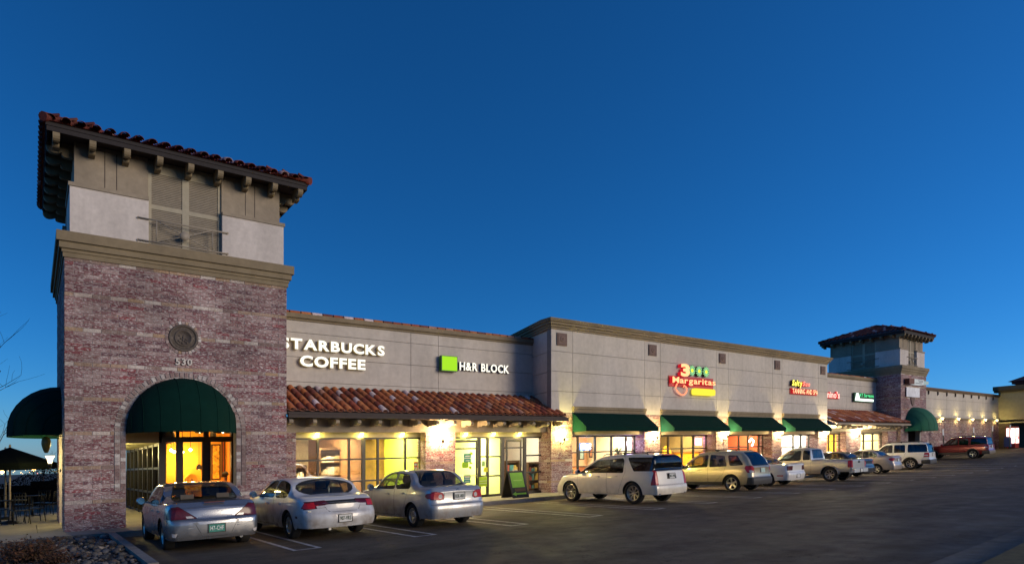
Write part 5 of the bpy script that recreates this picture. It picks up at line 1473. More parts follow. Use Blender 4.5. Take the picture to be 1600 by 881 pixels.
class Shell:
    """car body skin from lengthwise profiles; windows, lamps and doors are cut out of it"""
    def __init__(s, sp):
        s.sp = sp; L, W = sp['L'], sp['W']; s.L = L
        top, belt = pchip(sp['top']) if not sp.get('hard') else None, pchip(sp['belt'])
        if sp.get('hard'):
            T = sp['top']
            def top(x):
                if x <= T[0][0]: return T[0][1]
                for (a, b), (c, d) in zip(T, T[1:]):
                    if x <= c: return b + (d - b) * (x - a) / (c - a)
                return T[-1][1]
        plan = pchip(sp.get('plan', [(0, .86), (.06, .93), (.2, .975), (.6, 1.0), (L * .55, 1.0), (L - .9, .985), (L - .35, .91), (L - .1, .78), (L, .62)]))
        sill = sp.get('sill', .22); ra = sp['ra']; fa = ra + sp['wb']; R = sp['R']; Ra = R + sp.get('gap', .055)
        tk = sp.get('tumble', .30)
        xs = set()
        x = 0.0
        while x < L: xs.add(round(x, 4)); x += .075
        for k in (0, .015, .035, .06, .1, .15): xs.add(k); xs.add(L - k)
        for p in sp['top']: xs.add(round(p[0], 4))
        for a in (ra, fa):
            for k in range(13):
                xs.add(round(a + Ra * math.cos(PI * k / 12), 4))
            xs.add(round(a + Ra + .004, 4)); xs.add(round(a - Ra - .004, 4))
        xs = sorted(v for v in xs if 0 <= v <= L)
        xs = [v for i, v in enumerate(xs) if i == 0 or v - xs[i - 1] > .0035]
        rear = pchip(sp['rear']); front = pchip(sp.get('front', [(.2, .10), (.4, 0), (.6, .02), (.9, .12)]))
        bz = sp.get('bumper_z', .3)
        bulge = pchip([(0, .945), (.2, .985), (.5, 1.0), (.8, .988), (1, .955)])
        NS, NG, NT = 9, 6, 9
        secs = []
        for x in xs:
            zb = sill
            if x < .55: zb = max(sill, sp.get('tailz', .30) - 0 * x) if x < ra - Ra else sill
            if x > L - .5 and x > fa + Ra: zb = sp.get('nosez', .24)
            arch = False
            for a in (ra, fa):
                if abs(x - a) < Ra + .001: zb = max(zb, R + math.sqrt(max(Ra * Ra - (x - a) ** 2, 0))); arch = True
            zt = top(x); zs = min(belt(x), zt - .02); w = W / 2 * plan(x)
            pts = []
            for j in range(NS):
                t = j / (NS - 1); z = zb + (zs - zb) * t
                tt = (z - sill) / max(zs - sill, .05); pts.append((w * bulge(min(max(tt, 0), 1)), z))
            hh = zt - zs; wr = w * .955 - tk * hh * .88 - .012 * min(hh / .1, 1)
            z3 = zs + hh * .86 if hh > .25 else zs + hh * .55
            w0 = pts[-1][0]
            for j in range(1, NG + 1):
                t = j / NG; bow = .02 * math.sin(PI * t) * min(hh / .4, 1)
                pts.append((w0 + (wr - w0) * t + bow, zs + (z3 - zs) * t))
            for j in range(1, NT + 1):
                t = j / NT; a = t * PI / 2
                y = wr * math.cos(a) ** .75 if j < NT else 0.0
                pts.append((y, z3 + (zt - z3) * math.sin(a) ** (.8)))
            secs.append((x, pts))
        N = NS + NG + NT
        bm = bmesh.new(); s.bm = bm; grid = []
        def deform(x, y, z):
            wt = max(0, 1 - x / .55); wt = wt * wt * (3 - 2 * wt)
            wf = max(0, 1 - (L - x) / .6); wf = wf * wf * (3 - 2 * wf)
            return (x + rear(z) * wt - front(z) * wf, y, z)
        for x, pts in secs:
            row = [bm.verts.new(deform(x, y, z)) for y, z in pts] + [bm.verts.new(deform(x, -y, z)) for y, z in pts[::-1][1:]]
            grid.append(row)
        M = len(grid[0])
        for i in range(len(grid) - 1):
            for j in range(M - 1):
                bm.faces.new((grid[i][j], grid[i + 1][j], grid[i + 1][j + 1], grid[i][j + 1]))
        s.edge_l = [tuple(r[0].co) for r in grid]
        for (x, pts), sg, bl in ((secs[0], -1, sp.get('rbulge', .05)), (secs[-1], 1, .12)):
            K = 14; rows = []
            for j, (y, z) in enumerate(pts[:-1]):
                rows.append([bm.verts.new(Vector(deform(x, y * (1 - 2 * k / K), z)) + Vector((sg * bl * (1 - (1 - 2 * k / K) ** 2) * (1 if y > .05 else y / .05), 0, 0))) for k in range(K + 1)])
            tip = bm.verts.new(Vector(deform(x, 0, pts[-1][1])))
            for j in range(len(rows) - 1):
                for k in range(K): bm.faces.new((rows[j][k], rows[j][k + 1], rows[j + 1][k + 1], rows[j + 1][k]))
            for k in range(K): bm.faces.new((rows[-1][k], rows[-1][k + 1], tip))
        bmesh.ops.remove_doubles(bm, verts=bm.verts, dist=.0012)
        bmesh.ops.recalc_face_normals(bm, faces=bm.faces)
        vol = sum(f.normal.z * f.calc_area() for f in bm.faces if f.calc_center_median().z > .9 * sp['H'])
        if vol < 0: bmesh.ops.reverse_faces(bm, faces=bm.faces)
        s.reg = bm.faces.layers.int.new('reg'); s.names = ['body']; s.mats = [sp['paint']]; s.lab = {}
    def region(s, name, mat_):
        s.names.append(name); s.mats.append(mat_); return len(s.names) - 1
    def cut(s, view, poly, rid, over=None):
        """view 'L'/'R' polygon (x, z); 'B'/'F' polygon (y, z) seen from behind/ahead; 'T' polygon (x, y)"""
        bm = s.bm; bm.normal_update()
        ax = {'L': (0, 2), 'R': (0, 2), 'B': (1, 2), 'F': (1, 2), 'T': (0, 1)}[view]
        u0, u1 = min(p[0] for p in poly), max(p[0] for p in poly); v0, v1 = min(p[1] for p in poly), max(p[1] for p in poly)
        def ok(f):
            n = f.normal
            if view == 'L' and not (n.y > .30): return False
            if view == 'R' and not (n.y < -.30): return False
            if view == 'B' and not (n.x < -.16 and abs(n.x) > abs(n.y) * .6): return False
            if view == 'F' and not (n.x > .16 and abs(n.x) > abs(n.y) * .6): return False
            if view == 'T' and not (n.z > .4): return False
            us = [v.co[ax[0]] for v in f.verts]; vs = [v.co[ax[1]] for v in f.verts]
            return not (max(us) < u0 or min(us) > u1 or max(vs) < v0 or min(vs) > v1)
        fs = [f for f in bm.faces if ok(f) and (over is None or f[s.reg] in over)]
        n_ = len(poly)
        for i in range(n_):
            a, b = poly[i], poly[(i + 1) % n_]
            dx, dy = b[0] - a[0], b[1] - a[1]
            if dx * dx + dy * dy < 1e-8: continue
            co = [0, 0, 0]; no = [0, 0, 0]; co[ax[0]], co[ax[1]] = a; no[ax[0]], no[ax[1]] = -dy, dx
            fs = [f for f in fs if f.is_valid]
            es = set(); vs = set()
            for f in fs: es.update(f.edges); vs.update(f.verts)
            r = bmesh.ops.bisect_plane(bm, geom=list(vs) + list(es) + fs, dist=.0004, plane_co=co, plane_no=no)
            fs = list(set(fs) | {g for g in r['geom'] if isinstance(g, bmesh.types.BMFace)})
        for f in fs:
            if f.is_valid:
                c = f.calc_center_median()
                if inside((c[ax[0]], c[ax[1]]), poly): f[s.reg] = rid
    def window(s, view, poly, mat_, seal=.018, name='window', r=.05, both=False):
        """glass pane with a dark seal round it"""
        views = (view, 'R') if both and view == 'L' else (view,)
        for v in views:
            pl = rpoly(poly, r); a = s.region('window_seal', SEAM); s.cut(v, grow(pl, seal), a)
            g = s.region(name, mat_); s.cut(v, pl, g, (a,))
    def patch(s, view, poly, mat_, name, r=.03, gap=0.0, over=None):
        pl = rpoly(poly, r) if r else poly
        if gap:
            a = s.region('panel_gap', SEAM); s.cut(view, grow(pl, gap), a, over)
            g = s.region(name, mat_); s.cut(view, pl, g, (a,))
        else:
            g = s.region(name, mat_); s.cut(view, pl, g, over)
        return g
    def finish(s, root):
        bm = s.bm; sp = s.sp; dx = -s.L / 2
        bm.normal_update()
        gaps = [i for i, n in enumerate(s.names) if n == 'panel_gap']
        merged = {}
        for i, n in enumerate(s.names):
            key = i if n not in ('panel_gap', 'window_seal', 'body') else ('body' if n == 'panel_gap' else n)
            merged.setdefault(key, []).append(i)
        for key, ids in merged.items():
            ids_ = set(ids); fsel = [f for f in bm.faces if f[s.reg] in ids_]
            if not fsel: continue
            mats = []; vmap = {}; vs = []; fc = []; mi = []
            for f in fsel:
                m = s.mats[f[s.reg]]
                if m not in mats: mats.append(m)
                idx = []
                for v in f.verts:
                    if v not in vmap: vmap[v] = len(vs); vs.append((v.co.x + dx, v.co.y, v.co.z))
                    idx.append(vmap[v])
                fc.append(idx); mi.append(mats.index(m))
            nm = key if isinstance(key, str) else s.names[key]
            me = bpy.data.meshes.new(nm); me.from_pydata(vs, [], fc)
            for m in mats: me.materials.append(m)
            me.polygons.foreach_set('material_index', mi); me.polygons.foreach_set('use_smooth', [True] * len(fc))
            me.set_sharp_from_angle(angle=math.radians(42)); me.update()
            o = bpy.data.objects.new(nm, me); COL.objects.link(o); o.parent = root; ORG[o] = ORG[root].copy()
        bm.free()
def local(mb, name, mats, root):
    o = bpy.data.objects.new(name, mb.mesh(name, mats)); COL.objects.link(o); o.parent = root; ORG[o] = ORG[root].copy(); return o
WHEELS = {}
def wheel_meshes(R, wdt, style):
    key = (R, wdt, style)
    if key in WHEELS: return WHEELS[key]
    rr = R * (.70 if style in ('split', 'five_big') else .64); h = wdt / 2
    t = MB(); t.lathe([(rr, -h * .8), (rr * 1.04, -h), (R * .93, -h), (R * .985, -h * .75), (R, -h * .4), (R, h * .4), (R * .985, h * .75), (R * .93, h), (rr * 1.04, h), (rr, h * .8)], (0, 0, 0), 36, 'y')
    tyre = t.mesh('tyre', RUBBER)
    m = MB(); m.lathe([(rr * 1.01, -h * .8), (rr * 1.01, h * .82), (rr * .93, h * .86), (rr * .90, h * .5), (rr * .9, -h * .3), (0, -h * .3)], (0, 0, 0), 32, 'y', 0)
    m.lathe([(0, h * .62), (rr * .16, h * .6), (rr * .19, h * .4), (rr * .19, -h * .2)], (0, 0, 0), 16, 'y', 0)
    def spoke(a, w0, w1, r0=.12, r1=.93, y0=.5, y1=.72):
        c, s_ = math.cos(a), math.sin(a)
        P = lambda r, q, y: (r * c - q * s_, y, r * s_ + q * c)
        m.hexa([P(rr * r0, -w0, h * (y0 - .35)), P(rr * r0, w0, h * (y0 - .35)), P(rr * r1, w1, h * (y1 - .35)), P(rr * r1, -w1, h * (y1 - .35)),
                P(rr * r0, -w0 * .8, h * y0), P(rr * r0, w0 * .8, h * y0), P(rr * r1, w1 * .8, h * y1), P(rr * r1, -w1 * .8, h * y1)])
    if style == 'split':
        for k in range(8):
            a = 2 * PI * k / 8
            spoke(a - .09, rr * .035, rr * .04); spoke(a + .09, rr * .035, rr * .04)
    elif style in ('five', 'five_big'):
        for k in range(5): spoke(2 * PI * k / 5 + PI / 2, rr * .15, rr * .19)
    elif style == 'seven':
        for k in range(7): spoke(2 * PI * k / 7 + .2, rr * .09, rr * .10)
    else:
        m.lathe([(rr * .2, h * .62), (rr * .5, h * .75), (rr * .62, h * .72), (rr * .64, h * .4)], (0, 0, 0), 24, 'y', 0)
        for k in range(9): spoke(2 * PI * k / 9, rr * .10, rr * .13, .55, .95, .68, .78)
    dk = MB(); dk.lathe([(0, -.01), (rr * .92, -.01), (rr * .92, .01), (0, .01)], (0, -h * .25, 0), 20, 'y')
    WHEELS[key] = (tyre, m.mesh('rim', ALLOY), dk.mesh('brake_disc', BLACKP)); return WHEELS[key]
def car(name, sp, label, cat, group, x, y, heading):
    """x, y = centre between the axles on the ground"""
    root = thing(name, (0, 0, 0), label, cat, group); root['rigid'] = 1
    root['pose'] = (x, y, heading)
    sh = Shell(sp); sp['cuts'](sh, sp); sh.finish(root)
    L, W, ra, wb, R = sp['L'], sp['W'], sp['ra'], sp['wb'], sp['R']; dx = -L / 2
    wd = sp.get('tyre', .21); ty, rm, dk = wheel_meshes(R, wd, sp['wheels'])
    for ax_ in (ra, ra + wb):
        for s_ in (1, -1):
            w = bpy.data.objects.new('wheel', None); COL.objects.link(w); w.parent = root; w.empty_display_size = .1
            w.location = (ax_ + dx, s_ * (W / 2 - wd / 2 - .035), R); w.rotation_euler = (0, rb.uniform(0, 1), 0 if s_ > 0 else PI); ORG[w] = Vector((0, 0, 0))
            for nm, me in (('tyre', ty), ('rim', rm), ('brake_disc', dk)):
                o = bpy.data.objects.new(nm, me); COL.objects.link(o); o.parent = w; ORG[o] = Vector((0, 0, 0))
    # underside, wheel-arch liners, cabin
    u = MB(); iw = W / 2 - wd - .07; zf = sp.get('floor', .42)
    u.box(.25 + dx, L - .3 + dx, -iw, iw, sp.get('sill', .22) + .02, zf)
    for ax_ in (ra, ra + wb):
        Ra = R + sp.get('gap', .055) + .012
        for s_ in (1, -1):
            pts = [(ax_ + dx + Ra * math.cos(PI * k / 12), R + Ra * math.sin(PI * k / 12)) for k in range(13)]
            vs = [(a, s_ * (W / 2 - .05), b) for a, b in pts] + [(a, s_ * iw, b) for a, b in pts]
            u.add(vs, [(k, k + 1, 14 + k, 13 + k) for k in range(12)], 0, True)
    u.box(ra + sp['R'] + .1 + dx, ra + wb - sp['R'] - .12 + dx, iw, W / 2 - .09, sp.get('sill', .22) + .02, zf)
    u.box(ra + sp['R'] + .1 + dx, ra + wb - sp['R'] - .12 + dx, -W / 2 + .09, -iw, sp.get('sill', .22) + .02, zf)
    local(u, 'underbody', BLACKP, root)
    c0 = sp.get('seats', (ra + .15, ra + 1.15)); bt = pchip(sp['belt'])(c0[0])
    for k, xr in enumerate(c0):
        m = MB(); hw = (.25, -.25)
        if k == 0 and len(c0) > 1:
            m.box(xr + dx, xr + .5 + dx, -W * .36, W * .36, zf, zf + .25); m.hexa([(xr + dx, -W * .36, zf + .2), (xr + .14 + dx, -W * .36, zf + .2), (xr + .14 + dx, W * .36, zf + .2), (xr + dx, W * .36, zf + .2), (xr - .14 + dx, -W * .34, bt + .05), (xr - .04 + dx, -W * .34, bt + .05), (xr - .04 + dx, W * .34, bt + .05), (xr - .14 + dx, W * .34, bt + .05)])
            for s_ in (-1, 1): m.box(xr - .14 + dx, xr - .06 + dx, s_ * .36 - .13, s_ * .36 + .13, bt + .05, bt + .2)
        else:
            for s_ in (-1, 1):
                cy = s_ * W * .2; m.box(xr + dx, xr + .5 + dx, cy - .25, cy + .25, zf, zf + .25)
                m.hexa([(xr + dx, cy - .25, zf + .2), (xr + .14 + dx, cy - .25, zf + .2), (xr + .14 + dx, cy + .25, zf + .2), (xr + dx, cy + .25, zf + .2), (xr - .16 + dx, cy - .21, bt + .12), (xr - .06 + dx, cy - .21, bt + .12), (xr - .06 + dx, cy + .21, bt + .12), (xr - .16 + dx, cy + .21, bt + .12)])
                m.box(xr - .17 + dx, xr - .09 + dx, cy - .13, cy + .13, bt + .16, bt + .34); m.box(xr - .14 + dx, xr - .12 + dx, cy - .06, cy + .06, bt + .1, bt + .2)
        local(m, 'seat', SEAT, root)
    m = MB(); xd_ = sp.get('dash', ra + wb - .55); m.box(xd_ + dx, xd_ + .5 + dx, -W * .40, W * .40, zf, bt - .02); local(m, 'dashboard', BLACKP, root)
    m = MB(); m.lathe([(.17, -.015), (.19, 0), (.17, .015)], (xd_ - .12 + dx, W * .2, bt + .02), 16, 'x'); local(m, 'steering_wheel', BLACKP, root)
    # mirrors and handles
    mx, mz = sp['mirror']
    for s_ in (1, -1):
        m = MB(); yb = s_ * (W / 2 - .05)
        pts = []
        m.lathe([(0, -.06), (.07, -.055), (.095, 0), (.085, .05), (.05, .09), (0, .10)], (mx + dx, yb + s_ * .15, mz), 12, 'x')
        m.box(mx - .02 + dx, mx + .06 + dx, min(yb - s_ * .06, yb + s_ * .12), max(yb - s_ * .06, yb + s_ * .12), mz - .06, mz - .02)
        m.lathe([(0, -.062), (.075, -.062)], (mx + dx, yb + s_ * .15, mz), 12, 'x', 1)
        local(m, 'wing_mirror', [sp.get('mirror_mat', sp['paint']), CHROME], root)
    for hx, hz_ in sp.get('handles', []):
        m = MB(); yy = W / 2 * sp.get('handle_y', .985); m.box(hx - .09 + dx, hx + .09 + dx, yy - .01, yy + .03, hz_ - .018, hz_ + .018); local(m, 'door_handle', sp.get('handle_mat', sp['paint']), root)
    # number plate
    if sp.get('plate'):
        pz, txt, bg, fg = sp['plate']; px0 = sp.get('plate_x', .0)
        m = MB(); m.box(px0 - .008 + dx, px0 + .02 + dx, -.155, .155, pz - .08, pz + .08); o = local(m, 'number_plate', bg, root)
        f = MB()
        for (a, b, c, d) in ((-.17, .17, .08, .092), (-.17, .17, -.092, -.08), (-.17, -.155, -.08, .08), (.155, .17, -.08, .08)): f.box(px0 - .014 + dx, px0 + .02 + dx, a, b, pz + c, pz + d)
        fo = bpy.data.objects.new('plate_frame', f.mesh('plate_frame', sp.get('pframe', BLACKP))); COL.objects.link(fo); fo.parent = o; ORG[fo] = Vector((0, 0, 0))
        if txt:
            g_ = lettering(txt, -.13, .13, -.045, .045, 0, fg, fg, root, .006, .01, .12, 'plate_lettering', True)[0]
            g_.parent = o; g_.location = (px0 - .009 + dx, 0, pz); g_.rotation_euler = (0, 0, -PI / 2)
    if sp.get('extra'): sp['extra'](root, sp, dx)
    return root
P_WHITE = pm('plate_white', (.62, .62, .60), .5, .1, 30, coords='obj'); P_GREEN = pm('plate_green', (.03, .22, .17), .5, .25, 20, coords='obj'); P_DARK = pm('plate_ink', (.05, .09, .06), .5, .1, 30, coords='obj'); P_PALE = pm('plate_pale_ink', (.75, .78, .74), .5, .1, 30, coords='obj')
def exhaust(x, y, z): 
    def f(root, dx):
        m = MB(); m.tube([(x + .25 + dx, y, z), (x + dx, y, z)], .032, 10, 0, True); local(m, 'exhaust_pipe', CHROME, root)
    return f
# --- silver sedan with slanted dark tail lamps
def cuts_a(s, sp):
    s.patch('B', [(-.86, .20), (.86, .20), (.86, .655), (-.86, .655)], sp['paint'], 'bumper', .02, .006)
    s.patch('L', [(.78, .47), (.78, 1.36), (1.25, 1.36), (1.8, 1.36), (1.8, .3), (1.38, .3), (1.36, .45)][1:], sp['paint'], 'door', .03, .007)
    s.patch('L', [(1.83, .3), (1.83, 1.36), (2.4, 1.36), (3.1, .98), (3.1, .3)], sp['paint'], 'door', .03, .007)
    s.window('L', [(.95, .965), (1.42, 1.28), (1.75, 1.315), (1.75, .955)], CARGLASS, .016, r=.05, both=True)
    s.window('L', [(1.84, .955), (1.84, 1.315), (2.2, 1.31), (2.92, .945)], CARGLASS, .016, r=.05, both=True)
    s.window('B', [(-.66, 1.025), (.66, 1.025), (.54, 1.345), (-.54, 1.345)], CARGLASS, .02, r=.08)
    s.window('F', [(-.68, .985), (.68, .985), (.55, 1.35), (-.55, 1.35)], CARGLASS, .02, r=.08)
    for q in (1, -1):
        s.patch('B', [(q * .36, .685), (q * .90, .675), (q * .90, .90), (q * .68, .93)][::q], DREDL, 'tail_lamp', .03, .008)
        s.patch('B', [(q * .40, .69), (q * .54, .69), (q * .56, .735), (q * .46, .735)][::q], CLEARL, 'reversing_lamp', .01)
        s.patch('B', [(q * .74, .33), (q * .86, .33), (q * .86, .40), (q * .74, .40)][::q], CLEARL, 'reflector', .03, .008)
    s.patch('L', [(.02, .675), (.30, .70), (.20, .88), (.02, .90)], DREDL, 'tail_lamp', .03, .008)
    s.patch('B', [(-.42, .62), (.42, .62), (.26, .30), (-.26, .30)], sp['paint'], 'plate_surround', .08, .006)
def extra_a(root, sp, dx):
    m = MB(); m.box(.105 + dx, .13 + dx, -.2, .2, .985, 1.008); local(m, 'brake_light', DREDL, root)
    m = MB(); m.lathe([(0, -.01), (.028, -.005), (.03, .01)], (.085 + dx, 0, .79), 12, 'x'); local(m, 'badge', BLACKP, root)
    for z in (.60, .545, .49):
        for s_ in (1, -1):
            m = MB(); m.tube([(-.028 + dx, s_ * .40, z), (-.004 + dx, s_ * .62, z), (.055 + dx, s_ * .80, z)], .012, 6); local(m, 'bumper_rib', sp['paint'], root)
    exhaust(.05, -.5, .24)(root, dx)
SIL1 = paint('silver_paint', (.34, .355, .38), .8, .24, .35)
car_a = dict(L=4.62, W=1.79, H=1.40, wb=2.72, ra=.98, R=.315, wheels='seven', paint=SIL1, sill=.24, tailz=.25, rbulge=.05,
    top=[(0, .90), (.05, .97), (.12, 1.02), (.22, 1.01), (.80, 1.005), (1.45, 1.345), (1.75, 1.395), (2.2, 1.40), (2.55, 1.36), (3.38, .99), (3.9, .90), (4.4, .76), (4.62, .60)],
    belt=[(0, .84), (.15, .93), (.8, .945), (2, .92), (3.3, .90), (4.2, .76), (4.62, .52)],
    rear=[(.2, .06), (.34, .01), (.5, 0), (.63, .0), (.67, .045), (.8, .06), (.95, .10), (1.05, .08)], cuts=cuts_a, extra=extra_a, seats=(1.1, 2.1), mirror=(2.95, .98), handles=[(1.32, .80), (2.2, .79)],
    plate=(.465, '147-CHF', P_GREEN, P_PALE), plate_x=-.052, mirror_mat=SIL1)
# --- white oval-tailed sedan
def cuts_b(s, sp):
    s.patch('B', [(-.9, .22), (.9, .22), (.9, .60), (-.9, .60)], sp['paint'], 'bumper', .02, .0)
    s.patch('L', [(.95, .98), (1.2, 1.34), (1.95, 1.36), (1.95, .3), (1.50, .3), (1.38, .62)], sp['paint'], 'door', .05, .007)
    s.patch('L', [(1.98, .3), (1.98, 1.36), (2.6, 1.3), (3.3, .97), (3.3, .3)], sp['paint'], 'door', .05, .007)
    s.window('L', [(1.10, 1.00), (1.05, 1.12), (1.2, 1.25), (1.55, 1.315), (1.92, 1.32), (1.92, .955), (1.3, .955)], CARGLASS, .02, r=.14, both=True)
    s.window('L', [(2.0, .955), (2.0, 1.32), (2.35, 1.30), (3.12, .945)], CARGLASS, .02, r=.08, both=True)
    el = [(.68 * math.cos(t) * (1.0), 1.155 + .165 * math.sin(t)) for t in [2 * PI * k / 22 for k in range(22)]]
    a = s.region('window_seal', SEAM); s.cut('B', grow(el, .03), a); g = s.region('window', CARGLASS); s.cut('B', el, g, (a,))
    s.window('F', [(-.70, .985), (.70, .985), (.55, 1.34), (-.55, 1.34)], CARGLASS, .02, r=.08)
    s.patch('B', [(-.40, .88), (.40, .88), (.44, .80), (-.44, .80)], BLACKP, 'applique', .03)
    for q in (1, -1):
        s.patch('B', [(q * .40, .74), (q * .90, .70), (q * .93, .78), (q * .85, .865), (q * .36, .885), (q * .34, .80)][::q], DREDL, 'tail_lamp', .05, .008)
        s.patch('B', [(q * .42, .735), (q * .60, .72), (q * .60, .775), (q * .42, .785)][::q], CLEARL, 'reversing_lamp', .015)
        s.patch('B', [(q * .63, .725), (q * .88, .71), (q * .90, .78), (q * .82, .85), (q * .63, .86)][::q], REDL, 'tail_lamp', .03)
    s.patch('L', [(.02, .71), (.28, .73), (.22, .84), (.02, .85)], REDL, 'tail_lamp', .03, .006)
    s.patch('B', [(-.44, .80), (.44, .80), (.36, .635), (-.36, .635)], sp['paint'], 'boot_lid', .08, .006)
    s.patch('L', [(.42, .50), (.53, .50), (.53, .55), (.42, .55)], DREDL, 'marker_lamp', .01)
def extra_b(root, sp, dx):
    m = MB(); m.lathe([(0, -.012), (.035, -.008), (.05, .01)], (.085 + dx, 0, .755), 14, 'x'); 
    for i, v in enumerate(m.v): m.v[i] = (v[0], v[1] * 1.5, (v[2] - .755) * .7 + .755)
    local(m, 'badge', CHROME, root)
    m = MB(); m.lathe([(0, -.01), (.03, 0)], (.07 + dx, .22, .69), 10, 'x'); m.box(.06 + dx, .075 + dx, .13, .3, .675, .70); local(m, 'boot_lock', CHROME, root)
    m = MB(); m.box(.062 + dx, .075 + dx, .56, .80, .655, .672); local(m, 'badge', CHROME, root)
    exhaust(.06, .3, .24)(root, dx)
WHT1 = paint('pearl_white_paint', (.62, .615, .61), .1, .30, .85)
car_b = dict(L=4.85, W=1.85, H=1.40, wb=2.76, ra=1.05, R=.315, wheels='cap', paint=WHT1, sill=.24, tailz=.28, rbulge=.12,
    top=[(0, .84), (.06, .90), (.16, .945), (.5, .99), (.72, 1.01), (1.2, 1.30), (1.6, 1.385), (2.1, 1.40), (2.5, 1.37), (3.45, .98), (4.0, .88), (4.6, .70), (4.85, .52)],
    belt=[(0, .70), (.15, .82), (.6, .92), (1.2, .94), (2, .93), (3.4, .90), (4.4, .70), (4.85, .45)],
    plan=[(0, .80), (.06, .88), (.2, .95), (.7, 1.0), (2.7, 1.0), (3.9, .98), (4.4, .90), (4.7, .74), (4.85, .55)],
    rear=[(.2, .10), (.34, .03), (.46, 0), (.58, .01), (.66, .06), (.8, .09), (.95, .10), (1.05, .08)], cuts=cuts_b, extra=extra_b, seats=(1.3, 2.3), mirror=(3.12, .99), handles=[(1.55, .80), (2.4, .79)],
    plate=(.475, '907-VRS', P_WHITE, P_DARK), plate_x=-.115, tumble=.34)
# --- silver compact sedan with round red lamps
def cuts_c(s, sp):
    s.patch('B', [(-.86, .2), (.86, .2), (.86, .60), (-.86, .60)], sp['paint'], 'bumper', .02, .006)
    s.patch('L', [(1.0, 1.02), (1.08, 1.40), (1.84, 1.44), (1.84, .3), (1.40, .3), (1.28, .62)], sp['paint'], 'door', .05, .007)
    s.patch('L', [(1.87, .3), (1.87, 1.44), (2.45, 1.38), (3.15, 1.0), (3.15, .3)], sp['paint'], 'door', .05, .007)
    s.window('L', [(1.06, 1.015), (1.10, 1.20), (1.26, 1.34), (1.78, 1.39), (1.78, 1.0)], CARGLASS, .018, r=.07, both=True)
    s.window('L', [(1.88, 1.0), (1.88, 1.39), (2.3, 1.36), (2.98, .99)], CARGLASS, .018, r=.06, both=True)
    s.window('B', [(-.66, 1.065), (.66, 1.065), (.52, 1.415), (-.52, 1.415)], CARGLASS, .02, r=.08)
    s.window('F', [(-.66, 1.02), (.66, 1.02), (.52, 1.42), (-.52, 1.42)], CARGLASS, .02, r=.08)
    for q in (1, -1):
        s.patch('B', [(q * .44, .76), (q * .50, .72), (q * .88, .74), (q * .88, .91), (q * .62, .925), (q * .46, .88)][::q], REDL, 'tail_lamp', .07, .008)
        c = [(q * .54 + .055 * math.cos(t), .805 + .055 * math.sin(t)) for t in [2 * PI * k / 10 for k in range(10)]]
        s.patch('B', c, CLEARL, 'reversing_lamp', 0)
    s.patch('L', [(.0, .75), (.22, .765), (.30, .81), (.24, .875), (.0, .905)], REDL, 'tail_lamp', .04, .008)
    s.patch('B', [(-.44, .98), (.44, .98), (.40, .62), (-.40, .62)], sp['paint'], 'boot_lid', .06, .006)
def extra_c(root, sp, dx):
    m = MB(); m.box(.02 + dx, .06 + dx, -.30, .30, .868, .89); local(m, 'chrome_strip', CHROME, root)
    m = MB(); m.lathe([(.035, -.006), (.045, 0), (.035, .006)], (.05 + dx, 0, .935), 14, 'x'); local(m, 'badge', CHROME, root)
    m = MB(); m.tube([(1.62 + dx, .35, 1.455), (1.30 + dx, .35, 1.72)], [.008, .003], 5); m.lathe([(.025, 0), (.012, .03)], (1.62 + dx, .35, 1.45), 8); local(m, 'aerial', BLACKP, root)
    m = MB(); m.box(1.4 + dx, 3.0 + dx, .845, .858, .50, .55); local(m, 'side_moulding', sp['paint'], root)
    exhaust(.06, -.45, .24)(root, dx)
SIL2 = paint('dusty_silver_paint', (.44, .45, .46), .5, .28, .7)
car_c = dict(L=4.45, W=1.72, H=1.48, wb=2.60, ra=.97, R=.305, wheels='cap', paint=SIL2, sill=.23, tailz=.25, rbulge=.05,
    top=[(0, .93), (.05, 1.0), (.13, 1.045), (.3, 1.045), (.62, 1.05), (1.2, 1.41), (1.6, 1.47), (2.0, 1.48), (2.35, 1.44), (3.2, 1.02), (3.8, .92), (4.25, .76), (4.45, .58)],
    belt=[(0, .88), (.15, .95), (.7, .98), (2, .965), (3.1, .94), (4.0, .78), (4.45, .5)],
    rear=[(.2, .06), (.34, .02), (.5, 0), (.6, .01), (.64, .05), (.8, .06), (.98, .05), (1.05, .05)], cuts=cuts_c, extra=extra_c, seats=(1.15, 2.1), mirror=(2.98, 1.02), handles=[(1.42, .87), (2.25, .85)],
    plate=(.795, 'REK-003', P_WHITE, P_DARK), plate_x=-.012)
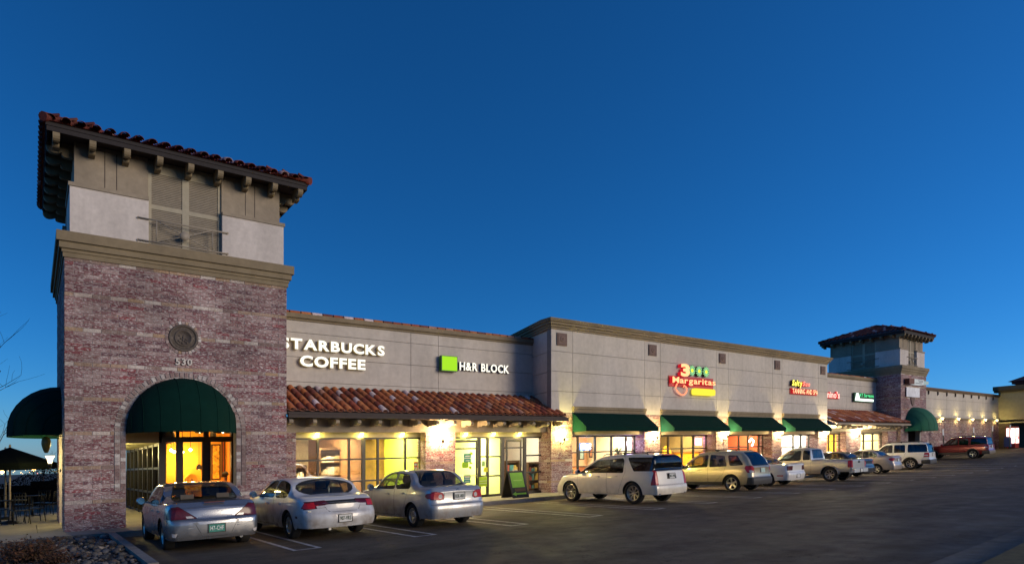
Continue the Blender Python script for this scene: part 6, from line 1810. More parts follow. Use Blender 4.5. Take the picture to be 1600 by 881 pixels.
# --- white luxury estate-SUV
def cuts_d(s, sp):
    s.patch('L', [(1.30, 1.08), (1.38, 1.64), (2.12, 1.66), (2.12, .36), (1.62, .36), (1.46, .74)], sp['paint'], 'door', .03, .006)
    s.patch('L', [(2.15, .36), (2.15, 1.66), (2.7, 1.58), (3.55, 1.10), (3.55, .36)], sp['paint'], 'door', .03, .006)
    s.window('L', [(1.40, 1.09), (1.40, 1.47), (1.46, 1.56), (2.62, 1.50), (3.42, 1.10)], DARKGLASS, .02, r=.05, both=True)
    s.window('L', [(.0, 1.14), (.09, 1.56), (1.22, 1.58), (.92, 1.14)], DARKGLASS, .02, r=.05, both=True)
    s.window('B', [(-.82, 1.14), (.82, 1.14), (.74, 1.625), (-.74, 1.625)], DARKGLASS, .02, r=.05)
    s.window('F', [(-.70, 1.10), (.70, 1.10), (.56, 1.56), (-.56, 1.56)], CARGLASS, .02, r=.08)
    for q in (1, -1):
        s.patch('B', [(q * .73, .66), (q * .93, .66), (q * .93, 1.15), (q * .73, 1.13)][::q], REDL, 'tail_lamp', .02, .008)
    s.patch('L', [(.0, .66), (.20, .66), (.11, 1.12), (.0, 1.12)], REDL, 'tail_lamp', .02, .008)
    s.patch('B', [(-.72, 1.64), (.72, 1.64), (.72, .66), (-.72, .66)], sp['paint'], 'tailgate', .03, .006, over=(0,))
    s.patch('B', [(-.95, .30), (.95, .30), (.95, .63), (-.95, .63)], sp['paint'], 'bumper', .02, .006)
    s.patch('B', [(-.26, .85), (.26, .85), (.24, 1.03), (-.24, 1.03)], GREYP, 'plate_recess', .02, .004)
def rails(root, x0, x1, y, z, dx, mat_):
    for s_ in (1, -1):
        m = MB(); m.tube([(x0 + dx, s_ * y, z - .06), (x0 + .1 + dx, s_ * y, z), ((x0 + x1) / 2 + dx, s_ * y, z + .015), (x1 - .15 + dx, s_ * y, z - .005), (x1 + dx, s_ * y, z - .07)], .018, 8)
        m.box((x0 + x1) / 2 - .05 + dx, (x0 + x1) / 2 + .05 + dx, s_ * y - .02, s_ * y + .02, z - .06, z)
        local(m, 'roof_rail', mat_, root)
def extra_d(root, sp, dx):
    rails(root, .5, 2.5, .60, 1.745, dx, BLACKP)
    m = MB(); m.box(-.01 + dx, .02 + dx, -.32, .32, .395, .415); local(m, 'bumper_slot', SEAM, root)
    for y in (-.7, .7):
        m = MB(); m.tube([(.3 + dx, y, .35), (.0 + dx, y, .345)], .045, 10); local(m, 'exhaust_pipe', CHROME, root)
    m = MB(); m.box(.06 + dx, .075 + dx, -.09, .09, .795, .812); local(m, 'badge', CHROME, root)
    m = MB(); m.tube([(.19 + dx, -.02, 1.19), (.16 + dx, .28, 1.235)], .012, 6); local(m, 'wiper', BLACKP, root)
    m = MB(); m.box(.13 + dx, .2 + dx, -.25, .25, 1.64, 1.665); local(m, 'brake_light', REDL, root)
WHT2 = paint('warm_white_paint', (.74, .68, .57), .05, .3, .35)
car_d = dict(L=4.90, W=1.85, H=1.72, wb=2.957, ra=1.0, R=.375, wheels='split', tyre=.24, paint=WHT2, sill=.32, tailz=.33, rbulge=.05, gap=.05,
    top=[(0, 1.12), (.05, 1.2), (.16, 1.58), (.22, 1.655), (.45, 1.69), (1.2, 1.72), (2.0, 1.715), (2.5, 1.66), (3.6, 1.12), (4.1, 1.04), (4.65, .93), (4.85, .80), (4.90, .66)],
    belt=[(0, 1.04), (.3, 1.08), (2, 1.05), (3.4, 1.03), (4.4, .88), (4.90, .55)], plan=[(0, .92), (.05, .955), (.2, .985), (.6, 1.0), (2.7, 1.0), (4.1, .99), (4.5, .93), (4.78, .82), (4.90, .68)],
    rear=[(.3, .03), (.42, 0), (.6, 0), (.66, .03), (.9, .06), (1.15, .10), (1.4, .0), (1.7, -.02)], cuts=cuts_d, extra=extra_d, seats=(1.5, 2.4), floor=.55, mirror=(3.42, 1.13), handles=[(1.75, .97), (2.55, .95)],
    plate=(.94, 'SRT-941', P_WHITE, P_DARK), plate_x=-.005, tumble=.24)
# --- gold crossover
def cuts_e(s, sp):
    s.patch('L', [(1.08, .95), (1.28, 1.62), (2.02, 1.66), (2.02, .40), (1.45, .40), (1.32, .75)], sp['paint'], 'door', .04, .006)
    s.patch('L', [(2.05, .40), (2.05, 1.66), (2.6, 1.58), (3.35, 1.05), (3.35, .40)], sp['paint'], 'door', .04, .006)
    s.window('L', [(1.16, 1.09), (1.30, 1.50), (1.95, 1.56), (1.95, 1.06)], CARGLASS, .018, r=.05, both=True)
    s.window('L', [(2.08, 1.06), (2.08, 1.56), (2.55, 1.50), (3.22, 1.04)], CARGLASS, .018, r=.05, both=True)
    s.window('L', [(.42, 1.13), (.72, 1.50), (1.12, 1.52), (1.00, 1.11)], DARKGLASS, .018, r=.05, both=True)
    s.window('B', [(-.66, 1.10), (.66, 1.10), (.54, 1.62), (-.54, 1.62)], DARKGLASS, .03, r=.06)
    s.window('F', [(-.70, 1.08), (.70, 1.08), (.56, 1.6), (-.56, 1.6)], CARGLASS, .02, r=.08)
    for q in (1, -1):
        s.patch('B', [(q * .62, .80), (q * .92, .80), (q * .92, 1.10), (q * .68, 1.06)][::q], REDL, 'tail_lamp', .04, .008)
        s.patch('B', [(q * .66, .80), (q * .90, .80), (q * .90, .87), (q * .66, .88)][::q], CLEARL, 'reversing_lamp', .02)
    s.patch('L', [(.0, .80), (.22, .80), (.34, .98), (.30, 1.08), (.0, 1.06)], REDL, 'tail_lamp', .04, .008)
    s.patch('L', [(.0, .80), (.14, .80), (.17, .90), (.0, .90)], CLEARL, 'reversing_lamp', .02)
    s.patch('B', [(-.95, .28), (.95, .28), (.95, .60), (-.95, .60)], GREYP, 'bumper', .02)
    s.patch('L', [(0, .28), (.30, .28), (.22, .60), (0, .60)], GREYP, 'bumper', .02)
    s.patch('L', [(1.3, .28), (3.4, .28), (3.4, .42), (1.3, .42)], GREYP, 'sill_cladding', .01)
    s.patch('B', [(-.61, 1.66), (.61, 1.66), (.61, .62), (-.61, .62)], sp['paint'], 'tailgate', .03, .006, over=(0,))
def extra_e(root, sp, dx):
    rails(root, .8, 2.6, .58, 1.765, dx, GREYP)
    m = MB(); m.box(.02 + dx, .07 + dx, -.36, .36, 1.0, 1.03); local(m, 'chrome_strip', CHROME, root)
    m = MB(); m.box(1.4 + dx, 3.3 + dx, .898, .912, .66, .70); local(m, 'side_moulding', sp['paint'], root)
    m = MB(); m.box(-.02 + dx, .03 + dx, -.45, .45, .44, .47); local(m, 'bumper_slot', SEAM, root)
GOLD1 = paint('gold_paint', (.50, .42, .28), .55, .3, .3)
car_e = dict(L=4.76, W=1.82, H=1.74, wb=2.857, ra=.96, R=.35, wheels='five_big', tyre=.235, paint=GOLD1, sill=.28, tailz=.30, rbulge=.05,
    top=[(0, 1.02), (.05, 1.09), (.40, 1.55), (.55, 1.66), (.8, 1.71), (1.4, 1.745), (2.0, 1.74), (2.5, 1.68), (3.45, 1.08), (4.0, 1.01), (4.5, .90), (4.7, .78), (4.76, .64)],
    belt=[(0, .96), (.3, 1.06), (2, 1.02), (3.3, 1.0), (4.3, .86), (4.76, .55)],
    rear=[(.25, .05), (.42, 0), (.56, 0), (.63, .06), (.9, .07), (1.05, .04), (1.4, 0), (1.7, 0)], cuts=cuts_e, extra=extra_e, seats=(1.35, 2.25), floor=.5, mirror=(3.22, 1.07), handles=[(1.62, .94), (2.45, .92)],
    plate=(.885, '', pm('plate_mint', (.42, .58, .52), .5, .2, 20, coords='obj'), P_DARK), plate_x=.0, tumble=.27, pframe=P_WHITE)
# --- white coupe
def cuts_f(s, sp):
    vin = pm('black_soft_top', (.014, .014, .016), .8, .2, 9, coords='obj')
    for v in 'LR': s.patch(v, [(1.0, .985), (1.15, 1.10), (1.5, 1.42), (2.65, 1.42), (3.0, 1.05), (2.9, .985)], vin, 'soft_top', .02)
    s.patch('T', [(.98, -.75), (2.62, -.75), (2.62, .75), (.98, .75)], vin, 'soft_top', .02, over=(0,))
    s.patch('B', [(-.70, 1.03), (.70, 1.03), (.62, 1.42), (-.62, 1.42)], vin, 'soft_top', .02, over=(0,))
    s.patch('L', [(1.55, .30), (1.62, 1.30), (2.2, 1.30), (3.0, .95), (3.0, .30)], sp['paint'], 'door', .04, .006)
    s.window('L', [(1.72, .96), (1.72, 1.24), (2.1, 1.25), (2.8, .96)], DARKGLASS, .018, r=.05, both=True)
    s.window('L', [(1.2, .97), (1.42, 1.20), (1.62, 1.23), (1.62, .96)], DARKGLASS, .018, r=.03, both=True)
    s.window('B', [(-.62, 1.03), (.62, 1.03), (.52, 1.33), (-.52, 1.33)], CARGLASS, .03, r=.08)
    s.window('F', [(-.66, .98), (.66, .98), (.52, 1.32), (-.52, 1.32)], CARGLASS, .02, r=.08)
    for q in (1, -1):
        s.patch('B', [(q * .46, .74), (q * .84, .74), (q * .84, .93), (q * .46, .93)][::q], pm('deep_lens', (.10, .02, .025), .15, .2, 9, coat=1.0, coords='obj'), 'tail_lamp', .03, .01)
    s.patch('L', [(.22, .47), (.52, .47), (.52, .52), (.22, .52)], REDL, 'marker_lamp', .01)
    s.patch('B', [(-.95, .28), (.95, .28), (.95, .64), (-.95, .64)], sp['paint'], 'bumper', .02, .006)
def extra_f(root, sp, dx):
    m = MB(); m.lathe([(0, -.012), (.07, -.01), (.09, .01)], (.03 + dx, 0, .83), 14, 'x'); local(m, 'badge', CHROME, root)
    m = MB(); m.prism([(.02 + dx, 1.02), (.24 + dx, 1.06), (.26 + dx, 1.045), (.05 + dx, 1.0)], 'y', -.78, .78); local(m, 'spoiler', sp['paint'], root)
    m = MB(); m.prism([(1.25 + dx, 1.02), (1.55 + dx, 1.30), (2.4 + dx, 1.385), (2.6 + dx, 1.38), (2.6 + dx, 1.36), (1.7 + dx, 1.24), (1.4 + dx, 1.0)], 'y', -.56, .56); 
WHT3 = paint('bright_white_paint', (.78, .77, .75), .0, .3, .3)
car_f = dict(L=4.72, W=1.88, H=1.38, wb=2.72, ra=1.05, R=.34, wheels='five', tyre=.24, paint=WHT3, sill=.26, tailz=.28, rbulge=.06,
    top=[(0, .97), (.05, 1.02), (.2, 1.035), (.85, 1.02), (1.5, 1.31), (1.9, 1.375), (2.2, 1.38), (2.5, 1.34), (3.2, .99), (3.9, .96), (4.5, .84), (4.72, .64)],
    belt=[(0, .90), (.2, .95), (1, .96), (2.2, .93), (3.2, .92), (4.3, .80), (4.72, .5)],
    rear=[(.2, .10), (.34, .05), (.5, .0), (.62, 0), (.67, .05), (.9, .03), (1.0, .0), (1.1, .02)], cuts=cuts_f, extra=extra_f, seats=(1.6, 2.3), mirror=(2.85, .99), handles=[(1.8, .84)],
    plate=(.47, '', P_WHITE, P_DARK), plate_x=-.05, tumble=.32, mirror_mat=WHT3)
# --- silver pickup
def cuts_g(s, sp):
    s.patch('L', [(1.98, 1.02), (2.02, 1.68), (2.45, 1.70), (2.45, .42), (2.02, .42)], sp['paint'], 'door', .04, .006)
    s.patch('L', [(2.48, .42), (2.48, 1.70), (3.1, 1.66), (3.85, 1.1), (3.85, .42)], sp['paint'], 'door', .04, .006)
    s.window('L', [(2.05, 1.14), (2.07, 1.58), (2.38, 1.61), (2.38, 1.12)], DARKGLASS, .018, r=.05, both=True)
    s.window('L', [(2.52, 1.12), (2.52, 1.61), (3.05, 1.58), (3.68, 1.1)], DARKGLASS, .018, r=.05, both=True)
    s.window('B', [(-.60, 1.22), (.60, 1.22), (.55, 1.62), (-.55, 1.62)], CARGLASS, .03, r=.05)
    s.window('F', [(-.68, 1.13), (.68, 1.13), (.55, 1.62), (-.55, 1.62)], CARGLASS, .02, r=.08)
    for q in (1, -1):
        s.patch('B', [(q * .76, .72), (q * .95, .72), (q * .95, 1.06), (q * .76, 1.06)][::q], REDL, 'tail_lamp', .02, .008)
    s.patch('L', [(.0, .72), (.17, .72), (.17, 1.04), (.0, 1.06)], REDL, 'tail_lamp', .02, .008)
    s.patch('B', [(-.74, .64), (.74, .64), (.74, 1.075), (-.74, 1.075)], sp['paint'], 'tailgate', .02, .008, over=(0,))
    s.patch('B', [(-.16, .92), (.16, .92), (.13, 1.04), (-.13, 1.04)], BLACKP, 'tailgate_handle', .02)
    s.patch('T', [(.06, -.80), (1.90, -.80), (1.90, .80), (.06, .80)], pm('tonneau_vinyl', (.012, .012, .012), .6, .2, 9, coords='obj'), 'tonneau_cover', .03)
def extra_g(root, sp, dx):
    m = MB(); m.prism([(-.12 + dx, .46), (-.12 + dx, .64), (-.02 + dx, .66), (.12 + dx, .66), (.12 + dx, .44)], 'y', -.88, .88); m.build
    local(m, 'step_bumper', pm('white_bumper', (.55, .54, .50), .35, .1, 9, metal=.4, coords='obj'), root)
    for s_ in (1, -1):
        m = MB(); pts = []
        for k in range(13):
            t = PI * k / 12; pts.append((sp['ra'] + .45 * math.cos(t) + dx, s_ * .915, .38 + .45 * math.sin(t)))
        m.tube(pts, .035, 6); local(m, 'wheel_flare', sp['paint'], root)
SIL3 = paint('warm_silver_paint', (.52, .48, .42), .5, .33, .3)
car_g = dict(L=5.22, W=1.86, H=1.76, wb=3.2, ra=1.08, R=.37, wheels='seven', tyre=.25, paint=SIL3, sill=.40, tailz=.5, rbulge=.02, hard=True,
    top=[(0, 1.07), (.03, 1.10), (.08, 1.115), (1.93, 1.135), (1.96, 1.14), (2.04, 1.62), (2.10, 1.70), (2.35, 1.755), (2.9, 1.76), (3.15, 1.70), (3.95, 1.13), (4.9, 1.0), (5.1, .92), (5.22, .74)],
    belt=[(0, 1.0), (.3, 1.03), (1.9, 1.05), (3.8, 1.05), (4.9, .92), (5.22, .6)], plan=[(0, .95), (.06, .985), (.3, 1.0), (4.3, 1.0), (4.8, .97), (5.1, .9), (5.22, .78)],
    rear=[(.3, .02), (.6, 0), (1.2, 0)], front=[(.3, .06), (.6, 0), (.9, .05), (1.1, .1)], cuts=cuts_g, extra=extra_g, seats=(2.25, 2.75), dash=3.5, floor=.6, mirror=(3.75, 1.15), handles=[(2.62, 1.0)],
    plate=(.55, '', P_WHITE, P_DARK), plate_x=-.13, tumble=.24)
# --- pale bronze compact sedan
def cuts_h(s, sp):
    s.patch('L', [(.95, 1.0), (1.02, 1.42), (1.74, 1.46), (1.74, .3), (1.34, .3), (1.22, .62)], sp['paint'], 'door', .05, .007)
    s.patch('L', [(1.77, .3), (1.77, 1.46), (2.35, 1.40), (3.0, 1.0), (3.0, .3)], sp['paint'], 'door', .05, .007)
    s.window('L', [(.92, 1.05), (1.0, 1.22), (1.2, 1.34), (1.70, 1.40), (1.70, 1.01)], CARGLASS, .018, r=.07, both=True)
    s.window('L', [(1.80, 1.01), (1.80, 1.40), (2.2, 1.36), (2.86, 1.0)], CARGLASS, .018, r=.06, both=True)
    s.window('B', [(-.64, 1.08), (.64, 1.08), (.50, 1.42), (-.50, 1.42)], DARKGLASS, .02, r=.08)
    s.window('F', [(-.66, 1.03), (.66, 1.03), (.52, 1.43), (-.52, 1.43)], CARGLASS, .02, r=.08)
    for q in (1, -1):
        s.patch('B', [(q * .50, .78), (q * .88, .78), (q * .88, .97), (q * .58, .95)][::q], REDL, 'tail_lamp', .04, .008)
        s.patch('B', [(q * .52, .785), (q * .66, .785), (q * .66, .85), (q * .55, .85)][::q], CLEARL, 'reversing_lamp', .02)
    s.patch('L', [(.0, .78), (.18, .79), (.28, .92), (.20, .95), (.0, .96)], REDL, 'tail_lamp', .04, .008)
    s.patch('B', [(-.86, .2), (.86, .2), (.86, .64), (-.86, .64)], sp['paint'], 'bumper', .02, .006)
def extra_h(root, sp, dx):
    m = MB(); m.box(.03 + dx, .06 + dx, -.28, .28, .92, .945); local(m, 'chrome_strip', CHROME, root)
BRZ = paint('pale_bronze_paint', (.50, .42, .36), .5, .32, .3)
car_h = dict(L=4.30, W=1.71, H=1.50, wb=2.48, ra=.97, R=.295, wheels='five', paint=BRZ, sill=.23, tailz=.25, rbulge=.05,
    top=[(0, .98), (.05, 1.05), (.13, 1.075), (.3, 1.07), (.55, 1.07), (1.15, 1.42), (1.5, 1.485), (1.9, 1.50), (2.25, 1.45), (3.05, 1.03), (3.6, .95), (4.1, .80), (4.30, .6)],
    belt=[(0, .92), (.15, .98), (.7, 1.0), (2, .975), (3.0, .95), (3.9, .80), (4.30, .5)],
    rear=[(.2, .05), (.34, .01), (.5, 0), (.62, .01), (.67, .05), (.8, .05), (1.0, .03), (1.1, .03)], cuts=cuts_h, extra=extra_h, seats=(1.1, 2.0), mirror=(2.86, 1.03), handles=[(1.38, .88), (2.15, .86)],
    plate=(.83, '', P_WHITE, P_DARK), plate_x=-.01)
# --- boxy SUVs (white, then maroon)
def cuts_i(s, sp):
    s.patch('L', [(1.28, 1.05), (1.34, 1.70), (2.10, 1.74), (2.10, .46), (1.68, .46), (1.52, .80)], sp['paint'], 'door', .03, .006)
    s.patch('L', [(2.13, .46), (2.13, 1.74), (2.7, 1.68), (3.35, 1.15), (3.35, .46)], sp['paint'], 'door', .03, .006)
    s.window('L', [(1.42, 1.16), (1.42, 1.64), (2.04, 1.66), (2.04, 1.16)], DARKGLASS, .018, r=.04, both=True)
    s.window('L', [(2.17, 1.16), (2.17, 1.66), (2.65, 1.62), (3.22, 1.15)], CARGLASS, .018, r=.05, both=True)
    s.window('L', [(.10, 1.17), (.20, 1.64), (1.22, 1.66), (1.22, 1.17)], DARKGLASS, .018, r=.04, both=True)
    s.window('B', [(-.70, 1.13), (.70, 1.13), (.62, 1.68), (-.62, 1.68)], DARKGLASS, .03, r=.06)
    s.window('F', [(-.70, 1.16), (.70, 1.16), (.58, 1.68), (-.58, 1.68)], CARGLASS, .02, r=.08)
    for q in (1, -1):
        s.patch('B', [(q * .78, .82), (q * .95, .82), (q * .95, 1.10), (q * .78, 1.10)][::q], REDL, 'tail_lamp', .02, .008)
    s.patch('L', [(.06, .82), (.33, .82), (.28, 1.10), (.06, 1.10)], REDL, 'tail_lamp', .02, .008)
    s.patch('L', [(.08, .90), (.32, .90), (.31, .97), (.08, .97)], CLEARL, 'reversing_lamp', .01)
    lo = sp['trim']
    s.patch('L', [(0, .30), (.5, .30), (.47, .62), (0, .66)], lo, 'bumper', .01); s.patch('B', [(-.95, .3), (.95, .3), (.95, .64), (-.95, .64)], lo, 'bumper', .01)
    s.patch('L', [(1.50, .3), (3.5, .3), (3.5, .55), (1.50, .55)], lo, 'sill_cladding', .01)
def extra_i(root, sp, dx):
    rails(root, .6, 2.7, .62, 1.845, dx, BLACKP)
    for ax_ in (sp['ra'], sp['ra'] + sp['wb']):
        for s_ in (1, -1):
            m = MB(); Ra = sp['R'] + .085; W2 = sp['W'] / 2
            o1 = [(ax_ + dx + Ra * math.cos(PI * k / 14), sp['R'] + Ra * math.sin(PI * k / 14)) for k in range(15)]
            i1 = [(ax_ + dx + (Ra - .045) * math.cos(PI * k / 14), sp['R'] + (Ra - .045) * math.sin(PI * k / 14)) for k in range(15)]
            for k in range(14):
                ya, yb = sorted((s_ * (W2 - .06), s_ * (W2 + .012)))
                m.hexa([(o1[k][0], ya, o1[k][1]), (o1[k + 1][0], ya, o1[k + 1][1]), (i1[k + 1][0], ya, i1[k + 1][1]), (i1[k][0], ya, i1[k][1]), (o1[k][0], yb, o1[k][1]), (o1[k + 1][0], yb, o1[k + 1][1]), (i1[k + 1][0], yb, i1[k + 1][1]), (i1[k][0], yb, i1[k][1])])
            local(m, 'wheel_flare', sp['flare'], root)
WHT4 = paint('suv_white_paint', (.76, .74, .70), .0, .32, .3); MAR = paint('maroon_paint', (.30, .010, .012), .2, .22, .15); BEIGE = pm('brown_cladding', (.13, .10, .075), .55, .15, 9, coords='obj')
def suv(pt, trim, flare, cl):
    return dict(L=4.88, W=1.87, H=1.82, wb=2.89, ra=1.12, R=.38, wheels=cl, tyre=.245, paint=pt, trim=trim, flare=flare, sill=.36, tailz=.36, rbulge=.03,
    top=[(0, 1.10), (.05, 1.16), (.20, 1.66), (.27, 1.74), (.5, 1.78), (1.3, 1.82), (2.1, 1.82), (2.6, 1.76), (3.35, 1.17), (4.2, 1.08), (4.7, .98), (4.82, .86), (4.88, .7)],
    belt=[(0, 1.03), (.3, 1.10), (2, 1.10), (3.3, 1.08), (4.4, .95), (4.88, .6)], plan=[(0, .93), (.05, .965), (.2, .99), (.6, 1.0), (3.2, 1.0), (4.1, .99), (4.5, .95), (4.78, .86), (4.88, .75)],
    rear=[(.3, .02), (.42, -.03), (.6, -.03), (.66, .02), (.9, .03), (1.1, .03), (1.4, -.02), (1.7, -.03)], cuts=cuts_i, extra=extra_i, seats=(1.5, 2.4), floor=.6, mirror=(3.25, 1.2), handles=[(1.75, 1.0), (2.5, .98)],
    plate=(.95, '', P_WHITE, P_DARK), plate_x=-.01, tumble=.22)
car_i = suv(WHT4, GREYP, GREYP, 'seven'); car_j = suv(MAR, BEIGE, BEIGE, 'five')
GRP = 'cars parked nose-in along the shop fronts'
def place(name, sp, label, cat, rx, ry, deg):
    """rx, ry = where the rear left tyre meets the ground"""
    h = math.radians(deg); c, s_ = math.cos(h), math.sin(h); lx = sp['ra'] - sp['L'] / 2; ly = sp['W'] / 2 - .12
    return car(name, sp, label, cat, GRP, rx - (lx * c - ly * s_), ry - (lx * s_ + ly * c), deg)
place('sedan_car', car_a, 'silver sedan with slanted dark red tail lamps and green plate before the tower arch', 'car', 2.30, 15.1, 90)
place('sedan_car', car_b, 'white round-bodied sedan with oval rear window, second car from the tower', 'car', 4.85, 14.8, 92)
place('sedan_car', car_c, 'dusty silver sedan with oval red tail lamps and roof aerial by the brick pier', 'car', 7.92, 14.5, 92)
place('suv_car', car_d, 'white luxury SUV with tall vertical red tail lamps before the first green awning', 'suv', 16.45, 14.63, 93)
place('suv_car', car_e, 'gold crossover with five-spoke wheels parked right of the white luxury SUV', 'suv', 23.4, 15.4, 94)
place('coupe_car', car_f, 'white two-door coupe with square dark tail lamps beside the gold crossover', 'car', 27.6, 16.3, 93)
place('pickup_truck', car_g, 'silver pickup truck with black tonneau cover behind the white coupe', 'truck', 32.2, 15.6, 94)
car_k = dict(car_c); car_k['paint'] = paint('dark_grey_paint', (.03, .03, .035), .5, .28, .2); car_k['plate'] = None
place('sedan_car', car_k, 'dark sedan whose dark roof just shows above the bed of the pickup', 'car', 37.0, 17.0, 93)
place('sedan_car', car_h, 'pale bronze compact sedan between the pickup and the white boxy SUV', 'car', 41.4, 17.2, 95)
place('suv_car', car_i, 'white boxy SUV with grey wheel flares before the far tower', 'suv', 47.0, 17.4, 97)
place('suv_car', car_j, 'maroon boxy SUV with brown cladding, last car in the row', 'suv', 62.0, 18.3, 92)

# ------------------------------------------------------------------ lamps on the fronts
def pl_(x, Y, z, lab, **k): return wall_lamp(PX(x, Y), Y, z, lab, **k)
pl_(687, YP, 2.50, 'lit wall lamp on the brick pier left of the tax office doors', col=(1.0, .66, .30), watts=34)
pl_(876, YM, 2.52, 'lit wall lamp on the brick pier beside the first green awning', col=(1.0, .86, .22), watts=24)
pl_(1021, YM, 2.55, 'lit wall lamp on the pier between the first and second green awnings')
pl_(1131, YM, 2.58, 'lit wall lamp on the pier between the second and third green awnings', col=(1.0, .78, .28))
pl_(1216, YM, 2.60, 'lit wall lamp on the pier between the third and fourth green awnings')
pl_(1288, YM, 2.60, 'lit wall lamp on the last pier of the stucco block by the red tile canopy', col=(1.0, .8, .45), watts=40)
pl_(1337, YP, 2.60, 'lit wall lamp under the far red tile canopy', col=(1.0, .8, .45), watts=44)
wall_lamp(TX0, 23.4, 2.0, 'lit lamp on the left flank of the near tower under its dome awning', col=(1.0, .80, .30), watts=9, face='x')
# big ribbed lantern beside it
t = thing('wall_lantern', (TX0, 22.2, 2.3), 'round amber glass wall lantern under the left dome awning', 'wall lamp')
mb = MB(); mb.tube([(TX0, 22.2, 2.75), (TX0 - .35, 22.2, 2.8), (TX0 - .35, 22.2, 2.6)], .02, 6); mb.build('bracket', METAL, t)
mb = MB(); mb.lathe([(0, .46), (.05, .45), (.09, .41), (.11, .34), (.115, .26), (.10, .18), (.075, .09), (.05, .02), (.03, 0)], (TX0 - .35, 22.2, 2.28), 20); mb.build('globe', pm('amber_globe', (.22, .14, .03), .3, .2, 4), t)

# ------------------------------------------------------------------ posters on the tax office glass, folding board
pg = 'posters on the tax office glass'
TEAL = (.02, .28, .22); LM = (.35, .62, .02)
def po(lab, x0, y0, x1, y1, col, bands=None):
    Y = YW - .105; return poster(lab, PX(x0, Y), PX(x1, Y), PZ((x0 + x1) / 2, y1, Y), PZ((x0 + x1) / 2, y0, Y), Y, col, bands, group=pg)
tb_ = [(.15, .85, .62, .80), (.08, .92, .40, .52), (.2, .8, .12, .22)]
po('teal poster upper on the left tax office door', 725, 708.5, 736, 721.5, TEAL, tb_)
po('teal poster lower on the left tax office door', 724.5, 741.5, 735.5, 754, TEAL, tb_)
po('lime square poster under the upper teal poster', 722.3, 721.6, 732, 730.6, LM)
po('small lime note right of the upper teal poster', 734.2, 706.3, 738, 710.2, LM)
po('small lime note beside the lime square poster', 733.4, 721.8, 738, 724.6, LM)
po('lowest small lime note between the two teal posters', 733, 728, 736.5, 732.2, LM)
po('small green note on the tax office side light', 752.8, 719.8, 758, 728.3, (.25, .42, .16))
po('yellow-green note at the edge of the tax office side light', 756, 729.8, 762, 736.8, (.62, .62, .02))
po('large lime panel low in the tax office side light', 748.6, 744.5, 761, 759.5, (.45, .66, .03), [(.05, .95, .55, .60), (.05, .95, .3, .35)])
po('orange poster in the amber shop window by the pier', 646.5, 721, 652.5, 735, (.62, .18, .04), [(.15, .85, .6, .8), (.15, .85, .2, .4)])
po('small mint poster below the orange poster', 643.5, 733, 652.8, 739, (.25, .62, .20))
bd = thing('folding_board', (PX(808, 19.9), 19.9, WALK), 'black folding pavement board with lime panel and left-pointing arrow', 'sign board')
cx, cy = PX(806, 19.8), 19.85; hw, hh, dd = .40, 1.05, .36
def slat_pt(u, v, side, o=0.0):            # u across, v up the leaning panel; side -1 front (towards the lot) +1 back
    return (cx + u, cy + side * (dd * (1 - v / hh) + .015 + o), WALK + v)
for side in (-1, 1):
    mb = MB(); mb.hexa([slat_pt(-hw, 0, side, -.012), slat_pt(hw, 0, side, -.012), slat_pt(hw, 0, side, .012), slat_pt(-hw, 0, side, .012), slat_pt(-hw, hh, side, -.012), slat_pt(hw, hh, side, -.012), slat_pt(hw, hh, side, .012), slat_pt(-hw, hh, side, .012)])
    mb.build('panel', pm('board_black', (.03, .026, .016), .6, .2, 6), bd)
def face(pts, name, m, o=.02):
    mb = MB(); n = len(pts); mb.add([slat_pt(u, v, -1, o) for u, v in pts] + [slat_pt(u, v, -1, o - .006) for u, v in pts], [tuple(range(n)), tuple(range(n, 2 * n))[::-1]] + [(i, (i + 1) % n, n + (i + 1) % n, n + i) for i in range(n)])
    return mb.build(name, m, bd)
face([(-.32, .40), (.30, .40), (.30, .98), (-.32, .98)], 'lime_panel', pm('lime_print', (.30, .62, .04), .6, .06))
face([(-.20, .66), (.22, .66), (.22, .70), (-.20, .70)], 'print_line', pm('pale_lime_print', (.50, .75, .10), .6, .06), .024)
face([(-.22, .25), (.30, .25), (.30, .37), (-.22, .37)], 'brown_strip', pm('brown_print', (.14, .07, .02), .6, .1))
face([(-.38, .155), (-.20, .24), (-.20, .185), (.30, .185), (.30, .125), (-.20, .125), (-.20, .07)], 'arrow', pm('lime_print', (.30, .62, .04), .6, .06))
mb = MB(); mb.box(cx - .1, cx + .1, cy - .03, cy + .03, WALK + hh, WALK + hh + .05); mb.build('clip', pm('pale_clip', (.5, .45, .3), .5, .1), bd)

# ------------------------------------------------------------------ inside the shops
def shelf_unit(x0, x1, y, lab, z1=2.3, seed=1, cols=None, n=5):
    t = thing('shelf_unit', (x0, y, WALK), lab, 'shelves'); r = random.Random(seed)
    mb = MB(); mb.box(x0, x0 + .04, y, y + .35, WALK, z1); mb.box(x1 - .04, x1, y, y + .35, WALK, z1); mb.box(x0 + .04, x1 - .04, y + .32, y + .35, WALK, z1); mb.build('frame', pm('shelf_wood', (.12, .07, .035), .6, .2, 5), t)
    for k in range(n):
        z = WALK + .1 + k * (z1 - WALK - .2) / (n - 1); mb = MB(); mb.box(x0 + .042, x1 - .042, y, y + .318, z, z + .03); mb.build('shelf', pm('shelf_wood', (.12, .07, .035), .6, .2, 5), t)
        if k == n - 1: continue
        for c_ in range(3):
            g = MB(); p = x0 + .08 + (x1 - x0 - .16) * c_ / 3; e = x0 + .04 + (x1 - x0 - .1) * (c_ + 1) / 3
            while p < e - .06:
                w = r.uniform(.06, .14); h = r.uniform(.15, .34); g.box(p, min(p + w, e), y + .04, y + .26, z + .031, z + .03 + h); p += w + .015
            if g.v: g.build('goods', cols[c_ % len(cols)] if cols else WHITEW, t)
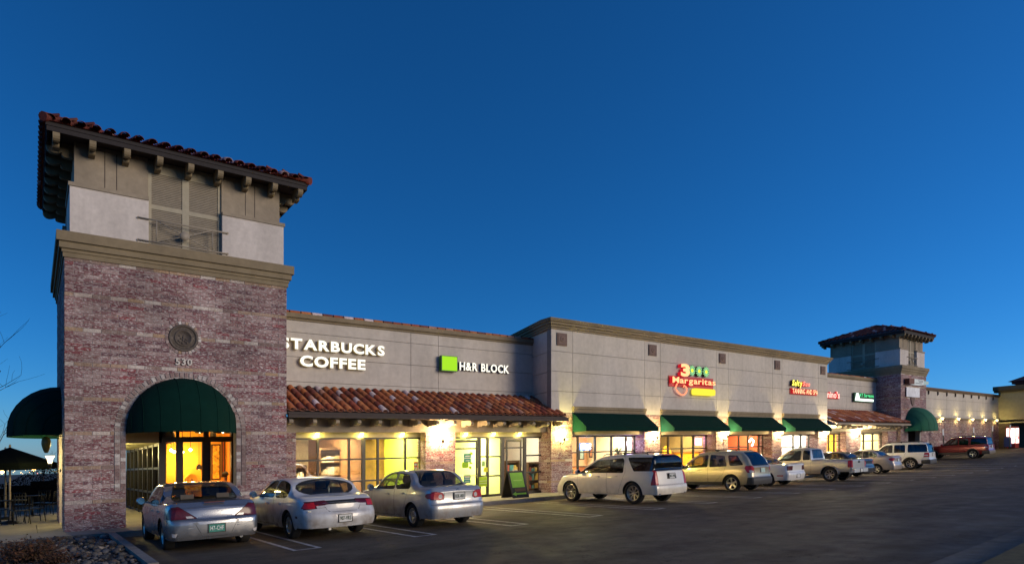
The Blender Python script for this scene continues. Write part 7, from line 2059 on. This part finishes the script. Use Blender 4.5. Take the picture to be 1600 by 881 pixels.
PK = [pm('goods_cream', (.85, .78, .60), .6, .2, 6), pm('goods_white', (.85, .83, .78), .6, .15, 6), pm('goods_tan', (.6, .45, .25), .6, .2, 6)]
PK2 = [pm('goods_mix_red', (.5, .12, .08), .6, .3, 6), pm('goods_mix_teal', (.1, .35, .38), .6, .3, 6), pm('goods_mix_gold', (.7, .5, .12), .6, .3, 6)]
shelf_unit(PX(500, 23.4), PX(536, 23.4), 23.4, 'tall wooden shelves of pale goods in the left shop window', 2.35, 3, PK)
shelf_unit(PX(462, 24.8), PX(480, 24.8), 24.8, 'low shelves of cream goods at the left end of the shop window', 1.7, 5, PK, 4)
shelf_unit(PX(826, 22.6), PX(843, 22.6), 22.6, 'display shelves of coloured goods right of the tax office doors', 1.5, 7, PK2, 4)
shelf_unit(PX(790, 24.0), PX(812, 24.0), 24.0, 'shelves of coloured packets behind the right-hand door', 1.6, 8, PK2, 4)
# round hanging lamp and counter, framed pictures
def framed(x0, x1, z0, z1, Y, lab, col):
    t = thing('picture', ((x0 + x1) / 2, Y, z0), lab, 'picture'); mb = MB(); mb.box(x0, x1, Y, Y + .04, z0, z1); mb.build('frame', DBROWN, t)
    mb = MB(); mb.box(x0 + .06, x1 - .06, Y - .006, Y - .001, z0 + .06, z1 - .06); mb.build('print', col, t)
framed(PX(905, 25), PX(913, 25), 1.5, 2.2, 25.0, 'framed picture in the blue-lit restaurant window', pm('print_teal', (.25, .35, .3), .6, .5, 3))
framed(PX(921, 25), PX(926, 25), 1.6, 2.2, 25.0, 'small framed picture right of the first in the restaurant window', pm('print_rust', (.45, .2, .1), .6, .5, 3))
framed(PX(941, 24.8), PX(951, 24.8), .9, 2.0, 24.8, 'dark cupboard with bottles in the restaurant window', pm('print_green', (.12, .2, .15), .6, .5, 3))
t = thing('neon_sign', (PX(917, 22.6), 22.6, 2.3), 'glaring blue-white neon sign in the first restaurant window', 'neon sign')
Yn = 22.0
mb = MB(); mb.box(PX(906, Yn), PX(923, Yn), Yn, Yn + .05, PZ(915, 703, Yn), PZ(915, 692, Yn)); mb.build('backer', pm('neon_backer', (.1, .2, .5), .5, .1), t)
mb = MB()
for k in range(3):
    z = PZ(915, 701 - k * 3.2, Yn); mb.tube([(PX(907, Yn), Yn - .03, z), (PX(912, Yn), Yn - .03, z + .05), (PX(917, Yn), Yn - .03, z - .03), (PX(922, Yn), Yn - .03, z + .03)], .028, 6)
mb.build('tube', em('neon_blue', (.45, .70, 1.0), 16.0), t)
ld = bpy.data.lights.new('neon_light', 'POINT'); ld.energy = 45; ld.color = (.25, .5, 1.0); ld.shadow_soft_size = .3
lo = bpy.data.objects.new('neon_light', ld); COL.objects.link(lo); lo.location = (PX(915, 21.75), 21.75, 2.3); SHIFT_LIGHTS.append(lo)
t = thing('neon_sign', (PX(986, 21.9), 21.9, 2.2), 'round white neon sign at the right end of the first restaurant window', 'neon sign')
mb = MB(); pts = [(PX(985, 21.8) + .22 * math.cos(a), 21.8, PZ(985, 692, 21.8) + .22 * math.sin(a)) for a in [2 * PI * k / 16 for k in range(17)]]; mb.tube(pts, .03, 6); mb.build('tube', em('neon_white', (.95, .95, 1.0), 12.0), t)
ld = bpy.data.lights.new('neon_light', 'POINT'); ld.energy = 26; ld.color = (.40, .30, 1.0); ld.shadow_soft_size = .2
lo = bpy.data.objects.new('neon_light', ld); COL.objects.link(lo); lo.location = (PX(981, 21.15), 21.15, 2.2); SHIFT_LIGHTS.append(lo)
t = thing('neon_sign', (PX(1090, 22), 22, 2.3), 'purple glowing neon sign in the second restaurant window', 'neon sign')
mb = MB(); mb.box(PX(1087, Yn), PX(1096, Yn), Yn, Yn + .04, PZ(1091, 695, Yn), PZ(1091, 684, Yn)); mb.build('panel', em('neon_purple', (.80, .35, 1.0), 5.0), t)
ld = bpy.data.lights.new('neon_light', 'POINT'); ld.energy = 30; ld.color = (.65, .2, 1.0); ld.shadow_soft_size = .2
lo = bpy.data.objects.new('neon_light', ld); COL.objects.link(lo); lo.location = (PX(1090, 21.75), 21.75, 2.3); SHIFT_LIGHTS.append(lo)
t = thing('neon_sign', (PX(1172, 22), 22, 2.3), 'curved white neon sign glowing in the orange shop doorway', 'neon sign')
mb = MB(); mb.tube([(PX(1170, Yn), Yn, PZ(1170, 690, Yn)), (PX(1174, Yn), Yn, PZ(1174, 685, Yn)), (PX(1178, Yn), Yn, PZ(1178, 689, Yn)), (PX(1175, Yn), Yn, PZ(1175, 696, Yn))], .05, 6); mb.build('tube', em('neon_white', (.95, .95, 1.0), 12.0), t)
for i, x in enumerate((1078, 1089)):
    pendant(PX(x, 23.4), 23.4, PZ(x, 706, 23.4), ('left' if i == 0 else 'right') + ' glowing pendant in the yellow restaurant window', .1, .16, 3.2)
# booths and arches in the restaurant
for i, (x0, x1) in enumerate(((1036, 1050), (1070, 1080), (1092, 1100))):
    Y = 23.8; t = thing('booth', (PX(x0, Y), Y, WALK), ['left', 'middle', 'right'][i] + ' golden arched booth back in the yellow restaurant window', 'booth')
    a, b = PX(x0, Y), PX(x1, Y); r = (b - a) / 2; pl = [(a, WALK), (b, WALK)] + [((a + b) / 2 + r * math.cos(q), 1.35 + .8 * math.sin(q)) for q in [PI * k / 10 for k in range(11)]]
    mb = MB(); mb.prism(pl, 'y', Y, Y + .12); mb.build('back', GOLD, t)
    mb = MB(); mb.box(a, b, Y - .5, Y, WALK, .6); mb.build('bench', BROWNW, t)
t = thing('table', (PX(915, 23.2), 23.2, WALK), 'orange topped counter low in the first restaurant window', 'counter'); mb = MB(); mb.box(PX(903, 23.2), PX(928, 23.2), 23.2, 23.6, WALK, 1.15); mb.build('counter_front', ORNG, t); mb = MB(); mb.box(PX(902, 23.2), PX(929, 23.2), 23.1, 23.7, 1.152, 1.2); mb.build('counter_top', pm('shelf_wood', (.12, .07, .035), .6, .2, 5), t)
def leafy(x, y, z, lab, seed, r=.35):
    q = random.Random(seed); t = thing('potted_plant', (x, y, WALK), lab, 'plant'); mb = MB()
    for i in range(26):
        a = q.uniform(0, 2 * PI); e = q.uniform(.1, 1.2); L = q.uniform(.6, 1) * r * 1.6; pts = []
        for k in range(5):
            f = k / 4; pts.append(Vector((x + math.cos(a) * L * f * math.cos(e), y + math.sin(a) * L * f * math.cos(e), z + L * (f * math.sin(e) - .5 * f * f * .8))))
        w = Vector((-math.sin(a), math.cos(a), 0)) * .035
        vs = []
        for k, p in enumerate(pts): ww = w * (1 - abs(k / 4 - .4)); vs += [tuple(p - ww), tuple(p + ww)]
        mb.add(vs, [(2 * k, 2 * k + 1, 2 * k + 3, 2 * k + 2) for k in range(4)])
    mb.build('fronds', pm('frond_green', (.03, .07, .02), .6, .3, 8), t); mb = MB(); mb.lathe([(0, 0), (.14, 0), (.19, z - WALK), (0, z - WALK - .02)], (x, y, WALK), 12); mb.build('pot', BROWNW, t)
leafy(PX(966, 21.9), 21.9, 1.75, 'fan palm in the right part of the first restaurant window', 3, .5)
leafy(PX(893, 22.0), 22.0, .9, 'low spiky plant at the left end of the first restaurant window', 5, .4)
# the coffee drinker, seated at a table
def person(px, y, lab):
    x = PX(px, y); t = thing('person', (x, y, WALK), lab, 'person')
    SKIN = pm('skin', (.45, .26, .17), .6, .05, 9); SHIRT = pm('cream_shirt', (.62, .48, .25), .9, .08, 9); HAIR = pm('dark_hair', (.03, .02, .015), .7, .2, 30); TROU = pm('dark_trousers', (.03, .03, .04), .9, .1, 9)
    V = [(0, 0, .50), (0, .02, .72), (0, .05, .95), (0, .03, 1.06), (0, -.01, 1.14), (0, -.03, 1.27),            # pelvis, waist, chest, neck, head
         (.17, .04, .98), (.24, -.03, .75), (.14, -.26, .73), (.10, -.34, .74), (-.17, .04, .98), (-.24, -.03, .75), (-.14, -.26, .73), (-.10, -.34, .74),
         (.10, -.05, .48), (.12, -.44, .47), (.12, -.42, .08), (.12, -.54, .04), (-.10, -.05, .48), (-.12, -.44, .47), (-.12, -.42, .08), (-.12, -.54, .04)]
    E_ = [(0, 1), (1, 2), (2, 3), (3, 4), (4, 5), (2, 6), (6, 7), (7, 8), (8, 9), (2, 10), (10, 11), (11, 12), (12, 13), (0, 14), (14, 15), (15, 16), (16, 17), (0, 18), (18, 19), (19, 20), (20, 21)]
    Rr = [.15, .13, .16, .065, .055, .10, .06, .05, .036, .03, .06, .05, .036, .03, .09, .065, .045, .035, .09, .065, .045, .035]
    me = bpy.data.meshes.new('body'); me.from_pydata(V, E_, []); o = bpy.data.objects.new('body', me); COL.objects.link(o)
    m = o.modifiers.new('skin', 'SKIN'); s2 = o.modifiers.new('sub', 'SUBSURF'); s2.levels = 1
    for i, v in enumerate(me.skin_vertices[0].data): v.radius = (Rr[i], Rr[i] * (.8 if i < 3 else 1)); v.use_root = (i == 0)
    bpy.context.view_layer.update()
    m2 = bpy.data.meshes.new_from_object(o.evaluated_get(bpy.context.evaluated_depsgraph_get())); bpy.data.objects.remove(o)
    for mm in (SHIRT, SKIN, TROU): m2.materials.append(mm)
    for p in m2.polygons:
        c = p.center; p.use_smooth = True
        p.material_index = 1 if c.z > 1.06 or (c.y < -.25 and c.z > .66) else 2 if c.z < .56 else 0
    ob = bpy.data.objects.new('body', m2); COL.objects.link(ob); ob.parent = t; ORG[ob] = ORG[t].copy()
    bm = bmesh.new(); bmesh.ops.create_uvsphere(bm, u_segments=14, v_segments=10, radius=.115)
    for v in bm.verts:
        v.co += Vector((0, 0, 1.31)); v.co.y += .0
        if v.co.z < 1.27 and v.co.y < -.02: v.co = v.co.lerp(Vector((0, .02, 1.3)), .45)
    for f in bm.faces: f.smooth = True
    hm = bpy.data.meshes.new('hair'); bm.to_mesh(hm); bm.free(); hm.materials.append(HAIR)
    ho = bpy.data.objects.new('hair', hm); COL.objects.link(ho); ho.parent = t; ORG[ho] = ORG[t].copy()
    t.rotation_euler = (0, 0, 2.3); t['rigid'] = 2
    return x
xp = person(352, 24.3, 'person in a cream shirt sitting with their back to the right-hand coffee shop door')
t = thing('stool', (xp, 24.3, WALK), 'dark stool under the seated person in the coffee shop', 'stool'); mb = MB(); mb.lathe([(0, .46), (.18, .46), (.18, .41), (0, .41)], (xp, 24.3, WALK), 14); mb.build('seat', METAL, t)
for a in range(4):
    mb = MB(); q = a * PI / 2 + .4; mb.tube([(xp + .14 * math.cos(q), 24.3 + .14 * math.sin(q), WALK + .41), (xp + .2 * math.cos(q), 24.3 + .2 * math.sin(q), WALK)], .014, 6); mb.build('leg', METAL, t)
xt = PX(300, 24.6); t = thing('cafe_table', (xt, 24.6, WALK), 'round wooden table inside the coffee shop behind the left door', 'table'); mb = MB(); mb.lathe([(0, .74), (.5, .74), (.5, .77), (0, .77)], (xt, 24.6, WALK), 18); mb.build('tabletop', BROWNW, t); mb = MB(); mb.tube([(xt, 24.6, WALK), (xt, 24.6, WALK + .74)], .04); mb.lathe([(0, .03), (.28, .02), (.28, 0)], (xt, 24.6, WALK), 14); mb.build('pedestal', METAL, t)
for i, (dx_, lab) in enumerate(((-.2, 'left white cup on the coffee shop table'), (.15, 'right white cup on the coffee shop table'))):
    mb = MB(); mb.lathe([(0, 0), (.03, 0), (.042, .1), (.038, .1), (.03, .01)], (xt + dx_, 24.6, WALK + .772), 10); mb.build('cup', WHITEW, None, org=(xt + dx_, 24.6, WALK + .772), label=lab, cat='cup')
Y = 28.2; a, b = PX(287, Y), PX(312, Y); r = (b - a) / 2
t = thing('arched_booth', (a, Y, WALK), 'yellow arched booth back deep inside the coffee shop', 'booth'); pl = [(a, WALK), (b, WALK)] + [((a + b) / 2 + r * math.cos(q), 1.05 + .45 * math.sin(q)) for q in [PI * k / 12 for k in range(13)]]
mb = MB(); mb.prism(pl, 'y', Y, Y + .15); mb.build('back', pm('booth_gold', (.8, .55, .1), .7, .1), t); mb = MB(); mb.prism([((a + b) / 2 + (r - .22) * math.cos(q), .95 + .34 * math.sin(q)) for q in [PI * k / 12 for k in range(13)]], 'y', Y - .03, Y - .001); mb.build('inset', BROWNW, t)
framed(PX(330, 28.6), PX(345, 28.6), 1.2, 2.7, 28.6, 'tall amber mottled mural on the right of the coffee shop wall', pm('mural_amber', (.95, .55, .08), .6, .9, 6))
framed(PX(346, 28.5), PX(352, 28.5), 1.3, 3.0, 28.5, 'dark red hanging drape beside the amber mural', pm('drape_red', (.45, .10, .02), .8, .3, 6))

# ------------------------------------------------------------------ far end: posts, rail fence, machines
for i, (x, y0, y1, lean) in enumerate(((1477, 670, 692, -.25), (1520.5, 667, 690, 0), (1550, 668, 690, .02), (1577.5, 667, 700, .02))):
    Y = 21.6 if i < 3 else 20.5; X_ = PX(x, Y); zg = rise(X_) + .1; h = 2.3
    t = thing('sign_post', (X_, Y, zg), ['leaning white-topped sign post right of the far dome awning', 'upright sign post below the third long-wall lamp', 'upright sign post below the fifth long-wall lamp', 'white-topped sign post at the anchor store porch'][i], 'sign post')
    mb = MB(); mb.tube([(X_, Y, zg), (X_ + lean * 1.6 * 1.6, Y, zg + h)], .04, 6); mb.build('post', pm('green_post', (.06, .09, .07), .6, .2), t)
    mb = MB(); q = X_ + lean * 2.5; mb.hexa([(q - .16 - lean * .1, Y - .05, zg + h - .45), (q + .16 - lean * .1, Y - .05, zg + h - .45), (q + .16 - lean * .1, Y - .03, zg + h - .45), (q - .16 - lean * .1, Y - .03, zg + h - .45), (q - .16 + lean * .3, Y - .05, zg + h + .1), (q + .16 + lean * .3, Y - .05, zg + h + .1), (q + .16 + lean * .3, Y - .03, zg + h + .1), (q - .16 + lean * .3, Y - .03, zg + h + .1)]); mb.build('plate', pm('sign_plate', (.6, .62, .65), .5, .1), t)
t = thing('rail_fence', (60, 21.2, .6), 'low brown picket railing in front of the long wall behind the maroon SUV', 'fence')
for i in range(38):
    x = 59 + i * .36 if i < 6 else 64.4 + i * .3; mb = MB(); z = rise(x) + .1; mb.box(x - .05, x + .05, 21.2, 21.26, z, z + 1.0); mb.build('picket', pm('fence_brown', (.12, .085, .055), .8, .2), t)
mb = MB()
for z in (.15, .9): [mb.hexa([(xa, 21.262, rise(xa) + z + .1), (xb_, 21.262, rise(xb_) + z + .1), (xb_, 21.30, rise(xb_) + z + .1), (xa, 21.30, rise(xa) + z + .1), (xa, 21.262, rise(xa) + z + .2), (xb_, 21.262, rise(xb_) + z + .2), (xb_, 21.30, rise(xb_) + z + .2), (xa, 21.30, rise(xa) + z + .2)]) for xa, xb_ in ((58.95, 60.95), (66.1, 75.8))]
mb.build('rail', pm('fence_brown', (.12, .085, .055), .8, .2), t)
Y = 20.6; X_ = PX(1589, Y); zg = rise(X_) + .05
t = thing('vending_machine', (X_, Y, zg), 'glaring red and white lit vending machine under the anchor store porch', 'vending machine')
mb = MB(); mb.box(X_ - .6, X_ + .7, Y, Y + .8, zg, zg + 2.3); mb.build('cabinet', pm('machine_red', (.4, .03, .03), .4, .2, 5), t)
mb = MB(); mb.box(X_ - .62, X_ - .601, Y + .05, Y + .75, zg + .5, zg + 2.1); mb.box(X_ - .5, X_ + .6, Y - .02, Y - .001, zg + .5, zg + 2.1); mb.build('lit_front', em('machine_glow', (1.0, .55, .5), 3.5), t)
mb = MB()
for k in range(9): mb.box(X_ - .45 + .11 * k, X_ - .40 + .11 * k, Y - .035, Y - .021, zg + .6 + (k % 3) * .3, zg + .95 + (k % 4) * .3)
mb.build('lettering', em('machine_red_glow', (.9, .04, .06), 1.2), t)
X_ = PX(1575.5, 21.0); t = thing('post_box', (X_, 21.0, zg), 'blue collection box left of the lit vending machine', 'mailbox')
mb = MB(); mb.box(X_ - .3, X_ + .3, 20.8, 21.3, zg + .15, zg + 1.0); mb.prism([(20.8 + .25 - .25 * math.cos(a), zg + 1.0 + .22 * math.sin(a)) for a in [PI * k / 8 for k in range(9)]], 'x', X_ - .3, X_ + .3); mb.build('box', pm('post_blue', (.02, .05, .22), .5, .15), t)
mb = MB(); [mb.box(X_ + a - .03, X_ + a + .03, 20.85 + b, 20.91 + b, zg, zg + .15) for a in (-.25, .25) for b in (0, .35)]; mb.build('leg', METAL, t)

# ------------------------------------------------------------------ set everything on the sloping site
bpy.context.view_layer.update()
def desc(o):
    for c in o.children:
        yield c; yield from desc(c)
tops = [o for o in SC.objects if o.parent is None and o.type in ('MESH', 'EMPTY')]
WM = {o: o.matrix_world.copy() for o in SC.objects}
done = set()
def shear_mesh(o, base):
    me = o.data
    if me.users > 1 or me in done: return
    done.add(me); M = WM[o]; inv = M.inverted().to_3x3()
    rot = abs(M[0][0] - 1) + abs(M[1][1] - 1) + abs(M[2][2] - 1) > 1e-4
    for v in me.vertices:
        w = M @ v.co; dz = S(w.x, w.y) - base
        if rot: v.co += inv @ Vector((0, 0, dz))
        else: v.co.z += dz
for o in tops:
    if o.get('rigid') == 1:
        x, y, deg = o['pose']; h = math.radians(deg)
        e = 1.2; f = Vector((math.cos(h), math.sin(h), 0)); l_ = Vector((-f.y, f.x, 0))
        G_ = lambda p: S(p.x, p.y) + rise(p.x)
        p = Vector((x, y, 0)); fz = (G_(p + f * e) - G_(p - f * e)) / (2 * e); lz = (G_(p + l_ * .7) - G_(p - l_ * .7)) / 1.4
        F_ = Vector((f.x, f.y, fz)).normalized(); Lr = Vector((l_.x, l_.y, lz)); U = F_.cross(Lr).normalized(); Lr = U.cross(F_)
        R_ = Matrix((F_, Lr, U)).transposed().to_4x4()
        L_, ra_, wb_ = None, None, None
        o.matrix_world = Matrix.Translation((x, y, G_(p))) @ R_
        del o['rigid']; del o['pose']
        continue
    P0 = WM[o].translation; b0 = S(P0.x, P0.y)
    if o.get('rigid') == 2 or abs(o.rotation_euler[2]) > 1e-3:
        o.location.z += b0
        if 'rigid' in o: del o['rigid']
        continue
    o.location.z += b0
    if o.type == 'MESH': shear_mesh(o, b0)
    st = [(c, b0) for c in o.children]
    while st:
        c, pb_ = st.pop(); p = WM[c].translation; b = S(p.x, p.y); c.location.z += b - pb_
        if c.type == 'MESH': shear_mesh(c, b)
        st += [(g, b) for g in c.children]
for lo in SHIFT_LIGHTS: lo.location.z += S(lo.location.x, lo.location.y)
for me in bpy.data.meshes: me.update()
